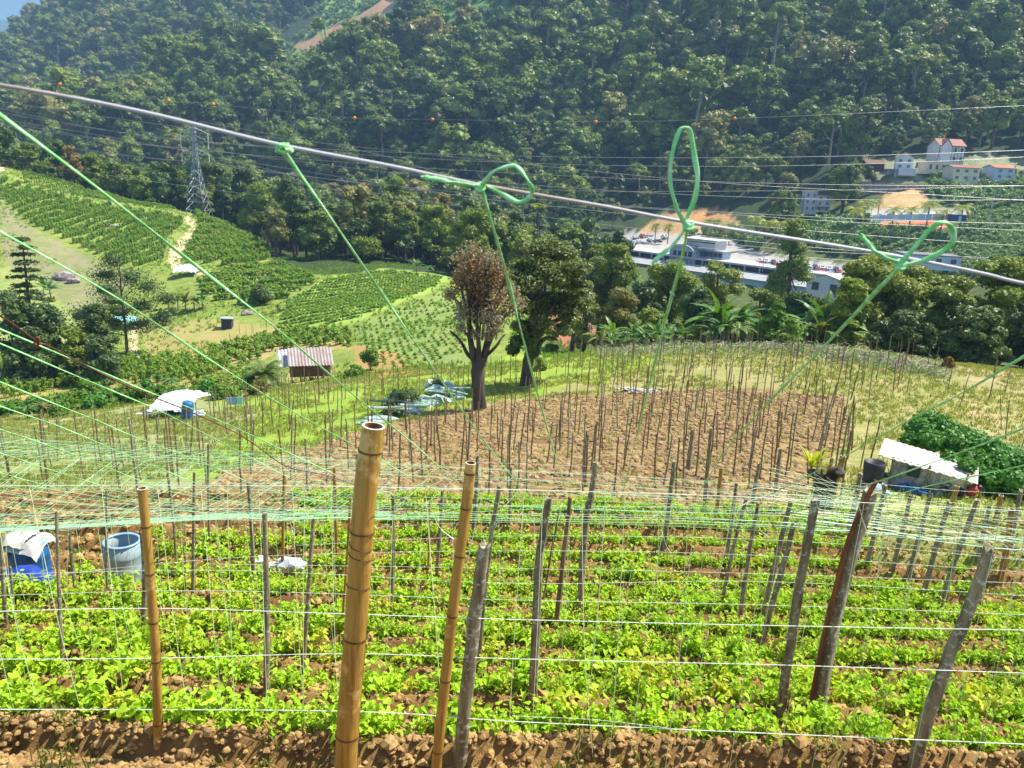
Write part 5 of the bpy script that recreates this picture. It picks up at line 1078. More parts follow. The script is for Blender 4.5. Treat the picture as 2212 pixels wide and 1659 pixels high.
# loose white string ends hanging from the first trellis
mbs = [([(225,1052),(195,1085),(180,1120),(170,1145)]),([(455,1050),(425,1065),(400,1080),(378,1112)]),([(668,1050),(640,1070),(615,1095),(590,1150)]),([(885,1056),(860,1090),(835,1130),(820,1145)]),([(885,1056),(800,1070),(795,1110),(772,1172)]),([(1110,1060),(1088,1090),(1070,1140)]),([(1325,1068),(1300,1110),(1290,1140)]),([(1480,1075),(1440,1098),(1400,1125)]),([(1595,1085),(1630,1055),(1700,1060)]),
       ([(1700,1065),(1640,1075),(1595,1096)]),([(1762,1080),(1768,1100),(1774,1118)]),([(1642,1110),(1640,1140),(1660,1160)]),([(1848,1070),(1860,1110),(1875,1160)]),([(632,1118),(628,1130),(636,1165)]),([(2120,1140),(2150,1160),(2190,1195)]),([(935,1110),(950,1140),(980,1165)]),([(1450,1195),(1440,1180),(1430,1150)]),([(660,1118),(640,1140),(634,1166)])]
for pts in mbs:
    o = P(*pts[0], 4.88); mb = MB(); mb.tube([p - np.array(o) for p in px_line(pts, 4.88, 14)], [.0035] * 10 + [.006] * 4, 5, 0, True, .4); tag(mb.build('string_end', [M['string']], None, True, loc=o), 'loose white string end hanging from the top wire of the nearest trellis', 'string', 'loose string ends on the nearest trellis')
# overhead twine net between the rows (seen nearly edge on)
mb = MB(); rr = np.random.default_rng(12); rows = [(4.9, zline(L1, 4.9)), (6.5, zline(L2, 6.5)), (8.0, zline(L3, 8.0)), (11., zline(L4, 11.)), (14.5, lambda X: -5.95 - .012 * X), (18., lambda X: -7.0 - .02 * X)]
for (ya, za), (yb, zb) in zip(rows[:-1], rows[1:]):
    x = -1.0 * yb
    while x < .98 * yb:
        a_ = x / yb; den = 1 if a_ < -.12 else (.35 if a_ < .3 else .5)
        if rr.uniform() < den:
            x0 = x * .92 + rr.normal(0, .05); x1 = x + (.55 if a_ < 0 else -.45) * rr.uniform(.2, 1.4); p0 = np.array([x0, ya, za(x0)]); p1 = np.array([x1, yb, zb(x1)]); mb.tube([p0, (p0 + p1) / 2 - [0, 0, .015], p1], .0013 + .0002 * ya * .35, 3, 0, False)
        x += .17 * (1 if ya < 8 else 1.2)
for yy in np.arange(7., 19, .30):      # wires along the rows
    xa, xb = -.78 * yy, (-.16 if rr.uniform() < .75 else .55) * yy; zz = lambda X: float(np.interp(yy, [r[0] for r in rows], [r[1](X) for r in rows])) + rr.normal(0, .03); mb.tube([(X_, yy, zz(X_)) for X_ in np.linspace(xa, xb, 9)], .0024, 3, 0, False)
    if rr.uniform() < .35: mb.tube([(X_, yy, zz(X_)) for X_ in np.linspace(.42 * yy, .78 * yy, 5)], .0022, 3, 0, False)
tag(mb.build('overhead_twine_net', [M['thintwine']]), 'fine green twine net stretched over the bean rows, densest at the left', None, None, 'stuff')
# fine pale net over the right hand shed area
mb = MB()
for i in range(26):
    a0 = P(1640 + i * 24, 1000 + i * 6 + rr.normal(0, 5), 12 + .1 * i); a1 = P(1790 + i * 22, 1090 + i * 5, 9); mb.tube([a0, (a0 + a1) / 2, a1], .0016, 3, 0, False)
for i in range(9): mb.tube([P(1660 + j * 70, 1012 + i * 9 + j * 14 + rr.normal(0, 3), 12 - i * .3) for j in range(9)], .0016, 3, 0, False)
tag(mb.build('pale_string_net', [M['vstring']]), 'fine pale string net in front of the stump and the white shed', None, None, 'stuff')
# ------------------------------------------------------------------ steel pylon and power lines
YT = 270.0; s1 = YT / F
q = P(429, 452, YT); zg = zf(q.x, YT); tz = P(406, 270, YT).z; H = tz - zg; t = empty('lattice_pylon', (q.x, YT, zg), 'grey steel lattice pylon with three pairs of arms on the left ridge', 'pylon'); mb = MB(); wb, wt = 7.2, 1.5
def wz(z): return wb + (wt - wb) * min(1, z / (H * .62)) ** .9 if z < H * .62 else wt * (1 - .5 * max(0, (z - H * .62) / (H * .38)))
def cor(z): w_ = wz(z) / 2; return [np.array([a_ * w_, b_ * w_, z]) for a_, b_ in ((-1, -1), (1, -1), (1, 1), (-1, 1))]
lv = np.concatenate([np.linspace(0, H * .62, 8), np.linspace(H * .67, H, 8)]); rb = .075
for k in range(len(lv) - 1):
    A_, B_ = cor(lv[k]), cor(lv[k+1])
    for j in range(4): mb.tube([A_[j], B_[j]], rb * 1.3, 4); mb.tube([A_[j], B_[(j+1) % 4]], rb * .8, 4); mb.tube([A_[(j+1) % 4], B_[j]], rb * .8, 4); mb.tube([B_[j], B_[(j+1) % 4]], rb * .7, 4)
mb.build('tower_body', [M['steel']], t); arms = []
for py in (287, 304, 332):
    za = P(406, py, YT).z - zg
    for sg in (-1, 1):
        L_ = 4.6; mb = MB(); w_ = wz(za) / 2
        for yy in (-.5, .5): mb.tube([(sg * w_, yy, za), (sg * L_, 0, za)], .12, 4); mb.tube([(sg * w_, yy, za + 1.7), (sg * L_, 0, za)], .11, 4)
        mb.tube([(sg * w_, -.5, za), (sg * (w_ + 1.4), 0, za + 1)], .08, 4); ar = mb.build('arm', [M['steel']], t)
        mb = MB(); mb.tube([(sg * L_, 0, za), (sg * L_, 0, za - 2.6)], [.16, .16], 6)
        for i in range(8): mb.lathe([(.1, 0), (.26, .05), (.1, .1)], 8, (sg * L_, 0, za - .5 - i * .26))
        mb.build('insulator', [M['white']], ar); arms.append((q.x + sg * L_, YT, zg + za - 2.6, sg))
def sagline(A_, B_, sag, n=40):
    A_, B_ = np.array(A_), np.array(B_); return [A_ + (B_ - A_) * u_ - np.array([0, 0, sag * 4 * u_ * (1 - u_)]) for u_ in np.linspace(0, 1, n)]
CB = .062
Rend = [(2260,322),(2260,336),(2260,401),(2260,430),(2260,484),(2260,534)]
srt = sorted(arms, key=lambda a_: -a_[2]); nm = ['top', 'second', 'third', 'fourth', 'fifth', 'sixth']
sag = [4.0, 5.4, 3.5, 5.5, 4.0, 3.0]
for i, a_ in enumerate(srt):
    e = P(*Rend[i], 262); mb = MB(); C = sagline(a_[:3], e, sag[i]); l0 = P(-160, 190 + i * 15, 300); C = sagline(l0, a_[:3], 2.0)[:-1] + C; o = np.array(a_[:3]); mb.tube([p - o for p in C], CB, 4, 0, False)
    tag(mb.build('power_cable', [M['cable']], None, loc=o), '%s of the six power cables hung on the pylon arms' % nm[i], 'power cable')
for i, pts in enumerate([[(-100,240),(380,322),(800,415),(1106,460),(1706,530),(2260,568)],[(-100,330),(350,395),(800,452),(1106,492),(1700,552),(2260,590)],[(430,262),(800,330),(1106,405),(1700,412),(2260,400)],[(500,345),(1106,438),(1331,446),(1800,478),(2260,500)],[(560,380),(1106,478),(1500,520),(1800,545),(2260,560)],[(-100,205),(400,276),(800,320),(1106,352),(1556,395),(2000,420),(2260,436)]]):
    C = interp_pts([P(x, y_, 255) for x, y_ in pts], 60); o = C[0].copy(); mb = MB(); mb.tube(C - o, CB * .8, 4, 0, False)
    tag(mb.build('power_cable', [M['cable']], None, loc=o), ['long cable running below the pylon arms to the lower right','lowest long cable grazing the olive trees','cable dipping from beside the pylon top and rising to the right','cable starting at the pale tree right of the pylon','lowest cable crossing in front of the factory','cable passing just above the loop of the flat bow'][i], 'power cable')
pts = [(-100,158),(130,182),(364,217),(461,225),(766,255),(934,258),(1287,263),(1587,256),(2260,226)]; C = interp_pts([P(x, y_, 285) for x, y_ in pts], 80); t = empty('marker_cable', C[0], 'uppermost thin cable carrying small orange warning balls', 'power cable'); mb = MB(); mb.tube(C - C[0], CB * .6, 4, 0, False); mb.build('strand', [M['cable']], t)
for x, y_ in pts[1:-1]: mb = MB(); mb.lathe([(0, -.6), (.4, -.48), (.6, -.16), (.6, .16), (.4, .48), (0, .6)], 12, np.array(P(x, y_, 285)) - C[0]); mb.build('warning_ball', [M['orange']], t, True)
# ------------------------------------------------------------------ buildings
def building(name, px, py, Y, w_, d_, h_, wall, label, cat='house', rz=0, roof='gable', rmat='tile', rh=.3, floors=2, cols=3, group=None, over=.4, wins=True, zoff=0, timber=False, wh=1.0):
    q = P(px, py, Y); t = empty(name, (q.x, Y, q.z + zoff), label, cat, group, rz); mb = MB(); mb.box((0, d_ / 2, h_ / 2 - .5), (w_, d_, h_ + 1)); mb.build('wall', [M[wall]], t)
    mb = MB(); W_, D_ = w_ / 2 + over, d_ + over
    if roof == 'gable':   # ridge along x
        r_ = h_ * rh; v = [(-W_, -over, h_), (W_, -over, h_), (W_, D_, h_), (-W_, D_, h_), (-W_, d_ / 2, h_ + r_), (W_, d_ / 2, h_ + r_)]; v += [(a_, b_, c_ + .16) for a_, b_, c_ in v]
        mb.poly(v, [(0, 1, 5, 4), (2, 3, 4, 5), (6, 10, 11, 7), (8, 11, 10, 9), (0, 6, 7, 1), (2, 8, 9, 3), (0, 4, 10, 6), (4, 3, 9, 10), (1, 7, 11, 5), (5, 11, 8, 2)])
        g2 = MB(); g2.poly([(-w_/2, 0, h_-.01), (-w_/2, d_, h_-.01), (-w_/2, d_/2, h_ + r_ * .94), (w_/2, 0, h_-.01), (w_/2, d_, h_-.01), (w_/2, d_/2, h_ + r_ * .94)], [(0, 2, 1), (3, 4, 5)]); g2.build('gable', [M[wall]], t)
    elif roof == 'gabley':
        r_ = h_ * rh; v = [(-W_, -over, h_), (W_, -over, h_), (W_, D_, h_), (-W_, D_, h_), (0, -over, h_ + r_), (0, D_, h_ + r_)]; v += [(a_, b_, c_ + .16) for a_, b_, c_ in v]
        mb.poly(v, [(0, 4, 5, 3), (1, 2, 5, 4), (6, 9, 11, 10), (7, 10, 11, 8), (0, 6, 10, 4), (4, 10, 7, 1), (3, 5, 11, 9), (5, 2, 8, 11), (0, 3, 9, 6), (1, 7, 8, 2)])
        g2 = MB(); g2.poly([(-w_/2, 0, h_-.01), (w_/2, 0, h_-.01), (0, 0, h_ + r_ * .94), (-w_/2, d_, h_-.01), (w_/2, d_, h_-.01), (0, d_, h_ + r_ * .94)], [(0, 1, 2), (3, 5, 4)]); g2.build('gable', [M[wall]], t)
    elif roof == 'mono': v = [(-W_, -over, h_ + .1), (W_, -over, h_ + .1), (W_, D_, h_ + h_ * rh), (-W_, D_, h_ + h_ * rh)]; v += [(a_, b_, c_ + .2) for a_, b_, c_ in v]; mb.poly(v, [(0, 3, 2, 1), (4, 5, 6, 7), (0, 1, 5, 4), (1, 2, 6, 5), (2, 3, 7, 6), (3, 0, 4, 7)])
    else: mb.box((0, d_ / 2, h_ + .15), (w_ + over, d_ + over, .3))
    mb.build('roof', [M[rmat]], t)
    if wins:
        fh = h_ / floors; ww = w_ / cols * .42 * wh
        for f_ in range(floors):
            for c_ in range(cols):
                x = -w_ / 2 + (c_ + .5) * w_ / cols; z = f_ * fh + fh * .55; m_ = MB(); 
                for dx in (-1, 1): m_.box((x + dx * ww / 2, -.06, z), (.12, .14, fh * .5))
                for dz in (-1, 1): m_.box((x, -.06, z + dz * fh * .25), (ww + .24, .12, .12))
                fr_ = m_.build('window', [M['white']], t); m_ = MB(); m_.box((x, -.02, z), (ww - .1, .06, fh * .5 - .1)); m_.build('pane', [M['glass']], fr_)
    if timber:
        m_ = MB()
        for k in range(9): m_.box((-w_ / 2 + (k + .02) * w_ / 8.1, -.05, h_ / 2), (.16, .1, h_ - .1))
        for z in (h_ * .34, h_ * .66, h_ * .98): m_.box((0, -.045, z), (w_, .1, .16))
        for k in range(8): m_.tube([(-w_ / 2 + k * w_ / 8.1 + .2, -.07, h_ * .68), (-w_ / 2 + (k + .9) * w_ / 8.1, -.07, h_ * .95)], .08, 4)
        m_.build('timber_frame', [M['darkwood']], t)
    return t
h1 = building('half_timbered_house', 2052, 352, 412, 14, 10, 8.6, 'wallwhite', 'white half timbered house with a dark red hipped roof, highest on the far slope', rz=.1, rh=.42, floors=2, cols=4, timber=True, zoff=-.4)
g2 = MB(); g2.poly([(-6.6, -1.2, 8.3), (-.6, -1.2, 8.3), (-3.6, -1.2, 12), (-6.6, 3, 8.3), (-.6, 3, 8.3), (-3.6, 5, 12)], [(0, 2, 5, 3), (2, 1, 4, 5)]); g2.build('front_roof', [M['tile']], h1); g2 = MB(); g2.poly([(-6.2, -.9, 8.3), (-1, -.9, 8.3), (-3.6, -.9, 11.6)], [(0, 1, 2)]); g2.box((-3.6, -.45, 4), (5.2, .9, 8.6)); g2.build('front_bay', [M['wallwhite']], h1)
h2 = building('tall_white_house', 1950, 378, 405, 8, 8, 8.2, 'wallwhite', 'tall white house with a pale tiled roof above the dark retaining wall', rz=-.35, roof='gabley', rmat='cyantile', rh=.32, floors=3, cols=2)
mb = MB(); mb.box((-7, 1, 2.6), (8, 6, .25)); mb.box((-7, 3.6, 1.2), (7, .4, 2.6)); 
for x in (-10.6, -7, -3.6): mb.box((x, -1.6, 1.2), (.25, .25, 2.6))
mb.build('terrace_roof', [M['bluewall']], h2); mb = MB(); mb.box((1.5, -2.2, 1.4), (8, 4, 3.4)); mb.build('front_wing', [M['wallwhite']], h2)
building('cream_house', 2022, 372, 400, 10, 8, 4.6, 'cream', 'cream flat roofed house right of the tall white house', rz=.1, roof='flat', rmat='cream', floors=1, cols=3)
building('brown_roofed_house', 2084, 392, 385, 13, 9, 6.2, 'cream', 'cream house with a brown roof below the half timbered house', rz=.05, rmat='tile', rh=.2, floors=2, cols=3)
building('red_roofed_house', 2168, 388, 385, 10, 9, 5.2, 'bluewall', 'pale house with an orange red roof near the right edge', rz=.1, rmat='redtile', rh=.28, floors=2, cols=2)
building('hut', 1890, 366, 405, 9, 7, 2.6, 'darkwood', 'low brown roofed hut left of the tall white house', rmat='planks', rh=.8, floors=1, cols=1, wins=False)
h6 = building('white_block_house', 1748, 458, 385, 5.6, 8, 9.4, 'wallwhite', 'white three storey house standing alone against the forest', rz=-.15, roof='flat', rmat='white', floors=3, cols=2, cat='house')
mb = MB(); mb.box((6, 2.2, 4.4), (6.5, 6, 7.6)); mb.build('side_wing', [M['wallwhite']], h6); mb = MB(); mb.box((6, 2, 8.3), (7, 6.4, .5)); mb.box((5.2, -1.4, 2.6), (5.6, 3, .25)); mb.build('wing_roof', [M['tile']], h6)
for z in (1.8, 4.4, 6.8):
    for x in (4.2, 7.6): m_ = MB(); m_.box((x, -.85, z), (1.3, .12, 1.5)); fr_ = m_.build('window', [M['white']], h6); m_ = MB(); m_.box((x, -.93, z), (1.0, .08, 1.2)); m_.build('pane', [M['glass']], fr_)
# retaining wall
a0, a1 = P(1862, 392, 392), P(2000, 402, 384); mb = MB(); mb.poly([(0, 0, 0), tuple(a1 - a0), (a1.x - a0.x, a1.y - a0.y, a1.z - a0.z - 7), (0, 0, -6)] + [(0, 1.2, 0), (a1.x - a0.x, a1.y - a0.y + 1.2, a1.z - a0.z), (a1.x - a0.x, a1.y - a0.y + 1.2, a1.z - a0.z - 7), (0, 1.2, -6)], [(0, 3, 2, 1), (4, 5, 6, 7), (0, 1, 5, 4), (1, 2, 6, 5), (2, 3, 7, 6), (3, 0, 4, 7)])
tag(mb.build('retaining_wall', [M['rock']], None, loc=a0), 'dark stone retaining wall under the tall white house', 'wall')
# blue white hoarding, container
t = empty('hoarding', P(1884, 478, 318), 'pale blue hoarding of flat panels along the orange earth', 'fence'); o = t.location
for i in range(12):
    x0, x1 = 1884 + i * 14.3, 1884 + (i + 1) * 14.3; yy = lambda x: 478 - (x - 1884) * .02; A_, B_ = P(x0, yy(x0), 318) - o, P(x1 - 1, yy(x1), 318) - o; mb = MB(); mb.poly([A_, B_, B_ + Vector((0, 0, 2.4)), A_ + Vector((0, 0, 2.4)), A_ + Vector((0, .15, 0)), B_ + Vector((0, .15, 0)), B_ + Vector((0, .15, 2.4)), A_ + Vector((0, .15, 2.4))], [(0, 1, 2, 3), (5, 4, 7, 6), (3, 2, 6, 7), (0, 3, 7, 4), (1, 5, 6, 2)]); mb.build('panel', [M['bluewall' if i % 3 else 'white']], t)
q = P(2070, 479, 312); t = empty('blue_container', q, 'dark blue container with a white roof at the right end of the hoarding', 'container', rz=.05); mb = MB(); mb.box((0, 1.2, 1.3), (6, 2.4, 2.6)); [mb.box((x, -.03, 1.3), (.12, .1, 2.4)) for x in np.arange(-2.8, 2.9, .7)]; mb.build('body', [M['bluecon']], t); mb = MB(); mb.box((0, 1.2, 2.75), (6.6, 3, .2)); mb.build('roof', [M['white']], t); mb = MB(); mb.box((.4, -.06, 1.2), (1.1, .1, 2.0)); mb.build('door', [M['bluewall']], t)
# utility pole on the right
q = P(2142, 450, 300); t = empty('utility_pole', (q.x, 300, q.z - 6), 'pale utility pole on the right slope below the red roofed house', 'pole'); mb = MB(); mb.tube([(0, 0, -2), (0, 0, 13)], [.2, .15], 8); mb.build('mast', [M['concrete']], t); mb = MB(); mb.box((0, 0, 12), (2, .15, .15)); mb.build('crossarm', [M['steel']], t)
# --- factory on its platform
zs = -30.2
def atz(px, py, z): a_, t_ = unrot(px, py); Y_ = z / t_; return Vector((a_ * Y_, Y_, z))
A0, A1 = atz(1325, 536, zs), atz(1872, 606, zs); dv = (A1 - A0); Lf = dv.length; ang = math.atan2(dv.y, dv.x)
t = empty('long_market_hall', A0, 'long low market hall with a pale flat deck and shaded front', 'building', rz=ang)
mb = MB(); mb.box((Lf / 2, 8, 0), (Lf, 17, .7)); mb.build('roof_deck', [M['paleslab']], t); mb = MB(); mb.box((Lf / 2, 8.5, -3.4), (Lf - 1, 14, 6.1)); mb.build('wall', [M['dark_opening']], t)  # hall wall is a solid box; the shade under the deck is its colour
for i in range(18): mb = MB(); mb.box((2 + i * (Lf - 4) / 17, .6, -3.4), (.6, .6, 6.1)); mb.build('column', [M['bluewall']], t)
mb = MB(); mb.poly([(0, -.6, -2.6), (Lf, -.6, -2.6), (Lf, -9, -4.4), (0, -9, -4.4), (0, -.6, -2.3), (Lf, -.6, -2.3), (Lf, -9, -4.1), (0, -9, -4.1)], [(0, 3, 2, 1), (4, 5, 6, 7), (3, 7, 6, 2), (0, 1, 5, 4), (0, 4, 7, 3), (1, 2, 6, 5)]); mb.build('canopy', [M['zinc']], t); mb = MB(); mb.box((Lf / 2, -8, -7), (Lf - 1, .4, 5.4)); mb.build('lower_wall', [M['bluewall']], t)
def lf(px, py, z=zs):   # local position along hall axes
    p = atz(px, py, z) - A0; return p.x * math.cos(ang) + p.y * math.sin(ang), -p.x * math.sin(ang) + p.y * math.cos(ang)
def wl(x, y_, z=0): return A0 + Vector((x * math.cos(ang) - y_ * math.sin(ang), x * math.sin(ang) + y_ * math.cos(ang), z))
xb, _ = lf(1445, 556); t = empty('barrel_roofed_hall', wl(xb, 1, -.2), 'hall with a grey barrel roof and an arched glazed front', 'building', rz=ang); mb = MB(); th = np.linspace(.35, math.pi - .35, 15); Rr = 7.6
v = [(-Rr * math.cos(a_) * 1.0, y_, 2.2 + (Rr * math.sin(a_) - Rr * math.sin(.35)) * .62) for y_ in (-1.5, 16) for a_ in th]; v2 = [(x, y_, z + .25) for x, y_, z in v]
k = 15; fs = [(j, j + 1, k + j + 1, k + j) for j in range(k - 1)]; mb.poly(v + v2, [tuple(reversed(f_)) for f_ in fs] + [tuple(30 + q_ for q_ in f_) for f_ in fs] + [(j, 30 + j, 31 + j, j + 1) for j in range(k - 1)]); mb.build('barrel_roof', [M['greyroof']], t, False)
mb = MB(); mb.poly([(x, 0, z - .1) for x, y_, z in v[:15]] + [(6.8, 0, -3), (-6.8, 0, -3)], [tuple(range(17))]); mb.box((-6.7, 8, 0), (.3, 15, 5)); mb.box((6.7, 8, 0), (.3, 15, 5)); mb.build('wall', [M['bluewall']], t)
for x in (-4, -1.4, 1.4, 4): m_ = MB(); m_.box((x, -.06, 1.6), (2.1, .12, 2.4)); fr_ = m_.build('window', [M['white']], t); m_ = MB(); m_.box((x, -.14, 1.6), (1.8, .06, 2.1)); m_.build('pane', [M['glass']], fr_)
m_ = MB(); m_.box((-1, -2.4, -3.2), (9, 2.4, 3.4)); m_.build('front_block', [M['wallwhite']], t)
xb, _ = lf(1535, 556); p_ = wl(xb, 4, .35); t = empty('two_storey_office', p_, 'pale two storey office block with a flat overhanging roof', 'building', rz=ang)
mb = MB(); mb.box((0, 4, 3.6), (15, 8, 7.2)); mb.build('wall', [M['wallwhite']], t); mb = MB(); mb.box((0, 4, 7.5), (17.5, 10.5, .45)); mb.build('roof', [M['white']], t); m_ = MB(); m_.box((0, -.04, 6.5), (14.4, .1, .7)); m_.build('clerestory', [M['glass']], t)
m_ = MB(); m_.box((-3.8, -.05, 3.4), (6.4, .1, 3.4)); fr_ = m_.build('window', [M['bluewall']], t); m_ = MB(); m_.box((-3.8, -.12, 3.2), (5.8, .08, 2.8)); m_.build('pane', [M['glass']], fr_); 
for x in (1.6, 4.0, 5.6): m_ = MB(); m_.box((x, -.05, 2.2), (1.1, .1, 1.3)); fr_ = m_.build('window', [M['white']], t); m_ = MB(); m_.box((x, -.12, 2.2), (.9, .06, 1.1)); m_.build('pane', [M['glass']], fr_)
for xx, wd, lb in ((1492, 7, 'low glazed annexe between the barrel roof and the office block'), (1592, 9, 'low glazed annexe right of the office block')):
    xb, _ = lf(xx, 558); t = empty('annexe', wl(xb, 4, .35), lb, 'building', rz=ang); mb = MB(); mb.box((0, 3, 1.6), (wd, 6, 3.2)); mb.build('wall', [M['bluewall']], t); mb = MB(); mb.box((0, 3, 3.4), (wd + 1.6, 7.6, .3)); mb.build('roof', [M['paleslab']], t)
    for k in range(4): m_ = MB(); m_.box((-wd / 2 + (k + .5) * wd / 4, -.05, 1.8), (wd / 4 - .3, .1, 1.8)); m_.build('window', [M['glass']], t)
t = building('folded_roof_shed', 1778, 640, 215, 11, 12, 4.6, 'wallwhite', 'shed with a pale curved roof edge below the market hall', cat='building', rz=-.9, roof='gabley', rmat='paleslab', rh=.3, floors=1, cols=2)
building('grey_flat_roof', 2010, 575, 232, 16, 10, 3, 'bluewall', 'dark grey flat roofed building behind the feathery trees', cat='building', rz=-.2, roof='flat', rmat='asphalt', floors=1, cols=4)
# cars
def car_mesh(c):
    body, cab, wh_ = MB(), MB(), MB()
    pr = [(-2.1, .35), (-2.1, .85), (-1.35, .98), (-.75, 1.42), (.75, 1.45), (1.35, 1.0), (2.1, .82), (2.15, .35)]
    n_ = len(pr); v = [(x, s_ * (.82 if z < 1.2 else .66), z) for s_ in (-1, 1) for x, z in pr]; body.poly(v, [tuple(range(n_))[::-1], tuple(range(n_, 2 * n_))] + [(j, (j + 1) % n_, n_ + (j + 1) % n_, n_ + j) for j in range(n_)])
    for s_ in (-1, 1): cab.poly([(-1.2, s_ * .80, 1.0), (1.2, s_ * .80, 1.0), (.7, s_ * .70, 1.36), (-.7, s_ * .70, 1.34)], [(0, 1, 2, 3)])
    cab.poly([(-1.42, -.6, 1.02), (-1.42, .6, 1.02), (-.84, .55, 1.40), (-.84, -.55, 1.40)], [(0, 1, 2, 3)]); cab.poly([(1.40, -.6, 1.03), (1.40, .6, 1.03), (.84, .55, 1.43), (.84, -.55, 1.43)], [(0, 3, 2, 1)])
    return body.mesh('body', [M[c]]), cab.mesh('windows', [M['glass']])
wm = MB(); wm.tube([(0, -.1, 0), (0, .1, 0)], [.32, .32], 12); WM = wm.mesh('wheel', [M['tyre']])
CM = {c: car_mesh(c) for c in ('carred', 'carwhite', 'carblue', 'cardark')}; CN = {'carred': 'red', 'carwhite': 'white', 'carblue': 'pale blue', 'cardark': 'dark'}
cars = [(1372,516,'carwhite'),(1388,512,'carred'),(1402,511,'carwhite'),(1404,522,'carblue'),(1380,526,'carwhite'),(1435,514,'carwhite'),(1420,524,'cardark'),(1360,524,'carblue')] + [(1640 + i * 15 + (j % 2) * 5, 566 + i * 1.8 + j * 6, ['carwhite','carred','carwhite','carred','cardark','carblue'][(i * 2 + j * 3) % 6]) for i in range(12) for j in range(3)] + [(1900 + k * 22, 470, ['carwhite','cardark','carblue'][k % 3]) for k in range(5)]
for i, (x, y_, c) in enumerate(cars):
    q = ground(x, y_, 275); 
    if q.y > 470: continue
    t = empty('parked_car', q, '%s car parked %s' % (CN[c], 'in the far car park left of the barrel roof' if x < 1450 else 'among the cars behind the market hall' if x < 1880 else 'by the far road behind the hoarding'), 'car', '%s parked cars %s' % (CN[c], 'left' if x < 1450 else 'behind the hall' if x < 1880 else 'by the hoarding'), rz=(i * 1.57 + .3) if x < 1450 else 1.3); s_ = 1.15; t.scale = (s_,) * 3
    put('body', CM[c][0], t); put('windows', CM[c][1], t)
    for wx in (-1.3, 1.3):
        for wy in (-.78, .78): w_ = put('wheel', WM, t, (wx, wy, .32))
for i, (x, y_, lb) in enumerate([(1693,572,'left white lamp post in front of the market hall car park'),(1757,578,'tallest white lamp post in the car park'),(1652,545,'white lamp post right of the low annexe')]):
    q = P(x, y_, 285); t = empty('street_lamp', (q.x, 285, q.z - 5), lb, 'lamp'); mb = MB(); mb.tube([(0, 0, -2), (0, 0, 7.5)], [.12, .08], 7); mb.build('mast', [M['steel']], t); mb = MB(); mb.box((.5, 0, 7.5), (1.1, .3, .2)); mb.box((-.5, 0, 7.5), (1.1, .3, .2)); mb.build('lamp_head', [M['white']], t)
# ------------------------------------------------------------------ huts and tarps in the valley
q = ground(672, 822, 66); Yh = q.y; s1 = Yh / F
t = empty('rusty_roofed_hut', q, 'wooden hut with a rusty corrugated roof on posts in the left valley', 'hut', rz=.32); wd, dp, hw = 98 * s1, 46 * s1, 26 * s1
mb = MB(); mb.box((0, dp / 2, hw * .9), (wd * .9, dp * .8, hw * 1.2)); mb.build('wall', [M['planks']], t)
def corrug(mb, w_, y0, z0, y1, z1, n=28, amp=.05, th=.04):
    v = []; 
    for i in range(n + 1):
        x = -w_ / 2 + w_ * i / n; a_ = amp * (1 if i % 2 else -1); v += [(x, y0, z0 + a_), (x, y1, z1 + a_), (x, y0, z0 + a_ - th), (x, y1, z1 + a_ - th)]
    f_ = []
    for i in range(n): k = i * 4; f_ += [(k, k + 4, k + 5, k + 1), (k + 2, k + 3, k + 7, k + 6), (k, k + 2, k + 6, k + 4)]
    mb.poly(v, f_)
mb = MB(); corrug(mb, wd, -.9, hw * 1.5, dp * 1.05, hw * 2.5); mb.build('roof', [M['rust']], t)
for x in (-.42, -.15, .15, .42): mb = MB(); mb.tube([(x * wd, -.5, -1.2), (x * wd, -.5, hw * 1.5)], .08, 6); mb.build('post', [M['wood']], t)
q2 = P(622, 775, Yh + 1); t = empty('zinc_awning', (q2.x, Yh + 1, q2.z - 1), 'pale blue zinc awning on the left end of the rusty roofed hut', 'awning', rz=.35); mb = MB(); corrug(mb, 46 * s1, -1.4, .5, 1.6, 1.7, 12, .05); mb.build('roof', [M['zinc']], t); mb = MB(); mb.tube([(-1.2, -1, -2), (-1.2, -1, .5)], .06, 5); mb.tube([(1.2, -1, -2), (1.2, -1, .5)], .06, 5); mb.build('post', [M['wood']], t)
def drape(name, px, py, ymin, wpx, hpx, dp, mt, label, cat, seed, prof=None, rz=0, legs=True):
    q = ground(px, py, ymin); s_ = q.y / F; w_, h_ = wpx * s_, hpx * s_; rr = np.random.default_rng(seed); t = empty(name, q, label, cat, rz=rz); n1, n2 = 16, 12; v = []
    for i in range(n1 + 1):
        for j in range(n2 + 1):
            a_, b_ = i / n1, j / n2; z = h_ * (.55 + .45 * (1 - abs(2 * b_ - 1) ** 1.3)) * (1 - .25 * abs(2 * a_ - 1) ** 2) - h_ * .10 * math.sin(a_ * 14) ** 2 + rr.normal(0, .02 * h_); v.append(((a_ - .5) * w_, (b_ - .15) * dp, z))
    mb = MB(); mb.add(v, np.array([(i * (n2 + 1) + j, (i + 1) * (n2 + 1) + j, (i + 1) * (n2 + 1) + j + 1, i * (n2 + 1) + j + 1) for i in range(n1) for j in range(n2)]))
    mb.build('sheet', [M[mt]], t)
    if legs:
        mb = MB()
        for x in (-.47, .47):
            for y_ in (-.1, .8): mb.tube([(x * w_, y_ * dp, -.2), (x * w_, y_ * dp, h_ * .62)], .05, 6)
        mb.build('frame', [M['wood']], t)
    return t, q, w_, h_
t, q, w_, h_ = drape('tarpaulin_tent', 368, 900, 30, 84, 46, 5.0, 'tarp', 'white tarpaulin tent with a blue edge at the left field border', 'tent', 1)
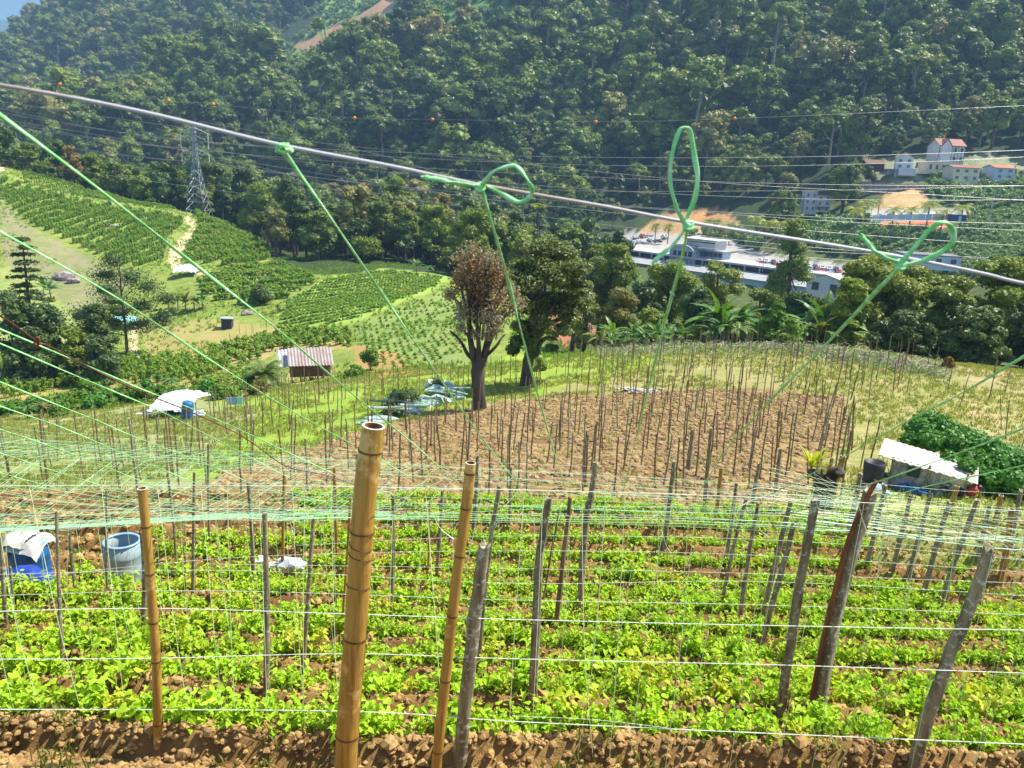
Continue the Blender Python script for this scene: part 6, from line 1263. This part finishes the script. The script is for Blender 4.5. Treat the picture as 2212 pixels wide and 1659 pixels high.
mb = MB(); mb.tube(interp_pts([(-w_ * .8, -.6, h_ * .22), (-w_ * .4, -.7, h_ * .28), (0, -.8, h_ * .5), (w_ * .48, -.75, h_ * .55)], 14), .10, 6, 0, True, .5); mb.build('rolled_edge', [M['tarp']], t); mb = MB(); mb.box((w_ * .1, .8, h_ * .2), (w_ * .5, .8, h_ * .3)); mb.build('bench', [M['bluetarp']], t)
q = ground(403, 908, 30); mb = MB(); mb.lathe([(0, 0), (.34, 0), (.38, .3), (.40, .9), (.36, 1.3), (.30, 1.35), (0, 1.35)], 14); t = tag(mb.build('blue_barrel', [M['bluetarp']], None, True, loc=q), 'dark blue barrel beside the white tarpaulin tent', 'barrel'); t.rotation_euler = (0, .15, 0)
q = ground(418, 903, 30); mb = MB(); mb.box((0, 0, .15), (1.5, .7, .3), .2); mb.box((.2, .1, .38), (.9, .5, .2), .5); tag(mb.build('folded_sheets', [M['tarp']], None, loc=q), 'folded white sheets on the ground beside the blue barrel', 'sheet')
drape('white_shelter', 400, 598, 120, 48, 26, 6, 'tarp', 'white tarpaulin shelter at the lower end of the dirt path', 'shelter', 2, rz=.2)
t, q, w_, h_ = drape('green_shelter', 268, 712, 66, 62, 30, 5, 'greentarp', 'green and white tarpaulin shelter behind the slender tree', 'shelter', 3, rz=.5)
q = ground(489, 712, 80); t = empty('small_shed', q, 'tiny grey shed with a flat roof on the bare patch in the valley', 'shed', rz=.1); mb = MB(); mb.box((0, .8, .9), (1.7, 1.4, 1.8)); mb.build('wall', [M['dark_opening']], t); mb = MB(); mb.box((0, .8, 1.9), (2.2, 2, .14)); mb.build('roof', [M['zinc']], t)  # shed wall takes the interior shade as its colour
q = ground(1262, 728, 76); t = empty('white_roofed_stall', (q.x, q.y, q.z), 'small stall with a tilted white sheet roof below the red bank', 'shed', rz=-.4); mb = MB(); corrug(mb, 2.0, -.6, 1.3, 1.0, 2.0, 10, .03); mb.build('roof', [M['tarp']], t); mb = MB(); [mb.tube([(x, y_, -.3), (x, y_, 1.3 if y_ < 0 else 1.9)], .05, 5) for x in (-.9, .9) for y_ in (-.5, .9)]; mb.build('post', [M['wood']], t)
q = ground(26, 352, 150); t = empty('white_hill_shed', q, 'flat white roofed shed by the road on top of the left hill', 'shed'); mb = MB(); mb.box((0, 1, 1), (5, 3, 2)); mb.build('wall', [M['cream']], t); mb = MB(); mb.box((0, 1, 2.1), (5.8, 3.6, .2)); mb.build('roof', [M['white']], t)
for x, y_, s_, lb in ((140,602,3.4,'dark boulder in the grey field on the left'),(158,610,2.2,'smaller boulder right of the dark boulder in the grey field'),(535,680,1.6,'boulder near the round dark tree in the valley'),(232,488,1.6,'pale rock in the middle of the terraced vines'),(250,490,1.3,'second pale rock in the terraced vines')):
    q = ground(x, y_, 66); mb = MB(); rr = np.random.default_rng(int(x)); blob(mb, (0, 0, s_ * .15), s_ * .6, rr, 0, .1, (1.2, .9, .6)); tag(mb.build('boulder', [M['rock'] if s_ > 1.5 else M['concrete']], None, loc=q), lb, 'rock')
for x, y_, w_, lb, mt in ((497,884,.5,'white cloth hung on a line among the left stakes','tarp'),(508,884,.45,'lilac cloth hung on a line among the left stakes','paledrum'),(520,883,.45,'green cloth hung on a line among the left stakes','greentarp')):
    q = ground(x, y_ + 10, 30); mb = MB(); mb.box((0, 0, .9), (w_ * .75, .03, .5)); mb.box((0, .01, 1.16), (w_ * 1.1, .015, .015)); tag(mb.build('hanging_cloth', [M[mt]], None, loc=q), lb, 'cloth')
# pile of green and white sheeting left of the brown leaved tree, with creepers
pile = [(985,862,.9,.45),(955,868,1.2,.6),(930,872,1.4,.7),(905,880,1.5,.7),(880,892,1.3,.6),(850,900,1.0,.35),(825,908,1.2,.3),(800,915,1.0,.22),(945,850,1.0,.9),(965,840,1.0,.8),(935,840,.9,1.0),(980,850,1.1,.7)]
t = empty('sheeting_pile', ground(900, 888, 30), 'long heap of pale green plastic sheeting and creepers left of the brown leaved tree', 'heap'); o = t.location; mb = MB(); rr = np.random.default_rng(6); gm_ = MB()
for x, y_, w_, h_ in pile:
    q = ground(x, y_, 24) - o; v_, f_ = ico(); mb = MB(); mb.add((v_ * (1 + rr.normal(0, .16, (len(v_), 1)))) * np.array([w_ * .75, .55, h_ * .55]) + np.array(q) + [0, 0, h_ * .2], f_); mb.build('plastic_sheet', [M['sacks']], t)
for k in range(12): mb = MB(); x = rr.uniform(830, 1000); q = ground(x, np.interp(x, [830, 1000], [906, 862]) + rr.normal(0, 6), 24) - o; d = rr.normal(0, .2); mb.tube([np.array(q) + [-.9, 0, .5 + rr.uniform(0, .5)], np.array(q) + [.9, d, .55 + rr.uniform(0, .5)]], [.07, .05], 6); mb.build('rolled_sheet', [M['sacks']], t)
for x, y_, r_ in ((862,878,.9),(885,868,.8),(850,892,.7),(945,832,.6),(965,855,.5)):
    q = np.array(ground(x, y_ + 12, 24) - o) + [0, 0, r_ * .7]; d = unit(rr.normal(size=(700, 3))); leaves(gm_, q + d * r_ * rr.uniform(.5, 1.1, (700, 1)), unit(d + rr.normal(size=(700, 3)) * .5 + [0, 0, .4]), .09, rr); blob(gm_, q, r_ * .7, rr)
gm_.build('creepers', [M['dark']], t)
t = empty('white_rubble_heap', ground(1358, 862 + 0, 30) if False else ground(1375, 845, 30), 'low heap of white stones at the top edge of the ploughed field', 'heap'); o = t.location; mb = MB(); [blob(mb, (rr.normal(0, .7), rr.normal(0, .3), .1), rr.uniform(.08, .2), rr, 0, .2, (1.4, 1, .5)) for _ in range(24)]; mb.build('stones', [M['concrete']], t)
# ------------------------------------------------------------------ drums, bucket, sacks
def drum(px, py, hpx, mt, rim, label, cover, rz=0, lean=0):
    q = ground(px, py); s_ = np.linalg.norm(q) / F * .93; r_ = .285 * (hpx * s_ / .9) if False else 35 * s_; h_ = 2.5 * r_; t = empty('plastic_drum', q, label, 'drum', rz=rz); t.rotation_euler[1] = lean; mb = MB()
    mb.lathe([(r_ * .1, -.1), (r_ * .9, -.1), (r_ * .97, .05), (r_, h_ * .3), (r_ * 1.03, h_ * .33), (r_, h_ * .36), (r_ * 1.0, h_ * .66), (r_ * 1.03, h_ * .69), (r_, h_ * .72), (r_ * .97, h_), (r_ * .90, h_), (r_ * .92, h_ * .7), (r_ * .9, .15), (0, .15)], 32); mb.build('shell', [M[mt]], t, True)
    mb = MB(); th = np.linspace(0, 6.283, 33); mb.tube([(math.cos(a_) * r_ * .94, math.sin(a_) * r_ * .94, h_) for a_ in th], .022, 6, 0, False); mb.build('rim', [M[rim]], t, True)
    mb = MB(); mb.lathe([(0, h_ * .62), (r_ * .9, h_ * .62)], 24); mb.build('water', [M['bluedrum']], t)
    return t, q, r_, h_
t1, q, r_, h_ = drum(70, 1258, 100, 'bluedrum', 'paledrum', 'dark blue plastic drum covered with dirty sacks at the left edge', True)
rr = np.random.default_rng(8); mb = MB(); n1, n2 = 18, 14
for lay, (ox, oy, sc1, mm) in enumerate(((0, 0, 1.12, 0), (-.1, -.08, .8, 1))):
    v = []
    for i in range(n1 + 1):
        for j in range(n2 + 1):
            a_, b_ = (i / n1 - .5) * 2 * sc1 * r_ + ox, (j / n2 - .5) * 2 * sc1 * r_ + oy; d = math.hypot(a_, b_) / r_; v.append((a_, b_, h_ + .05 + lay * .08 + .05 * math.sin(a_ * 17 + 1) * math.cos(b_ * 13) + rr.normal(0, .012) - max(0, d - .85) * .30))
    mb.add(v, np.array([(i * (n2 + 1) + j, (i + 1) * (n2 + 1) + j, (i + 1) * (n2 + 1) + j + 1, i * (n2 + 1) + j + 1) for i in range(n1) for j in range(n2)]), mm)
tag(mb.build('sack_cover', [M['greytarp'], M['sack']], None, True, loc=q), 'crumpled dirty sacks lying over the dark blue drum', 'sack')
t2, q, r_, h_ = drum(268, 1254, 100, 'greydrum', 'paledrum', 'faded grey blue open plastic drum standing among the beans', False, lean=.03)
q = ground(62, 1272); mb = MB(); blob(mb, (0, 0, .15), .26, rr, 0, .07, (1.2, .8, .85)); blob(mb, (.18, .05, .1), .16, rr, 0, .1); blob(mb, (-.2, -.05, .22), .13, rr, 0, .1); o_ = mb.build('blue_bundle', [M['bluecloth']], None, True, loc=q); tag(o_, 'bright blue crumpled bundle lying at the foot of the left drum', 'bundle')
q = ground(565, 1234); s_ = np.linalg.norm(q) / F; t = empty('white_bucket', q, 'small white bucket with a lid beside the thin bamboo', 'bucket'); mb = MB(); w_ = 15 * s_; mb.lathe([(0, 0), (w_ * .85, 0), (w_, w_ * 1.7), (w_ * 1.06, w_ * 1.72), (w_ * 1.06, w_ * 1.8), (w_ * .9, w_ * 1.8)], 20); mb.build('body', [M['sack']], t, True); mb = MB(); mb.lathe([(0, w_ * 1.83), (w_ * 1.0, w_ * 1.83), (w_ * 1.0, w_ * 1.78)], 20); mb.build('lid', [M['white']], t)
q = ground(624, 1228); mb = MB(); blob(mb, (0, 0, .10), .21, rr, 0, .13, (1.2, .7, .62)); blob(mb, (-.22, 0, .05), .12, rr, 0, .2, (1.3, .7, .5)); blob(mb, (.18, -.03, .08), .13, rr, 0, .2, (1.1, .8, .6)); tag(mb.build('white_sack', [M['tarp']], None, loc=q), 'crumpled white sack lying right of the white bucket', 'sack')
for pts, lb in (([(195,1236),(225,1240),(255,1245)],'pale stick lying left of the open drum'),([(0,1345),(28,1335),(60,1330)],'pale bent stick lying near the left edge'),([(345,1246),(378,1248),(420,1245)],'pale board lying right of the open drum')):
    C = [np.array(ground(*p_)) + [0, 0, .05] for p_ in pts]; o = C[0].copy(); mb = MB(); mb.tube([c - o for c in C], .022, 6); tag(mb.build('fallen_stick', [M['palebark']], None, loc=o), lb, 'stick')
# ------------------------------------------------------------------ fern stump, tank, shed
q = ground(1772, 1104); Ys = q.y; s_ = Ys / F; t = empty('tree_stump', q, 'tall dark hollow tree stump carrying a yellow green fern', 'stump'); mb = MB(); H = (1104 - 1012) * s_ * 1.08; rr = np.random.default_rng(15); k = 26; n = 14; th = np.arange(k) / k * 6.283; v = []
for i in range(n):
    u_ = i / (n - 1); rad = (40 - 14 * min(1, u_ * 2.2) + 10 * max(0, u_ - .75) * 3) * s_ * .62 * (1 + .13 * np.sin(th * 5 + 1) + .07 * np.sin(th * 11 + u_ * 2) + rr.normal(0, .03, k)); z = -.1 + H * u_ + (rr.uniform(-.25, .12, k) if i == n - 1 else 0); v.append(np.stack([np.cos(th) * rad * 1.15, np.sin(th) * rad, np.broadcast_to(z, (k,))], 1))
v = np.concatenate(v); i = np.arange(n - 1)[:, None] * k; j = np.arange(k)[None]; j2 = (j + 1) % k; mb.add(v, np.stack([i + j, i + j2, i + k + j2, i + k + j], -1).reshape(-1, 4)); mb.poly(v[-k:] - [0, 0, .25], [tuple(range(k))]); mb.build('trunk', [M['bark']], t)
mb = MB(); blob(mb, (.32, 0, H), .17, rr, 0, .2, (1, 1, .8)); blob(mb, (-.38, 0, H * .93), .13, rr, 0, .2, (1, 1, 1.2)); mb.build('moss_clump', [M['bark']], t)
fm = MB(); fp = np.array(P(1752, 1012, Ys) - q)
for k in range(22):
    th_ = k * 2.4; el = rr.uniform(.75, 1.35); L_ = rr.uniform(.5, .78); p_ = []; pos = fp.copy(); e = el
    for i in range(8): p_.append(pos.copy()); pos = pos + np.array([math.cos(th_) * math.cos(e), math.sin(th_) * math.cos(e), math.sin(e)]) * L_ / 7; e -= .10
    sd = np.array([-math.sin(th_), math.cos(th_), 0])
    for i in range(7):
        w0 = .05 * math.sin(math.pi * (i / 7 * .9 + .1)) ** .6; w1 = .05 * math.sin(math.pi * ((i + 1) / 7 * .9 + .1)) ** .6 if i < 6 else .004
        for sg in (-1, 1): fm.add([p_[i], p_[i+1], p_[i+1] + sd * sg * w1 + [0, 0, .3 * w1], p_[i] + sd * sg * w0 + [0, 0, .3 * w0]], np.array([(0, 1, 2, 3)]))
o_ = fm.build('birds_nest_fern', [M['fern']], None, loc=q); tag(o_, 'yellow green rosette fern growing on top of the dark stump', 'fern')
q = ground(1880, 1058); Yt = q.y; s_ = Yt / F; t = empty('water_tank', q, 'black plastic water tank left of the white shed', 'tank'); w_ = 23 * s_; mb = MB(); mb.lathe([(w_ * .5, -.1), (w_ * .92, -.1), (w_ * .96, w_ * .4), (w_ * .93, w_ * .45), (w_ * 1.0, w_ * .9), (w_ * .96, w_ * 1.0), (w_ * 1.02, w_ * 1.5), (w_ * 1.0, w_ * 2.1), (w_ * .92, w_ * 2.12), (w_ * .9, w_ * 1.2), (0, w_ * 1.2)], 24, (0, 0, w_ * .9)); mb.build('shell', [M['black']], t, True); mb = MB(); [mb.box((x, y_, w_ * .45), (.12, .12, w_ * .95)) for x in (-w_ * .7, w_ * .7) for y_ in (-w_ * .5, w_ * .5)]; mb.box((0, 0, w_ * .88), (w_ * 2, w_ * 1.6, .06)); mb.build('stand', [M['wood']], t)
for x, y_, mt, lb, r_ in ((1862,1052,'pinkcloth','pink bag hanging at the foot of the water tank',.14),(1888,1052,'tarp','crumpled white bag between the water tank and the shed',.2),(1902,1042,'tarp','second white bag leaning on the shed corner',.18),(1912,1062,'greentarp','teal bag at the left corner of the shed',.15),(1905,1025,'black','black bag on the heap beside the shed',.2)):
    q = ground(x, y_ + 12); mb = MB(); blob(mb, (0, 0, r_ * .8), r_, rr, 0, .16, (1, .8, .9)); tag(mb.build('plastic_bag', [M[mt]], None, loc=q), lb, 'bag')
# shed
ql = ground(1919, 1056); Yl = ql.y; qr_ = P(2082, 1104, Yl * .93); s_ = Yl / F
B0 = np.array(P(1919, 1052, Yl)); B1 = np.array(P(2078, 1090, Yl * .955)); zt = min(B0[2], B1[2]); ax = B1 - B0; L_ = np.hypot(ax[0], ax[1]); an = math.atan2(ax[1], ax[0]); hl, hr = 74 * s_, 62 * s_
t = empty('white_shed', B0, 'low shed walled with dirty white sheets under a sloping pale roof on the right', 'shed', rz=an); dz = ax[2]; D_ = 1.15
def wallp(x0, x1, z0f, z1f, nn, yy=0, bulge=.03, seed=1):
    rq = np.random.default_rng(seed); v = []; f_ = []; m_ = 8
    for i in range(nn + 1):
        x = x0 + (x1 - x0) * i / nn; hh = hl + (hr - hl) * x / L_; g0 = dz * x / L_
        for j in range(m_ + 1): b_ = z0f + (z1f - z0f) * j / m_; v.append((x, yy + rq.normal(0, bulge), g0 + hh * b_ + (-.25 if b_ == 0 else 0)))
    for i in range(nn):
        for j in range(m_): k = i * (m_ + 1) + j; f_.append((k, k + m_ + 1, k + m_ + 2, k + 1))
    return v, np.array(f_)
for x0, x1, mt, sd, lb in ((0, L_ * .33, 'greytarp', 1, None), (L_ * .33, L_ * .66, 'tarp', 2, None), (L_ * .66, L_, 'sack', 3, None)):
    mb = MB(); v, f_ = wallp(x0, x1, 0, 1, 8, 0, .03, sd); mb.add(v, f_); mb.build('front_sheet', [M['greytarp' if mt == 'tarp' else mt]], t)
mb = MB(); mb.poly([(L_, 0, dz - .3), (L_, D_, dz - .3), (L_, D_, dz + hr * 1.06), (L_, 0, dz + hr)], [(0, 1, 2, 3)]); mb.poly([(0, 0, -.3), (0, D_, -.3), (0, D_, hl * 1.06), (0, 0, hl)], [(0, 3, 2, 1)]); mb.poly([(0, D_, -.3), (L_, D_, dz - .3), (L_, D_, dz + hr * 1.06), (0, D_, hl * 1.06)], [(0, 1, 2, 3)]); mb.build('side_sheet', [M['tarp']], t)
n_ = 30; v = []; f_ = []
for i in range(n_ + 1):
    x = -.45 + (L_ + .75) * i / n_; a_ = .014 * (1 if i % 2 else -1); zz = dz * x / L_; hh = hl + (hr - hl) * x / L_
    v += [(x, -.16 + .04 * math.sin(i * 1.7), zz + hh * .97 + a_), (x, D_ + .3, zz + hh * 1.10 + a_), (x, -.16 + .04 * math.sin(i * 1.7), zz + hh * .97 + a_ - .03), (x, D_ + .3, zz + hh * 1.10 + a_ - .03)]
for i in range(n_): k = i * 4; f_ += [(k, k + 4, k + 5, k + 1), (k + 2, k + 3, k + 7, k + 6), (k, k + 2, k + 6, k + 4)]
mb = MB(); mb.poly(v, f_); mb.build('roof', [M['shedroof']], t)
for x in (0, L_ * .5, L_): mb = MB(); mb.tube([(x, -.06, dz * x / L_ - .3), (x, -.05, dz * x / L_ + hl * 1.0)], .04, 6); mb.build('corner_post', [M['wood']], t)
mb = MB(); xw = L_ * .30; hh = hl * .94; mb.box((xw, -.09, dz * .3 + hh * .72), (.38, .03, .3)); mb.build('opening', [M['dark_opening']], t)  # flat panel, the shade inside is painted on, no hole in the sheet
mb = MB()
for k_ in range(2):
    th = np.linspace(0, 6.283, 17); cz_ = dz * .74 + hl * (.36 + .17 * k_); mb.tube([(L_ * .745 + .15 * math.cos(a_), -.10, cz_ + .07 * math.sin(a_)) for a_ in th], .02, 5, 0, False)
mb.build('printed_mark', [M['black']], t)
mb = MB(); rr = np.random.default_rng(2)
for x in (.22, .34, .46): blob(mb, (L_ * x, -.35, dz * x + hl * .14), .23, rr, 0, .12, (1.2, .7, .9))
o_ = mb.build('blue_sacks', [M['bluetarp']], None, loc=B0); o_.rotation_euler[2] = an; tag(o_, 'blue plastic sacks heaped against the shed front', 'sack')
q = ground(2108, 1075); mb = MB(); [blob(mb, (rr.normal(0, .35), rr.normal(0, .2), .1 + rr.uniform(0, .2)), .15, rr, m_, .15) for m_ in (0, 1, 0, 1, 0)]; tag(mb.build('cloth_heap', [M['redcloth'], M['black']], None, loc=q), 'dark red and black heap of bags right of the shed', 'heap')
# creeper mound over and behind the shed
q = ground(2080, 985, 10); t = empty('creeper_mound', q, 'dense bright green creeper mound growing over a rack behind the white shed', 'plant'); mb = MB(); o = np.array(q)
for x, y_, d_, r_ in [(1985,925,4,30),(2010,915,4.5,36),(1965,950,3.5,22),(2040,930,4,36),(2010,955,3,32),(2060,960,3,40),(2095,950,3.6,34),(2130,975,2.5,42),(2100,1000,1.5,36),(2160,1010,1.5,44),(2140,1040,.5,34),(2195,1000,2,44),(2200,1045,0,40),(2235,1020,1,50),(2070,945,4.5,30),(2170,985,3,34),(2050,990,1.4,20),(2090,1005,.6,20),(2230,1060,0,40)]:
    c = np.array(P(x, y_, Yl + d_ - 1.0)) - o; rc = r_ * (Yl + d_) / F; k = int(420 * (r_ / 36) ** 2); d = unit(rr.normal(size=(k, 3)) + [0, -.2, .3]); blob(mb, c, rc * .82, rr, 0, .12, (1, 1, .8)); leaves(mb, c + d * rc * rr.uniform(.75, 1.1, (k, 1)) * [1, 1, .85], unit(d * .5 + rr.normal(size=(k, 3)) * .5 + [0, 0, .5]), .062, rr, 0, .8)
for x, y_ in ((2050,1000),(2030,1012),(2010,1008)):
    c = np.array(P(x, y_, Yl + .3)) - o; leaves(mb, c + rr.normal(0, .16, (60, 3)), unit(rr.normal(size=(60, 3)) + [0, 0, 1]), .05, rr, 0, .8)
mb.build('foliage', [M['ivy']], t); mb = MB(); [mb.tube([np.array(P(x, y_, Yl)) - o, np.array(P(x + 8, y_ - 60, Yl)) - o], .05, 6) for x, y_ in ((2118,1100),(2150,1105),(2180,1110),(2205,1115))]; mb.build('rack_post', [M['wood']], t)
# ------------------------------------------------------------------ haze
hb = MB(); hb.box((0, 3400, 300), (9400, 10400, 1500)); hm = bpy.data.materials.new('haze_air'); hm.use_nodes = True; nn_ = hm.node_tree.nodes; nn_.remove(nn_['Principled BSDF']); pv = nn_.new('ShaderNodeVolumePrincipled'); pv.inputs['Color'].default_value = (.38, .66, 1, 1); pv.inputs['Density'].default_value = HAZE; hm.node_tree.links.new(pv.outputs[0], nn_['Material Output'].inputs['Volume'])
if HAZE > 0: tag(hb.build('haze', [hm]), 'thin blue haze lying over the valley', None, None, 'stuff')
